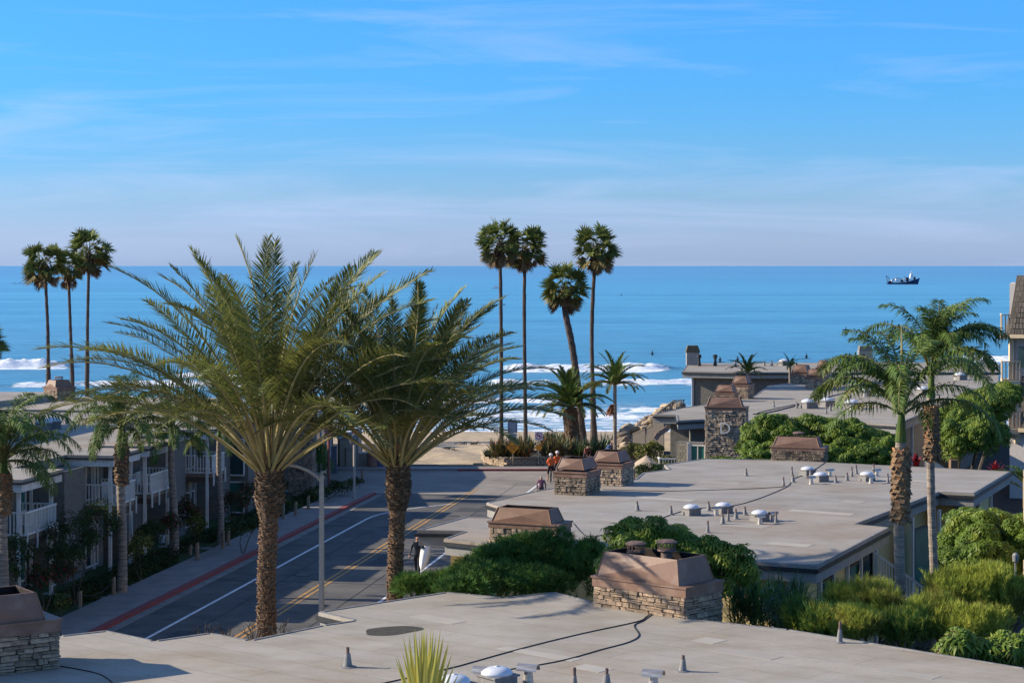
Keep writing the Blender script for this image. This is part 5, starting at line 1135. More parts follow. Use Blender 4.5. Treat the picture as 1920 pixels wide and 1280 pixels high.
ground_cover('undergrowth', 'dark undergrowth filling the gaps between the right-hand buildings', pts, 1, M_shrub, 26000, 5, 'bigleaf', 1.3)

# left gardens ------------------------------------------------------
gg = 'garden shrubs in front of the left houses'
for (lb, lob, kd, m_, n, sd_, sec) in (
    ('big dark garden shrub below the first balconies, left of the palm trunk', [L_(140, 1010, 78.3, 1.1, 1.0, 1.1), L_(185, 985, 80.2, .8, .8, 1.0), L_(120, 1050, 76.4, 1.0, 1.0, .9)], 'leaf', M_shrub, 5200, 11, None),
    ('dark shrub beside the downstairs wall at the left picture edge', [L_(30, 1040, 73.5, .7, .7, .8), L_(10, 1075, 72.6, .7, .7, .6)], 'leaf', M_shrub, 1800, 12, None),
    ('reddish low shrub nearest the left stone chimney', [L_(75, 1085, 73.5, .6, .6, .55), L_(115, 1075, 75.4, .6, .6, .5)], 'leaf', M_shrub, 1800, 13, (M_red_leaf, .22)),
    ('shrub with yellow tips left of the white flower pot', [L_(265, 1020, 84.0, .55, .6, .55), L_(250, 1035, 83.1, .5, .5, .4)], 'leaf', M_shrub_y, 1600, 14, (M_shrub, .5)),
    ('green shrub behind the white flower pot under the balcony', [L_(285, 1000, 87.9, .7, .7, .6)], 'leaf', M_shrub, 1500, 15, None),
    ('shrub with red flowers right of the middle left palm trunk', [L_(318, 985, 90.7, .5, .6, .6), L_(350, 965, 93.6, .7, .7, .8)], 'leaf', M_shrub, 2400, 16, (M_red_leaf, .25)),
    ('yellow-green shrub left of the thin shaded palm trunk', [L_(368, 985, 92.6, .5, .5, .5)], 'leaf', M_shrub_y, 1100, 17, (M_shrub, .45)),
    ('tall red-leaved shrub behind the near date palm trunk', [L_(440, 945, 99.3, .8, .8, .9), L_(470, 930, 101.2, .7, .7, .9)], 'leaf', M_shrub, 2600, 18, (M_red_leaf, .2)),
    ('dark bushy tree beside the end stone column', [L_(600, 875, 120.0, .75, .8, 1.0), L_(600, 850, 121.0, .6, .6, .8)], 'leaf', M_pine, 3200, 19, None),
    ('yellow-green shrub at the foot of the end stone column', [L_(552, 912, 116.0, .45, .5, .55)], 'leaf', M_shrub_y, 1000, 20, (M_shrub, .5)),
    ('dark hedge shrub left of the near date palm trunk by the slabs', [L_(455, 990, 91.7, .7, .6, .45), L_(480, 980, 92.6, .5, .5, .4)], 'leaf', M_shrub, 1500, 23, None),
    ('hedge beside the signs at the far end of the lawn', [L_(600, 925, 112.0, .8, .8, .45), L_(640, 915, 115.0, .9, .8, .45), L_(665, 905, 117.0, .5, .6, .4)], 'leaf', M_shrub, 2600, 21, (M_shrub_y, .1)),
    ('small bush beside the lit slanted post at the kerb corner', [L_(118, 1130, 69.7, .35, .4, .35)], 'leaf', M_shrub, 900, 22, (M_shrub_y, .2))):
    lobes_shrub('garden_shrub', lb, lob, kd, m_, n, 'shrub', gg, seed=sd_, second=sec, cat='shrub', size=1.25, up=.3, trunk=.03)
# low hedge line along the pavement
rs = np.random.RandomState(9); pts = []
for s0, s1 in ((-1.5, 9.5), (16, 18.5), (21, 34)):
    for s_ in np.arange(s0, s1, .5): q = road_pt(s_, -2.75); pts.append((q.x+rs.uniform(-.1, .1), q.y, .5, .45, rs.uniform(.35, .6)))
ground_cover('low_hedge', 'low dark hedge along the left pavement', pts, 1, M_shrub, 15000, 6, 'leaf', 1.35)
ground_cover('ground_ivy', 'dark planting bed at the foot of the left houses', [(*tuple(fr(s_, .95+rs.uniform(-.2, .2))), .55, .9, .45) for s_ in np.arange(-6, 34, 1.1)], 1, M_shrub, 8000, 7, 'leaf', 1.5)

# beach planter -------------------------------------------------------
pl = empty('beach_planter', (5, 134, 0), 'low curved block planter wall by the beach, full of spiky plants', 'planter')
arc = []
for (u, v) in ((1330, 873), (1200, 873), (1100, 873), (1000, 874), (950, 875), (925, 871), (910, 866), (905, 860)):
    q = P(u, v, 0); arc.append((q.x, q.y))
inner_ = [(x_+.0, y_+.35) for x_, y_ in arc]; body = arc+[(arc[-1][0]+1, arc[-1][1]+1.8), (arc[0][0], arc[0][1]+5)]
mb = MB(); mb.prism(ccw([tuple(a_) for a_ in body]), -.3, .50); mb.build('soil_bed', M_soil, pl)
me = MB(); me.box((0, 0, 0), (.40, .22, .165)); bm_ = me.mesh('block', mat('buff_planter_block', (.34, .26, .18), (.26, .195, .135), .95, 5, 6, .4, objrand=.18)); me = MB(); me.box((0, 0, 0), (.52, .34, .09)); cp_ = me.mesh('coping_stone', mat('buff_coping', (.36, .28, .20), (.28, .22, .155), .95, 5, 6, .3, objrand=.12)); base = wpos(pl)
tot = 0
for k in range(len(arc)-1):
    a, b = Vector(arc[k]), Vector(arc[k+1]); L = (b-a).length; d = (b-a)/L; rz = math.atan2(d.y, d.x)
    for r_ in range(3):
        x = -.2*(r_ % 2)
        while x < L:
            q = a+d*(x+.2); inst('block', bm_, pl, (q.x-base.x, q.y-base.y-random.uniform(0, .02), .09+.175*r_), (0, 0, rz), (.97, 1, 1)); x += .42
    x = .26
    while x < L: q = a+d*x; inst('coping_stone', cp_, pl, (q.x-base.x, q.y-base.y, .60), (0, 0, rz)); x += .54
gp = 'spiky plants in the beach planter'
SP = [(938, 862, 133.6, .8, M_flax, 1.35, 'bronze strap-leaved plant at the left of the planter, below the rules sign'), (975, 862, 133.4, .9, M_flax, 1.4, 'orange-tipped strap-leaved plant behind the large orange diamond sign'), (1035, 858, 134, 1.0, M_flax, 1.5, 'yellow-bronze strap-leaved plant right of the small orange diamond sign'),
      (985, 835, 138, .7, M_agave, 1.0, 'blue-green spiky plant behind the orange diamond signs'), (1068, 850, 136, .8, M_agave, 1.2, 'blue-green spiky plant at the foot of the stout date palm'), (1110, 855, 135, 1.1, M_agave, 1.3, 'blue-green spiky plant behind the bending person'), (1150, 845, 136, 1.1, M_agave, 1.4, 'largest dark spiky plant between planter palms and thin palm'), (1190, 848, 134, 1.0, M_agave, 1.3, 'dark spiky plant right of the thin smooth palm'),
      (1090, 865, 133.7, .6, M_shrub, .8, 'bright green low plant beside the bending person'), (1060, 838, 139, .8, M_flax, 1.3, 'bronze spiky plant behind the stout palm trunk'), (1030, 830, 140, .8, M_agave, 1.3, 'spiky green plant left of the stout palm trunk')]
for i, (u, v, Y, rr_, m_, L, lb) in enumerate(SP):
    x = (u-960)/3700*Y; spiky('strap_leaf_plant', lb, (x, Y, .5), (rr_*.75, .5, .25), 230, m_, L, .085, 80+i, group=gp, second=((M_agave if m_ is M_flax else M_flax), .2), spread=1.3)
q = P(914, 870, 0); spiky('agave', 'single small agave left of the planter, on the sand', (q.x-.0, 134.2, .5), (.15, .15, .1), 60, M_agave, .55, .09, 99, spread=1.35)
lobes_shrub('garden_shrub', 'bright yellow-green hedge left of the small stair balcony', [L_(1225, 845, 106, .7, .7, .6), L_(1205, 850, 107, .5, .6, .5), L_(1250, 870, 105, .8, .7, .4)], 'leaf', M_shrub_y, 3600, 'shrub', gg, seed=41, second=(M_shrub, .45), cat='shrub', size=1.5)
lobes_shrub('garden_shrub', 'dark green shrub under the cream parasol', [L_(1215, 885, 98, .8, .7, .6), L_(1245, 888, 97, .6, .6, .5)], 'leaf', M_shrub, 2000, 'shrub', gg, seed=42, cat='shrub', size=1.5)
lobes_shrub('garden_shrub', 'dark olive shrub left of the bright hedge by the parasol', [L_(1190, 850, 118, .9, .8, .7)], 'leaf', M_shrub, 1800, 'shrub', gg, seed=43, cat='shrub', size=1.5, second=(M_flax, .3))
lobes_shrub('garden_shrub', 'bushy green shrub at the foot of the letter D chimney', [L_(1348, 868, 97, .8, .8, .3), L_(1400, 842, 98, .5, .8, .6)], 'leaf', M_schef, 4200, 'shrub', gg, seed=44, cat='shrub', size=1.6, second=(M_shrub, .4))
for i, (u, v, Y) in enumerate(((1865, 888, 92), (1718, 870, 97))):
    q = Q(u, v, Y); spiky('red_cordyline', ('crimson-leaved plant left of the arching palm at the right edge', 'crimson-leaved plant at the pale stair railing between the right palms')[i], (q.x, Y, q.z-.2), (.1, .1, .35), 60, M_red_leaf, .55, .09, 120+i, group='crimson-leaved plants', spread=1.4)
# arching palm fronds at right edge + foreground yellow frond
rp = empty('feather_palm', (Q(1935, 0, 88).x, 88, 0), 'low palm with arching comb-like fronds at the right picture edge', 'palm tree', gk)
mb = MB(); b = wpos(rp); mb.tube([b, b+Vector((0, 0, 3.2))], [.12, .09], 8); mb.build('trunk', M_trunk_grey, rp)
for i, az in enumerate((3.3, 2.7, 3.9, 4.5, 1.2, 0, 2.0, 5.3)): inst('frond', CV[1+i % 2][i % 2], rp, (0, 0, 3.2), (0, 0, az), (.85,)*3)
ff_ = frond_mesh('frond', 2.6, 78, 30, M_shrub_y, leaf=.62, n=34, bare=.35, a0=40, a1=12, w=.055, vee=4, seed=900, r0=.03, tipleaf=.8)
yp = empty('yellow_palm', (Q(790, 0, 33).x, 33, 6.0), 'yellow palm frond tips rising into the picture at the bottom centre', 'palm tree')
fan = MB(); V = []; Fc = []; rs_ = random.Random(4); o0 = Q(792, 1420, 33)
for i in range(26):
    t = i/25; u_ = 742+128*t+rs_.uniform(-3, 3); v_ = (1262-88*math.sin(math.pi*min(1, .15+t*.8))**.8)+rs_.uniform(-8, 12)+(t > .85)*30
    if t < .1: v_ += 20
    tip = Q(u_, v_, 33+rs_.uniform(-.15, .15)); d = tip-o0; m_ = o0+d*.6+Vector((.04*(1-2*t), 0, 0)); s = Vector((.085, rs_.uniform(-.03, .03), 0))*.5; rid = Vector((0, -.012, 0)); b = len(V)
    V += [o0-s*.4, m_-s, tip, m_+s, o0+s*.4, m_+rid, o0+rid]; Fc += [(b, b+1, b+5, b+6), (b+6, b+5, b+3, b+4), (b+1, b+2, b+5), (b+5, b+2, b+3)]
tip = Q(768, 1176, 33); s = Vector((.03, 0, 0)); b = len(V); a_ = Q(776, 1400, 33); V += [a_-s, a_+s, tip]; Fc += [(b, b+1, b+2)]
fan.add(V, Fc); fan.build('frond', mat('yellow_sunlit_leaf', (.60, .50, .09), (.36, .34, .06), .45, 5, spec=.4, trans=.25, stretch=(1, 1, .2)), yp)
mb = MB(); mb.tube([Vector((yp.location.x, 33.05, 1.5)), o0+Vector((0, .03, .1))], [.12, .03], 8); mb.build('trunk', M_trunk_grey, yp)
# bare twiggy shrub at the near roof edge
for i, (u, v) in enumerate(((380, 1200), (425, 1200), (475, 1200), (520, 1196))):
    c = Q(u, v, 46.5); root = empty('bare_shrub', (c.x, c.y, 0), ('leafless twigs rising at the roof edge, leftmost tuft', 'leafless twigs with a few yellow leaves at the roof edge', 'leafless twigs directly left of the near date palm trunk', 'leafless twigs right of the near date palm trunk')[i], 'shrub', 'leafless twigs behind the near roof edge'); mb = MB(); rs_ = random.Random(i)
    mb.tube([(c.x, c.y, 0), tuple(c-Vector((0, 0, .3)))], [.05, .03], 5)
    for k in range(9):
        e_ = c+Vector((rs_.uniform(-.35, .35), rs_.uniform(-.2, .2), rs_.uniform(.15, .5))); mb.tube([tuple(c-Vector((0, 0, .3))), tuple(c.lerp(e_, .5)+Vector((.03, 0, 0))), tuple(e_)], [.015, .01, .003], 4)
        for j in range(2): f_ = c.lerp(e_, .6); mb.tube([tuple(f_), tuple(f_+Vector((rs_.uniform(-.15, .15), 0, rs_.uniform(.05, .2))))], [.007, .002], 3)
    mb.build('branches', M_bark, root)

# ================================================================== STREET FURNITURE
b = Q(603, 1165, 56); b.z = 0
lp = empty('street_lamp', tuple(b), 'pale concrete lamp post with a curved arm, rising behind the near roof edge', 'street lamp')
tz = Q(0, 893, 56).z
mb = MB(); mb.lathe([(.16, 0), (.16, .5), (.085, .6), (.072, tz-.4), (.065, tz-.1), (.08, tz-.06), (.08, tz+.02), (.02, tz+.10)], (b.x, b.y, 0), 14); mb.build('pole', M_pole, lp)
arm = [Q(603, 905, 56), Q(595, 893, 56.0), Q(578, 882, 56.0), Q(557, 874, 56), Q(535, 870, 56), Q(515, 868, 56)]
mb = MB(); mb.tube(arm, .045, 8); mb.tube([Q(601, 888, 56), Q(606, 884, 56), Q(612, 884, 56)], .03, 6); mb.build('arm', M_pole, lp)
h_ = arm[-1]; mb = MB(); mb.ell((h_.x-.3, h_.y, h_.z), (.38, .15, .09)); mb.build('lamp_head', M_lead, lp)

# bollard posts with rope, left pavement
PO = [(150, 1140, 1106, 1, 'sunlit slant-topped wooden post at the pavement corner'), (121, 1137, 1112, 0, 'short dark wooden post beside the sunlit corner post'), (213, 1118, 1080, 0, 'wooden post just left of the white-footed palm at the lawn edge'), (357, 1040, 1020, 0, 'short post behind the chained post, in the middle of the lawn'), (370, 1052, 1015, 0, 'tall chained post at the lawn edge between palm and hedge'), (418, 1030, 993, 1, 'pale chained post right of the thin palm'), (428, 1025, 986, 0, 'dark post close to the pale chained post'), (531, 975, 943, 0, 'post with a sagging chain right of the near date palm'), (554, 968, 939, 0, 'second post at the chain right of the near date palm'), (578, 957, 928, 0, 'post left of the lamp pole by the far hedge'), (679, 904, 880, 0, 'last dark post at the end of the hedge')]
pp = {}
for (u, vb, vt, lit, lb) in PO:
    q = P(u, vb, .05); h = (vb-vt)*q.y/F; mb = MB(); r = .085
    seg_ = 10; V = [(r*math.cos(2*math.pi*k/seg_), r*math.sin(2*math.pi*k/seg_), 0) for k in range(seg_)]+[(r*math.cos(2*math.pi*k/seg_), r*math.sin(2*math.pi*k/seg_), h-.07+.07*math.cos(2*math.pi*k/seg_+.6)) for k in range(seg_)]
    mb.M = Matrix.Translation(q); mb.add(V, [(k, (k+1) % seg_, (k+1) % seg_+seg_, k+seg_) for k in range(seg_)]+[tuple(range(seg_, 2*seg_))])
    mb.build('wooden_post', M_wood, label=lb, cat='post', group='wooden posts along the left lawn', origin=q); pp[u] = (q, h)
for (a_, b_, lb) in ((150, 213, 'black chain sagging from the sunlit corner post'), (370, 418, 'black chain sagging between the tall and the pale chained posts'), (531, 554, 'black chain between the two posts right of the near date palm')):
    (p, h1), (q, h2) = pp[a_], pp[b_]; pts = []
    for k in range(13): t = k/12; x_ = p.lerp(q, t); x_.z = p.z+h1*.8*(1-t)+h2*.8*t-.28*4*t*(1-t); pts.append(x_)
    mb = MB(); mb.tube(pts, .022, 5); mb.build('chain', M_cable, label=lb, cat='chain', group='chains between the lawn posts', origin=p)
# pot, hydrant, small notice
q = P(303, 1017, .05); mb = MB(); mb.lathe([(.14, 0), (.19, .32), (.21, .33), (.21, .37), (.17, .37)], tuple(q), 14); rt = mb.build('flower_pot', mat('white_glazed_pot', (.6, .6, .62), None, .4, 3), label='white flower pot on the shaded lawn', cat='flower pot', origin=q)
q = P(14, 1106, .0); rt = empty('striped_marker', tuple(q), 'red and white striped marker post at the left edge', 'post'); 
for k in range(6): mb = MB(); mb.lathe([(.06, .14*k), (.06, .14*k+.139)], tuple(q), 10); mb.build('band', (M_white, mat('red_marker_paint', (.5, .02, .02), None, .5))[k % 2], rt)
mb = MB(); mb.box((q.x+.05, q.y, .95), (.3, .1, .2)); mb.build('cap', MATS['red_marker_paint'], rt)
q = P(100, 1108, .05); rt = empty('lawn_notice', tuple(q), 'tiny white notice on a stake in the dark lawn', 'sign'); mb = MB(); mb.box((q.x, q.y, .32), (.24, .02, .1)); mb.build('board', M_white, rt); mb = MB(); mb.box((q.x, q.y+.02, .15), (.03, .02, .3)); mb.build('stake', M_wood, rt)
# balcony furniture
def chair(loc, rz, label, group):
    root = empty('patio_chair', loc, label, 'chair', group, rz=rz, local=True); m = M_trim
    mb = MB(); mb.box((0, 0, .42), (.5, .5, .05)); mb.build('seat', m, root)
    mb = MB(); mb.box((0, .25, .72), (.5, .05, .55)); mb.build('backrest', m, root)
    for sx in (-.22, .22):
        for sy in (-.22, .22): mb = MB(); mb.box((sx, sy, .2), (.05, .05, .4)); mb.build('leg', m, root)
    return root
for i, s_ in enumerate((14.6, 15.4, 16.2)):
    q = fr(s_, 0); chair((q.x, q.y, FZ), 1.3+i*.2, ('left', 'middle', 'right')[i]+'most of the pale chairs on the third balcony from the left', 'pale chairs on the balcony')
q = fr(10.2, .0); chair((q.x, q.y, FZ), .4, 'pale chair on the second balcony, behind the palm trunk', 'pale chairs on the balcony')

# signs --------------------------------------------------------------
M_red_sign = mat('red_sign_enamel', (.50, .03, .04), (.44, .03, .035), .5, 2); M_wsign = mat('white_sign_face', (.72, .71, .70), None, .5, 3); M_grey_sign = mat('grey_blue_sign_face', (.22, .23, .27), (.18, .19, .23), .5, 4); M_black = mat('black_sign_print', (.02, .02, .025), None, .6); M_orange = mat('orange_sign_face', (.80, .30, .02), (.70, .26, .02), .5, 3); M_red_post = mat('red_brown_post', (.27, .09, .07), (.2, .07, .06), .7, 4)
def sign(u, vb, Y, label, boards, pole=M_pole, pr=.045, zb=0.0, dx=0, cat='sign', vt=None):
    x = (u-CX)/F*Y; root = empty('road_sign', (x, Y, zb), label, cat); top = max(Q(0, b_[1], Y).z for b_ in boards)
    mb = MB(); mb.lathe([(pr, zb), (pr, top)], (x, Y+.07, 0), 8); mb.build('post', pole, root)
    for (u0, v0, u1, v1, face, shape, txts) in boards:
        a, b = Q(u0, v0, Y), Q(u1, v1, Y); w_, h_ = b.x-a.x, a.z-b.z; cx_, cz_ = (a.x+b.x)/2, (a.z+b.z)/2; mb = MB()
        if shape == 'box': mb.box((cx_, Y, cz_), (w_, .02, h_))
        elif shape == 'diamond':
            mb.M = Matrix.Translation((cx_, Y, cz_)) @ Matrix.Rotation(math.pi/4, 4, 'Y'); mb.box((0, 0, 0), (w_*.707, .02, h_*.707))
        bd = mb.build('sign_board', face, root); base = wpos(bd)
        for tx in txts:
            if tx[0] == 'text':
                _, s_, sz, ox, oz, tm = tx; me = text_mesh(s_, sz, tm); inst('lettering', me, bd, (cx_+ox-base.x, Y-.016-base.y, cz_+oz-base.z), (R(90), 0, 0))
            elif tx[0] == 'bar': _, ox, oz, ww, hh, tm = tx; mb = MB(); mb.box((cx_+ox, Y-.016, cz_+oz), (ww, .01, hh)); mb.build('print_bar', tm, bd)
            elif tx[0] == 'disc':
                _, r_, tm, ox, oz, off = tx; mb = MB(); mb.add([(cx_+ox+r_*math.cos(k*math.pi/14), Y-off, cz_+oz+r_*math.sin(k*math.pi/14)) for k in range(28)], [tuple(range(28))]); mb.build('disc', tm, bd)
            elif tx[0] == 'poly': _, pl_, tm, off = tx; mb = MB(); mb.add([(cx_+p_[0], Y-off, cz_+p_[1]) for p_ in pl_], [tuple(range(len(pl_)))]); mb.build('arrow', tm, bd)
    return root
sign(616, 880, 117, 'DO NOT ENTER and WRONG WAY signs on one post left of the date palms', [
    (609, 789, 624, 806, M_wsign, 'box', [('disc', .235, M_red_sign, 0, 0, .013), ('bar', 0, 0, .33, .075, M_wsign), ('text', 'DO NOT', .10, 0, .125, M_wsign), ('text', 'ENTER', .10, 0, -.125, M_wsign)]),
    (609, 807, 624, 819, M_red_sign, 'box', [('text', 'WRONG', .13, 0, .08, M_wsign), ('text', 'WAY', .13, 0, -.08, M_wsign)])], M_red_post, .07)
sp_ = sign(664, 894, 113, 'small red WRONG WAY sign on a thick pale post by the hedge end', [(661, 803, 673, 813, M_red_sign, 'box', [('text', 'DO NOT', .09, 0, .06, M_wsign), ('text', 'ENTER', .09, 0, -.06, M_wsign)])], M_pole, .07)
sp_['label'] = 'small red DO NOT ENTER sign on a thick pale post by the hedge end'
q = Q(662, 824, 112.9); mb = MB(); mb.M = Matrix.Translation(q); mb.ell((0, 0, 0), (.2, .06, .3)); mb.build('round_sign_back', M_lead, sp_)
sign(961, 866, 134.5, 'tall grey beach rules sign with a white notice below it', [
    (952, 788, 970, 811, M_grey_sign, 'box', [('text', 'OCEANSIDE' if False else 'BEACH RULES', .085, 0, .32, M_wsign)]+[('bar', 0, .22-.07*k, .5-.06*(k % 3), .02, M_wsign) for k in range(9)]),
    (953, 812, 969, 828, M_wsign, 'box', [('text', 'NOTICE', .12, 0, .19, M_black), ('bar', 0, .06, .42, .06, M_black), ('bar', 0, -.07, .40, .045, M_black), ('bar', 0, -.18, .42, .05, M_black)])], M_wood, .05, .4)
sign(962, 873, 132.2, 'large orange diamond warning sign standing in the bronze plants', [(950, 827, 974, 850, M_orange, 'diamond', [('text', 'NARROW', .13, 0, .06, M_black), ('text', 'ROAD', .13, 0, -.09, M_black)])], M_wood, .03, 0)
bpy.data.objects[[o.name for o in bpy.data.objects if o.get('label', '').startswith('large orange')][0]]
sign(1010, 874, 132.4, 'NO LEFT TURN sign above a small orange diamond on one post', [
    (1003, 809, 1018, 825, M_wsign, 'box', [('disc', .235, M_red_sign, 0, 0, .013), ('disc', .185, M_wsign, 0, 0, .016), ('poly', [(.10, -.12), (.04, -.12), (.04, .0), (-.03, .0), (-.03, -.05), (-.13, .035), (-.03, .12), (-.03, .07), (.10, .07)], M_black, .019), ('poly', [(-.16, .12), (-.12, .16), (.16, -.12), (.12, -.16)], M_red_sign, .022)]),
    (1003, 832, 1017, 846, M_orange, 'diamond', [])], M_lead, .04, 0)

# beach-end utility objects
def tbox(name, u0, v0, u1, v1, Y, d, m, label, cat, top=None, rz=0.0, parts=None):
    a, b_ = Q(u0, v0, Y), Q(u1, v1, Y); zb = min(b_.z, 0); root = empty(name, ((a.x+b_.x)/2, Y, zb), label, cat)
    mb = MB(); mb.box(((a.x+b_.x)/2, Y+d/2, (a.z+zb)/2), (b_.x-a.x, d, a.z-zb), rz=rz); mb.build('body', m, root)
    if top: mb = MB(); mb.box(((a.x+b_.x)/2, Y+d/2, a.z+.04), (b_.x-a.x+.1, d+.1, .08), rz=rz); mb.build('lid', top, root)
    return root
M_util = mat('cream_utility_paint', (.30, .27, .22), (.25, .225, .18), .7, 3); M_terra = mat('terracotta_bin_concrete', (.27, .14, .10), (.21, .11, .08), .85, 6)
r_ = empty('utility_shed', (Q(650, 0, 132).x, 132, 0), 'pale slant-roofed beach shed behind the red sign', 'shed')
x0, x1, x2 = Q(628, 0, 132).x, Q(637, 0, 132).x, Q(672, 0, 132).x; z0, z1 = Q(0, 825, 132).z, Q(0, 811, 132).z
mb = MB(); mb.add([(x1, 132, -.2), (x2, 132, -.2), (x2, 132, z1), (x1, 132, z0), (x0, 134, -.2), (x2, 135, -.2), (x2, 135, z1), (x0, 134, z0)], [(0, 1, 2, 3), (4, 0, 3, 7), (1, 5, 6, 2), (5, 4, 7, 6)]); mb.build('wall', M_util, r_)
mb = MB(); mb.add([(x1-.1, 131.9, z0), (x2+.1, 131.9, z1+.02), (x2+.1, 135.1, z1+.02), (x0-.1, 134.1, z0), (x1-.1, 131.9, z0+.1), (x2+.1, 131.9, z1+.12), (x2+.1, 135.1, z1+.12), (x0-.1, 134.1, z0+.1)], [(4, 5, 6, 7), (0, 1, 5, 4), (3, 0, 4, 7), (1, 2, 6, 5)]); mb.build('roof', M_fascia, r_)
tbox('utility_cabinet', 649, 841, 662, 873, 131.8, .5, M_util, 'cream utility cabinet left of the thick pale post', 'cabinet', M_fascia)
tbox('low_wall', 668, 850, 694, 872, 132.5, .25, M_util, 'low grey wall between the pale post and the brown bin', 'wall', M_trim)
tbox('low_wall', 671, 836, 679, 850, 134.6, .25, M_util, 'small taller wall piece at the edge of the sand', 'wall')
tbox('electric_box', 620, 838, 631, 868, 128.2, .4, mat('blue_grey_box', (.10, .13, .17), None, .6, 3), 'blue-grey box beside the red signs post', 'box', M_lead)
q = Q(700, 873, 131.5); root = empty('litter_bin', (q.x, q.y, 0), 'terracotta litter bin with a domed top left of the second date palm', 'bin'); mb = MB(); mb.lathe([(.36, 0), (.38, .1), (.36, .85), (.40, .88), (.40, .95)], (q.x-.05, q.y, 0), 16); mb.build('body', M_terra, root); mb = MB(); mb.lathe([(.39, .95), (.36, 1.08), (.22, 1.18), (.05, 1.22)], (q.x-.05, q.y, 0), 16); mb.build('lid', M_terra, root)
q = Q(712, 873, 131.6); root = empty('litter_bin', (q.x, q.y, 0), 'blue-grey bin half hidden behind the second date palm trunk', 'bin'); mb = MB(); mb.lathe([(.30, 0), (.33, 1.0)], (q.x, q.y, 0), 14); mb.build('body', mat('blue_bin', (.09, .11, .2), None, .5), root); mb = MB(); mb.lathe([(.35, 1.0), (.33, 1.1), (.1, 1.15)], (q.x, q.y, 0), 14); mb.build('lid', M_gutter_dk, root)
q = P(896, 876, .0); mb = MB(); mb.M = Matrix.Translation(q+Vector((0, .8, .1))); mb.box((0, 0, 0), (.75, .5, .28), taper=.75, rz=.2); mb.build('boulder', M_rock, label='flat boulder left of the planter wall', cat='rock', origin=q)

# parasol ------------------------------------------------------------
Yp = 104; c = Q(1212, 862, Yp); root = empty('parasol', (c.x, Yp, 0), 'cream patio parasol beyond the middle roof', 'parasol'); n8 = 8; rp_ = .98; zt, ze = Q(0, 853, Yp).z, Q(0, 876, Yp).z
mb = MB(); V = [(c.x, Yp, zt)]
for k in range(16):
    a_ = k*math.pi/8; r_ = rp_*(1 if k % 2 == 0 else .955); V.append((c.x+r_*math.cos(a_), Yp+r_*math.sin(a_), ze+(.05 if k % 2 else 0)))
V += [(x_, y_, z_-.12) for x_, y_, z_ in V[1:]]
mb.add(V, [(0, 1+k, 1+(k+1) % 16) for k in range(16)]+[(1+k, 17+k, 17+(k+1) % 16, 1+(k+1) % 16) for k in range(16)]); mb.build('canopy', mat('cream_canvas', (.60, .47, .34), (.55, .43, .31), .9, 4, trans=.3), root)
mb = MB(); mb.lathe([(.03, 0), (.03, zt+.1)], (c.x, Yp, 0), 8); mb.build('pole', M_wood, root)
for k in range(8): a_ = k*math.pi/4; mb = MB(); mb.bar((c.x, Yp, zt-.03), (c.x+rp_*.98*math.cos(a_), Yp+rp_*.98*math.sin(a_), ze-.03), .03); mb.build('rib', M_wood, root)

# riprap boulders and fence at the seawall ------------------------------
rk = []
for k in range(6):
    b_ = bmesh.new(); bmesh.ops.create_icosphere(b_, subdivisions=2, radius=.5); r = random.Random(50+k)
    for v_ in b_.verts: v_.co *= 1+r.uniform(-.16, .16); v_.co.z *= .75
    dirs = [Vector((r.uniform(-1, 1), r.uniform(-1, 1), r.uniform(-.6, 1))).normalized() for _ in range(6)]
    for v_ in b_.verts:
        for d in dirs:
            t = v_.co.dot(d)-.33
            if t > 0: v_.co -= d*t
    me = bpy.data.meshes.new('boulder'); b_.to_mesh(me); b_.free(); me.materials.append(M_rock); rk.append(me)
r = random.Random(8); RL = ['leftmost boulder at the foot of the sea wall heap', 'boulder at the top of the heap under the dark fence', 'pale flat boulder in the middle of the heap']
gR = 'boulders of the sea wall heap'; cnt = 0
for i in range(135):
    t = r.random(); u = 1160+115*t+r.uniform(-8, 8); vt = 812-62*t; v = vt+r.uniform(0, 42)*(1-.2*t); Y = 140+28*t-r.uniform(0, 8)-(v-vt)*.12; q = Q(u, v, Y); s_ = r.uniform(.5, 1.2)
    inst('boulder', r.choice(rk), None, tuple(q), (r.uniform(-.5, .5), r.uniform(-.5, .5), r.uniform(0, 6)), (s_*1.25, s_, s_*.85))
    o = bpy.data.objects[-1] if False else None
bo = [o for o in C.objects if o.name.startswith('boulder') and o.parent is None and not o.get('label')]
xs_ = sorted(o.location.x/o.location.y for o in bo); zs_ = sorted(o.location.z for o in bo); ss_ = sorted(o.scale.x for o in bo)
def bin_(v_, l_, w_): return w_[min(len(w_)-1, int(l_.index(v_)/len(l_)*len(w_)))]
for o in bo:
    tag(o, '%s boulder, %s of the sea wall heap, near %s' % (bin_(o.scale.x, ss_, ('small', 'middling', 'large', 'very large')), bin_(o.location.z, zs_, ('bottom', 'lower part', 'upper part', 'top')), bin_(o.location.x/o.location.y, xs_, ('thin palm', 'open beach', 'dark fence', 'sloping railing'))), 'rock', gR)
M_fence = mat('dark_weathered_fence', (.10, .085, .07), (.06, .05, .042), .9, 5, 5, .2, stretch=(6, 6, 1))
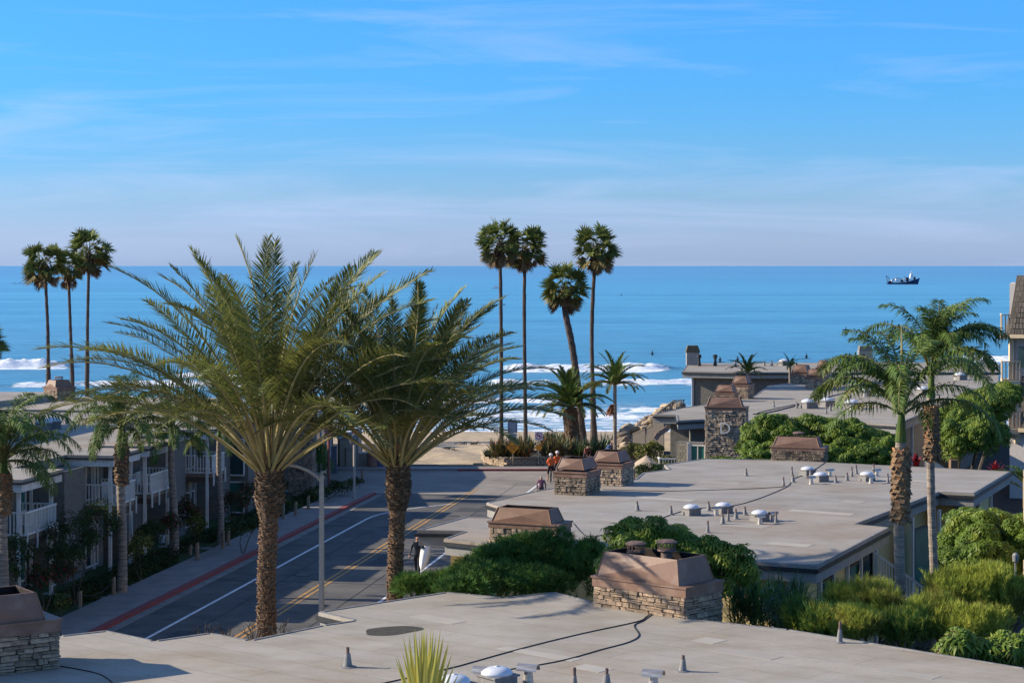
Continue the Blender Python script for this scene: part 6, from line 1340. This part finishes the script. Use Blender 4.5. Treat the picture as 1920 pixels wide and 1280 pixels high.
def board_fence(label, pts, z0, z1s, m=M_fence, w=.16):
    a = Vector(pts[0]); root = empty('board_fence', (a.x, a.y, z0), label, 'fence', 'dark board fences by the sea wall'); base = wpos(root)
    for i in range(len(pts)-1):
        p, q = Vector(pts[i]), Vector(pts[i+1]); L = (q-p).length; n = max(1, int(L/w)); rz = math.atan2((q-p).y, (q-p).x)
        for k in range(n):
            t = (k+.5)/n; x_ = p.lerp(q, t); zt = z1s[i]+(z1s[i+1]-z1s[i])*t; mb = MB(); mb.box((x_.x, x_.y, (z0+zt)/2), (L/n-.02, .035, zt-z0), rz=rz); mb.build('board', m, root)
        mb = MB(); mb.bar((p.x, p.y-.05, z1s[i]-.02), (q.x, q.y-.05, z1s[i+1]-.02), .09); mb.build('top_rail', m, root)
A, B_, Cc = Q(1187, 0, 130), Q(1224, 0, 122), Q(1266, 0, 113)
board_fence('dark board fence stepping down from the letter D building to the boulders', [(A.x, A.y), (B_.x, B_.y)], -.2, [Q(0, 813, 130).z, Q(0, 797, 122).z])
board_fence('taller dark board fence panel beside the shingled corner', [(B_.x, B_.y), (Q(1245, 0, 118).x, 118)], -.2, [Q(0, 785, 122).z, Q(0, 783, 118).z])
A, B_ = Q(1224, 0, 150), Q(1282, 0, 139); rf = empty('sloping_railing', (A.x, A.y, 0), 'dark sloping railing above the boulders at the rear building corner', 'railing')
pa = [Q(1228, 781, 146), Q(1248, 763, 144), Q(1264, 751, 142), Q(1282, 750, 140)]
for p, q in zip(pa[:-1], pa[1:]): mb = MB(); mb.bar(p, q, .10); mb.build('top_rail', M_gutter_dk, rf)
for k in range(16):
    t = k/15*3; j = min(2, int(t)); p = pa[j].lerp(pa[j+1], t-j); mb = MB(); mb.box((p.x, p.y, p.z-.5), (.05, .05, 1.0)); mb.build('baluster', M_gutter_dk, rf)
# rusty curved sculpture wall by the D building
pts = [Q(1229, 823, 110), Q(1236, 812, 110), Q(1246, 807, 110), Q(1253, 801, 110)]; mb = MB()
for p, q in zip(pts[:-1], pts[1:]): mb.bar(p, q, .12, .28)
mb.build('curved_wall', mat('terracotta_wall', (.33, .20, .14), (.27, .165, .12), .9, 5), label='curved terracotta wall piece beside the dark fence', cat='wall', origin=pts[0])
# courtyard items at right
q = Q(1790, 880, 96)
tbox('barrel_planter', 1783, 862, 1796, 884, 97, .5, mat('wood_planter', (.20, .12, .07), None, .9, 4), 'brown wooden tub in the shade beyond the middle roof', 'planter')
q = Q(1904, 1053, 59); mb = MB(); mb.lathe([(.03, q.z-.5), (.03, q.z), (.09, q.z+.02), (.1, q.z+.2), (.05, q.z+.27)], (q.x, q.y, 0), 10); mb.build('garden_lamp', M_lead, label='small garden lamp at the corner of the lower tan balcony', cat='lamp', origin=q)

# ================================================================== BOATS AND WATER USERS
def seaY(v): return F*(H-SEA)/(v-HZ)
Ys = seaY(533); k = Ys/F
sx = lambda u: (u-CX)*k; sz = lambda v: H-(v-HZ)*k
ship = empty('research_ship', (sx(1692), Ys, SEA), 'dark blue working ship with stern frame and mast lying offshore', 'ship')
hull = [(1663, 533), (1664, 529), (1680, 530), (1700, 529), (1712, 525), (1725, 521), (1723, 526), (1721, 534), (1690, 535)]
mb = MB(); W2 = 3.6; pl_ = [(sx(u), sz(v)) for u, v in hull]; n_ = len(pl_); V = []
for sgn in (-1, 1):
    for (x_, z_), (u, v) in zip(pl_, hull): ww = W2*(1 if u < 1700 else max(.05, 1-(u-1700)/26)); V.append((x_, Ys+sgn*ww, z_))
mb.add(V, [tuple(range(n_)), tuple(range(2*n_-1, n_-1, -1))]+[(i, (i+1) % n_, (i+1) % n_+n_, i+n_) for i in range(n_)]); mb.build('hull', mat('navy_hull_paint', (.015, .035, .10), (.012, .028, .08), .5, .2), ship)
M_ship = mat('ship_white', (.85, .80, .78), (.75, .62, .6), .6, .2); M_shipd = mat('ship_dark_gear', (.08, .05, .06), None, .7)
for (u0, v0, u1, v1, m_) in ((1671, 524, 1676, 529, M_ship), (1679, 522, 1688, 529, M_ship), (1688, 524, 1693, 529, M_shipd), (1693, 523, 1698, 529, M_ship), (1698, 520, 1703, 528, M_shipd), (1701, 523, 1706, 529, M_ship), (1706, 516, 1712, 525, M_ship), (1707, 513, 1711, 517, M_ship), (1712, 519, 1716, 524, M_shipd), (1665, 527, 1671, 530, M_shipd)):
    mb = MB(); mb.box(((sx(u0)+sx(u1))/2, Ys, (sz(v0)+sz(v1))/2), (sx(u1)-sx(u0), 3.5, sz(v0)-sz(v1))); mb.build('deck_house', m_, ship)
for (a_, b_) in (((1665, 529), (1661, 517)), ((1671, 528), (1664, 518)), ((1661, 518), (1665, 518)), ((1709, 514), (1709, 508)), ((1706, 512), (1712, 512)), ((1673, 524), (1682, 521)), ((1682, 521), (1695, 523)), ((1698, 521), (1696, 518))):
    mb = MB(); mb.bar((sx(a_[0]), Ys, sz(a_[1])), (sx(b_[0]), Ys, sz(b_[1])), .42); mb.build('mast_spar', M_shipd if a_[0] < 1705 else M_ship, ship)
mb = MB(); yb = seaY(541); kb = yb/F; bx = (929-CX)*kb; mb.M = Matrix.Translation((bx, yb, SEA))
mb.add([(-2.6, -.8, .1), (2.4, -.8, .1), (3.2, 0, 1.0), (2.4, .8, .1), (-2.6, .8, .1), (-2.6, -.9, .9), (2.2, -.9, .9), (2.2, .9, .9), (-2.6, .9, .9)], [(0, 1, 6, 5), (1, 2, 6), (2, 3, 7), (6, 2, 7), (3, 4, 8, 7), (4, 0, 5, 8), (5, 6, 7, 8)]); mb.box((.2, 0, 1.5), (2.2, 1.3, 1.3), taper=.8); mb.box((.9, 0, 2.6), (.1, .1, 1.4))
mb.build('motor_boat', M_ship, label='small white motor boat far out, left of the tall fan palms', cat='boat', origin=(bx, yb, SEA))
q = Vector(((40-CX)*seaY(531.5)/F, seaY(531.5), SEA)); root = empty('float_line', tuple(q), 'line of small dark floats on the water at far left', 'floats')
for i in range(9): mb = MB(); mb.ell((q.x-8+i*1.6+random.uniform(-.3, .3), q.y, SEA+.1), (.7, .5, .45), 8, 5); mb.build('float', M_shipd, root)

# people ---------------------------------------------------------------
PM = {n_: mat(n_, c_, None, r_, 6) for n_, c_, r_ in (('skin', (.46, .25, .17), .6), ('black_wetsuit', (.012, .014, .02), .5), ('orange_jersey', (.72, .13, .03), .8), ('dark_shorts', (.018, .018, .022), .8), ('white_helmet', (.65, .63, .62), .4), ('plum_jacket', (.20, .085, .125), .85), ('pale_hair', (.55, .47, .40), .8), ('dark_trousers', (.04, .035, .04), .85), ('brown_top', (.17, .06, .045), .85), ('blue_shirt', (.11, .20, .38), .8), ('navy_cap', (.03, .06, .14), .8))}
def person(loc, rz, J, top, legs, label, skin_top=False, group=None, h=1.75, arms='top', feet='skin', hair=None, helmet=False, shin='legs', extra=None):
    """J: joint name -> (x, y, z) for a figure facing -Y, unit = 1 m at 1.75 m tall"""
    D = dict(pel=(0, 0, .95), belly=(0, 0, 1.08), chest=(0, .01, 1.30), neck=(0, .01, 1.46), hb=(0, 0, 1.55), head=(0, -.01, 1.66),
             shl=(-.17, .01, 1.40), ell=(-.25, .02, 1.14), hal=(-.25, -.05, .90), fil=(-.25, -.08, .80), shr=(.17, .01, 1.40), elr=(.25, .02, 1.14), har=(.25, -.05, .90), fir=(.25, -.08, .80),
             hil=(-.09, 0, .90), knl=(-.10, -.02, .50), anl=(-.10, .02, .10), tol=(-.11, -.14, .03), hir=(.09, 0, .90), knr=(.10, -.02, .50), anr=(.10, .02, .10), tor=(.11, -.14, .03))
    D.update(J); Rr = dict(pel=.135, belly=.125, chest=.15, neck=.055, hb=.075, head=.10, shl=.07, ell=.045, hal=.034, fil=.028, shr=.07, elr=.045, har=.034, fir=.028, hil=.10, knl=.065, anl=.042, tol=.035, hir=.10, knr=.065, anr=.042, tor=.035)
    E = [('pel', 'belly'), ('belly', 'chest'), ('chest', 'neck'), ('neck', 'hb'), ('hb', 'head'), ('chest', 'shl'), ('shl', 'ell'), ('ell', 'hal'), ('hal', 'fil'), ('chest', 'shr'), ('shr', 'elr'), ('elr', 'har'), ('har', 'fir'), ('pel', 'hil'), ('hil', 'knl'), ('knl', 'anl'), ('anl', 'tol'), ('pel', 'hir'), ('hir', 'knr'), ('knr', 'anr'), ('anr', 'tor')]
    names = list(D); me = bpy.data.meshes.new('person'); me.from_pydata([D[k] for k in names], [(names.index(a), names.index(b)) for a, b in E], []); o = bpy.data.objects.new('tmp', me); C.objects.link(o)
    md = o.modifiers.new('s', 'SKIN'); o.modifiers.new('u', 'SUBSURF').levels = 2
    for i, k in enumerate(names): me.skin_vertices[0].data[i].radius = (Rr[k]*(.8 if k in ('chest', 'pel', 'belly') else 1), Rr[k]*(.62 if k in ('chest', 'belly', 'pel') else 1)) if False else (Rr[k], Rr[k]*(.78 if k in ('chest', 'belly', 'pel') else 1)); me.skin_vertices[0].data[i].use_root = k == 'pel'
    dg = bpy.context.evaluated_depsgraph_get(); m2 = bpy.data.meshes.new_from_object(o.evaluated_get(dg)); bpy.data.objects.remove(o)
    ms = [PM['skin'], PM[top], PM[legs], PM[hair or 'skin'], PM[feet]]; m2.materials.clear()
    for x in ms: m2.materials.append(x)
    reg = []
    for a, b in E:
        mi = {'belly': 1, 'chest': 1, 'neck': 1}.get(b, 0)
        if b in ('shl', 'shr', 'ell', 'elr'): mi = 1
        if b in ('hal', 'har'): mi = 1 if arms == 'top' else 0
        if b in ('hil', 'hir', 'knl', 'knr'): mi = 2
        if b in ('anl', 'anr'): mi = 2 if shin == 'legs' else 0
        if b in ('tol', 'tor'): mi = 4
        reg.append((Vector(D[a]), Vector(D[b]), mi))
    hd = Vector(D['head'])
    for p in m2.polygons:
        c = p.center; best = (9, 0)
        for a, b, mi in reg:
            ab = b-a; t = max(0, min(1, (c-a).dot(ab)/ab.length_squared)); d = (c-(a+ab*t)).length
            if d < best[0]: best = (d, mi)
        p.material_index = best[1]; p.use_smooth = True
        if hair and (c-hd).length < .16 and (c.z > hd.z+.0 or c.y > hd.y+.03) and best[1] == 0 and c.z > hd.z-.08: p.material_index = 3
    m2.name = 'person'; o = bpy.data.objects.new('person', m2); C.objects.link(o); o.location = loc; o.rotation_euler.z = rz; s_ = h/1.75; o.scale = (s_,)*3; LOC.add(o.name)
    tag(o, label, 'person', group)
    # face, ears, fingers
    fy = hd.y-.098
    for sx_ in (-.035, .035): q = MB(); q.ell((hd.x+sx_, fy+.012, hd.z+.005), (.014, .01, .011), 8, 5); q.build('eye', PM['dark_shorts'], o)
    q = MB(); q.add([(hd.x-.018, fy+.01, hd.z-.035), (hd.x+.018, fy+.01, hd.z-.035), (hd.x, fy-.02, hd.z-.03), (hd.x, fy+.005, hd.z+.015)], [(0, 1, 2), (0, 2, 3), (1, 3, 2)]); q.build('nose', PM['skin'], o)
    q = MB(); q.box((hd.x, fy+.016, hd.z-.06), (.05, .012, .01)); q.build('mouth', PM['brown_top'], o)
    for sx_ in (-1, 1): q = MB(); q.ell((hd.x+sx_*.10, hd.y+.01, hd.z-.01), (.015, .025, .035), 8, 5); q.build('ear', PM['skin'], o)
    for hn, fn in (('hal', 'fil'), ('har', 'fir')):
        a, b = Vector(D[hn]), Vector(D[fn]); d = (b-a).normalized(); s = d.cross(Vector((0, 1, .2))).normalized(); s = d.cross(s).normalized()
        for k_ in range(4): q = MB(); st = b+s*(k_-1.5)*.017-d*.02; l_ = (.06, .07, .068, .052)[k_]; q.tube([st, st+d*l_*.55, st+d*l_+Vector((0, -.012, 0))], [.0095, .0085, .006], 5); q.build('finger', PM['skin'], o)
        q = MB(); st = a.lerp(b, .4)-s*.02; q.tube([st, st-s*.03+d*.02, st-s*.035+d*.05], [.011, .010, .007], 5); q.build('thumb', PM['skin'], o)
    if helmet:
        q = MB(); q.ell((hd.x, hd.y+.01, hd.z+.045), (.125, .15, .10), 14, 8); he = q.build('helmet', PM['white_helmet'], o); q = MB()
        for k_ in (-.05, 0, .05): q.box((hd.x+k_, hd.y+.02, hd.z+.135), (.02, .16, .02))
        q.build('vent', PM['dark_shorts'], he)
    return o
g0 = P(783, 1080, 0)
sf = person(tuple(g0), R(-8), dict(ell=(-.27, .03, 1.13), hal=(-.34, -.03, .89), fil=(-.36, -.06, .80), elr=(.26, .06, 1.15), har=(.24, -.10, .97), fir=(.20, -.16, .92), knl=(-.09, .03, .50), anl=(-.08, .22, .13), tol=(-.08, .12, .04), knr=(.09, -.10, .51), anr=(.09, -.14, .10), tor=(.10, -.30, .04)), 'black_wetsuit', 'black_wetsuit', 'bald man in a black wetsuit walking up the street with a surfboard', h=1.82)
# surfboard held at his left side
mb = MB(); n = 20; L = 1.8; V = []; rows = []
for i in range(n+1):
    t = i/n; w_ = .235*math.sin(math.pi*min(1, max(.0, t*.97+.015)))**.62; z_ = .035*math.sin(math.pi*t)**.5; rows.append((t*L-L/2, w_, max(z_, .004), .10*(2*t-1)**2*(1 if t > .5 else .4)))
for x_, w_, z_, r_ in rows: V += [(-w_, -0+r_, x_), (0, -z_+r_, x_), (w_, r_, x_), (0, z_+r_, x_)]
Fc = [(4*i+k, 4*i+(k+1) % 4, 4*i+4+(k+1) % 4, 4*i+4+k) for i in range(n) for k in range(4)]
mb.M = Matrix.Translation(g0+Vector((.34, -.14, 1.02))) @ Matrix.Rotation(R(26), 4, 'Y') @ Matrix.Rotation(R(14), 4, 'Z') @ Matrix.Rotation(R(-48), 4, 'X'); mb.add(V, Fc)
sb = mb.build('surfboard', mat('white_surfboard', (.72, .68, .62), (.66, .62, .56), .3, 3, spec=.5), label='white surfboard carried under the arm of the man in the wetsuit', cat='surfboard', smooth=True, origin=g0+Vector((.34, -.14, 1.0)))
M0 = mb.M; mb = MB(); mb.M = M0
for k in range(5): mb.box((-.14+.07*k, -.05, .66+(k % 2)*.07), (.075, .012, .13))
mb.build('deck_pad', PM['black_wetsuit'], sb)
mb = MB(); mb.M = M0; mb.box((0, -.06, .83), (.1, .1, .09)); mb.build('fin', PM['black_wetsuit'], sb)
def bicycle(loc, rz, label):
    root = empty('bicycle', loc, label, 'bicycle', 'bicycles of the orange riders', rz=rz, local=True); fm = PM['white_helmet'] if 'pale' in label else mat('dark_bike_paint', (.03, .03, .035), None, .4)
    for y_ in (-.52, .50):
        pts = [(0, y_+.33*math.cos(a), .34+.33*math.sin(a)) for a in [2*math.pi*k/24 for k in range(25)]]; mb = MB(); mb.tube(pts, .018, 6, cap=False); w_ = mb.build('wheel', PM['black_wetsuit'], root); mb = MB()
        for k in range(12): a = 2*math.pi*k/12; mb.bar((0, y_, .34), (0, y_+.32*math.cos(a), .34+.32*math.sin(a)), .004)
        mb.lathe([(.02, 0), (.02, .05)], (0, y_, .315), 8); mb.build('spokes', M_lead, w_)
    J = dict(bb=(0, .05, .30), st=(0, .18, .86), hd=(0, -.38, .84), fr=(0, -.52, .34), rr=(0, .50, .34)); mb = MB()
    for a, b in (('bb', 'st'), ('st', 'hd'), ('bb', 'hd'), ('hd', 'fr'), ('bb', 'rr'), ('st', 'rr')): mb.bar(J[a], J[b], .03)
    mb.build('frame', fm, root); mb = MB(); mb.bar((0, .2, .86), (0, .2, .96), .025); mb.box((0, .2, .98), (.13, .26, .05)); mb.build('saddle', PM['black_wetsuit'], root)
    mb = MB(); mb.bar((0, -.38, .84), (0, -.42, .98), .03); mb.bar((-.22, -.44, 1.0), (.22, -.44, 1.0), .025); mb.bar((-.22, -.44, 1.0), (-.22, -.56, .93), .025); mb.bar((.22, -.44, 1.0), (.22, -.56, .93), .025); mb.build('handlebar', PM['black_wetsuit'], root)
    return root
for i, (u, v, tp, lb, bl) in enumerate(((1033, 903, 'orange_jersey', 'left one of the two orange-topped cyclists, seen from behind', 'dark bicycle under the left orange rider'), (1045, 898, 'orange_jersey', 'right one of the two orange cyclists, beside the stone chimney', 'pale bicycle under the right orange rider'))):
    g = P(u, v, .01); person(tuple(g), R(180+(8 if i else -4)), dict(ell=(-.24, -.10, 1.16), hal=(-.21, -.33, 1.04), fil=(-.21, -.41, 1.01), elr=(.24, -.10, 1.16), har=(.21, -.33, 1.04), fir=(.21, -.41, 1.01), hil=(-.12, 0, .92), hir=(.12, 0, .92), anl=(-.2, .02, .10), knl=(-.19, -.03, .5), tol=(-.22, -.12, .03), anr=(.2, .02, .10), knr=(.19, -.03, .5), tor=(.22, -.12, .03)), tp, 'dark_shorts', lb, arms='skin', shin='skin', helmet=True, group='two orange cyclists')
    bicycle(tuple(g), R(180+(8 if i else -4)), bl)
g = P(1015, 943, .01); person(tuple(g), R(170), dict(ell=(-.27, .03, 1.14), elr=(.27, .03, 1.14)), 'plum_jacket', 'dark_trousers', 'pale-haired person in a plum jacket walking away beside the middle roof', hair='pale_hair', h=1.62)
g = Q(1098, 884, 131.0); g.z = .13; person(tuple(g), R(20), dict(belly=(0, -.08, 1.08), chest=(0, -.25, 1.24), neck=(0, -.36, 1.33), hb=(0, -.42, 1.38), head=(0, -.48, 1.44), shl=(-.17, -.28, 1.28), shr=(.17, -.28, 1.28), ell=(-.2, -.42, 1.05), elr=(.2, -.42, 1.05), hal=(-.1, -.52, .86), har=(.1, -.52, .86), fil=(-.08, -.56, .78), fir=(.08, -.56, .78)), 'brown_top', 'dark_trousers', 'person in a brown top bending forward behind the stone chimneys', hair='pale_hair', h=1.7)
g = Q(1140, 884, 132.0); g.z = .13; person(tuple(g), R(60), dict(belly=(0, -.04, 1.08), chest=(0, -.14, 1.28), neck=(0, -.2, 1.41), hb=(0, -.24, 1.49), head=(0, -.27, 1.58), shl=(-.17, -.15, 1.36), shr=(.17, -.15, 1.36)), 'blue_shirt', 'dark_trousers', 'person in a pale blue shirt and navy cap by the thin palm', hair='navy_cap', h=1.75)
# surfers waiting in the water
gw = 'surfers sitting in the water'
WS = [(1223, 665, 'surfer alone on the water between the tall palms and the rear building'), (1350, 677, 'surfer just left of the small rear palm'), (1383, 676, 'surfer beside the small rear palm fronds'), (1512, 671, 'surfer right of the small rear palm, near the paddling one'), (867, 660, 'surfer seen above the second date palm fronds'), (945, 571, 'tiny surfer far out between the two tall fan palms'), (1165, 552, 'tiny dark figure far out right of the fan palms'), (1789, 586, 'tiny dark figure far out right of the feathery palm')]
for (u, v, lb) in WS:
    Yw = seaY(v+1.5); x = (u-CX)*Yw/F; root = empty('surfer', (x, Yw, SEA+.05), lb, 'surfer', gw, local=True)
    mb = MB(); mb.tube([(0, .05, -.1), (0, 0, .3), (0, -.02, .55)], [.17, .16, .12], 8); mb.tube([(-.14, 0, .52), (-.28, -.1, .22)], [.06, .04], 6); mb.tube([(.14, 0, .52), (.28, -.1, .22)], [.06, .04], 6); mb.ell((0, -.02, .74), (.12, .13, .15), 10, 7); mb.build('rider', PM['black_wetsuit'], root)
    mb = MB(); mb.ell((0, 0, 0), (.95, .26, .06), 12, 6); mb.build('board', PM['black_wetsuit'], root)
for (u, v, Lb, w_, lb, nm, ct) in ((1579, 670, 2.3, 1, 'surfer lying flat and paddling, left of the feathery palm', 'paddling_surfer', 'surfer'), (1862, 620, 3.0, 0, 'dark kayak with one paddler left of the shake-clad building', 'kayak', 'kayak'), (1586, 618, 2.0, 0, 'thin dark paddle craft at the left tips of the feathery palm', 'kayak', 'kayak')):
    Yw = seaY(v+1.5); x = (u-CX)*Yw/F; root = empty(nm, (x, Yw, SEA+.05), lb, ct, None, local=True)
    mb = MB(); mb.ell((0, 0, .08), (Lb/2, .32, .18), 16, 7); mb.build('hull' if ct == 'kayak' else 'board', PM['dark_trousers'], root)
    mb = MB()
    if w_: mb.tube([(-.7, 0, .2), (0, 0, .3), (.5, 0, .36)], [.09, .16, .13], 8); mb.ell((.72, 0, .45), (.13, .11, .12), 8, 6)
    else: mb.tube([(0, 0, .1), (0, 0, .6)], [.2, .14], 8); mb.ell((0, 0, .82), (.12, .12, .15), 8, 6); mb.bar((-.9, -.2, .35), (.9, -.2, .6), .03)
    mb.build('paddler', PM['dark_trousers'], root)
# gulls on the sand, driftwood
for i, (u, v, lb) in enumerate(((880, 823, 'tangle of dark kelp on the beach sand, largest one'), (845, 848, 'small strand of kelp lower on the sand'))):
    q = Q(u, v, 0.01); Yk = F*(H+1.2)/(v-HZ); q = Vector(((u-CX)*Yk/F, Yk, beach_z((u-CX)*Yk/F, Yk)+.03)); mb = MB(); r = random.Random(i)
    for k in range(14-6*i):
        a = q+Vector((r.uniform(-.7, .7), r.uniform(-.8, .8), 0)); mb.tube([a, a+Vector((r.uniform(-.3, .3), r.uniform(-.3, .3), r.uniform(.05, .18))), a+Vector((r.uniform(-.6, .6), r.uniform(-.4, .4), 0))], [.05, .04, .02], 5)
    mb.build('kelp', mat('dark_kelp', (.07, .05, .03), None, .8, 5), label=lb, cat='kelp', group='kelp on the beach', origin=q)
SC.render.resolution_x = 1024; SC.render.resolution_y = 682
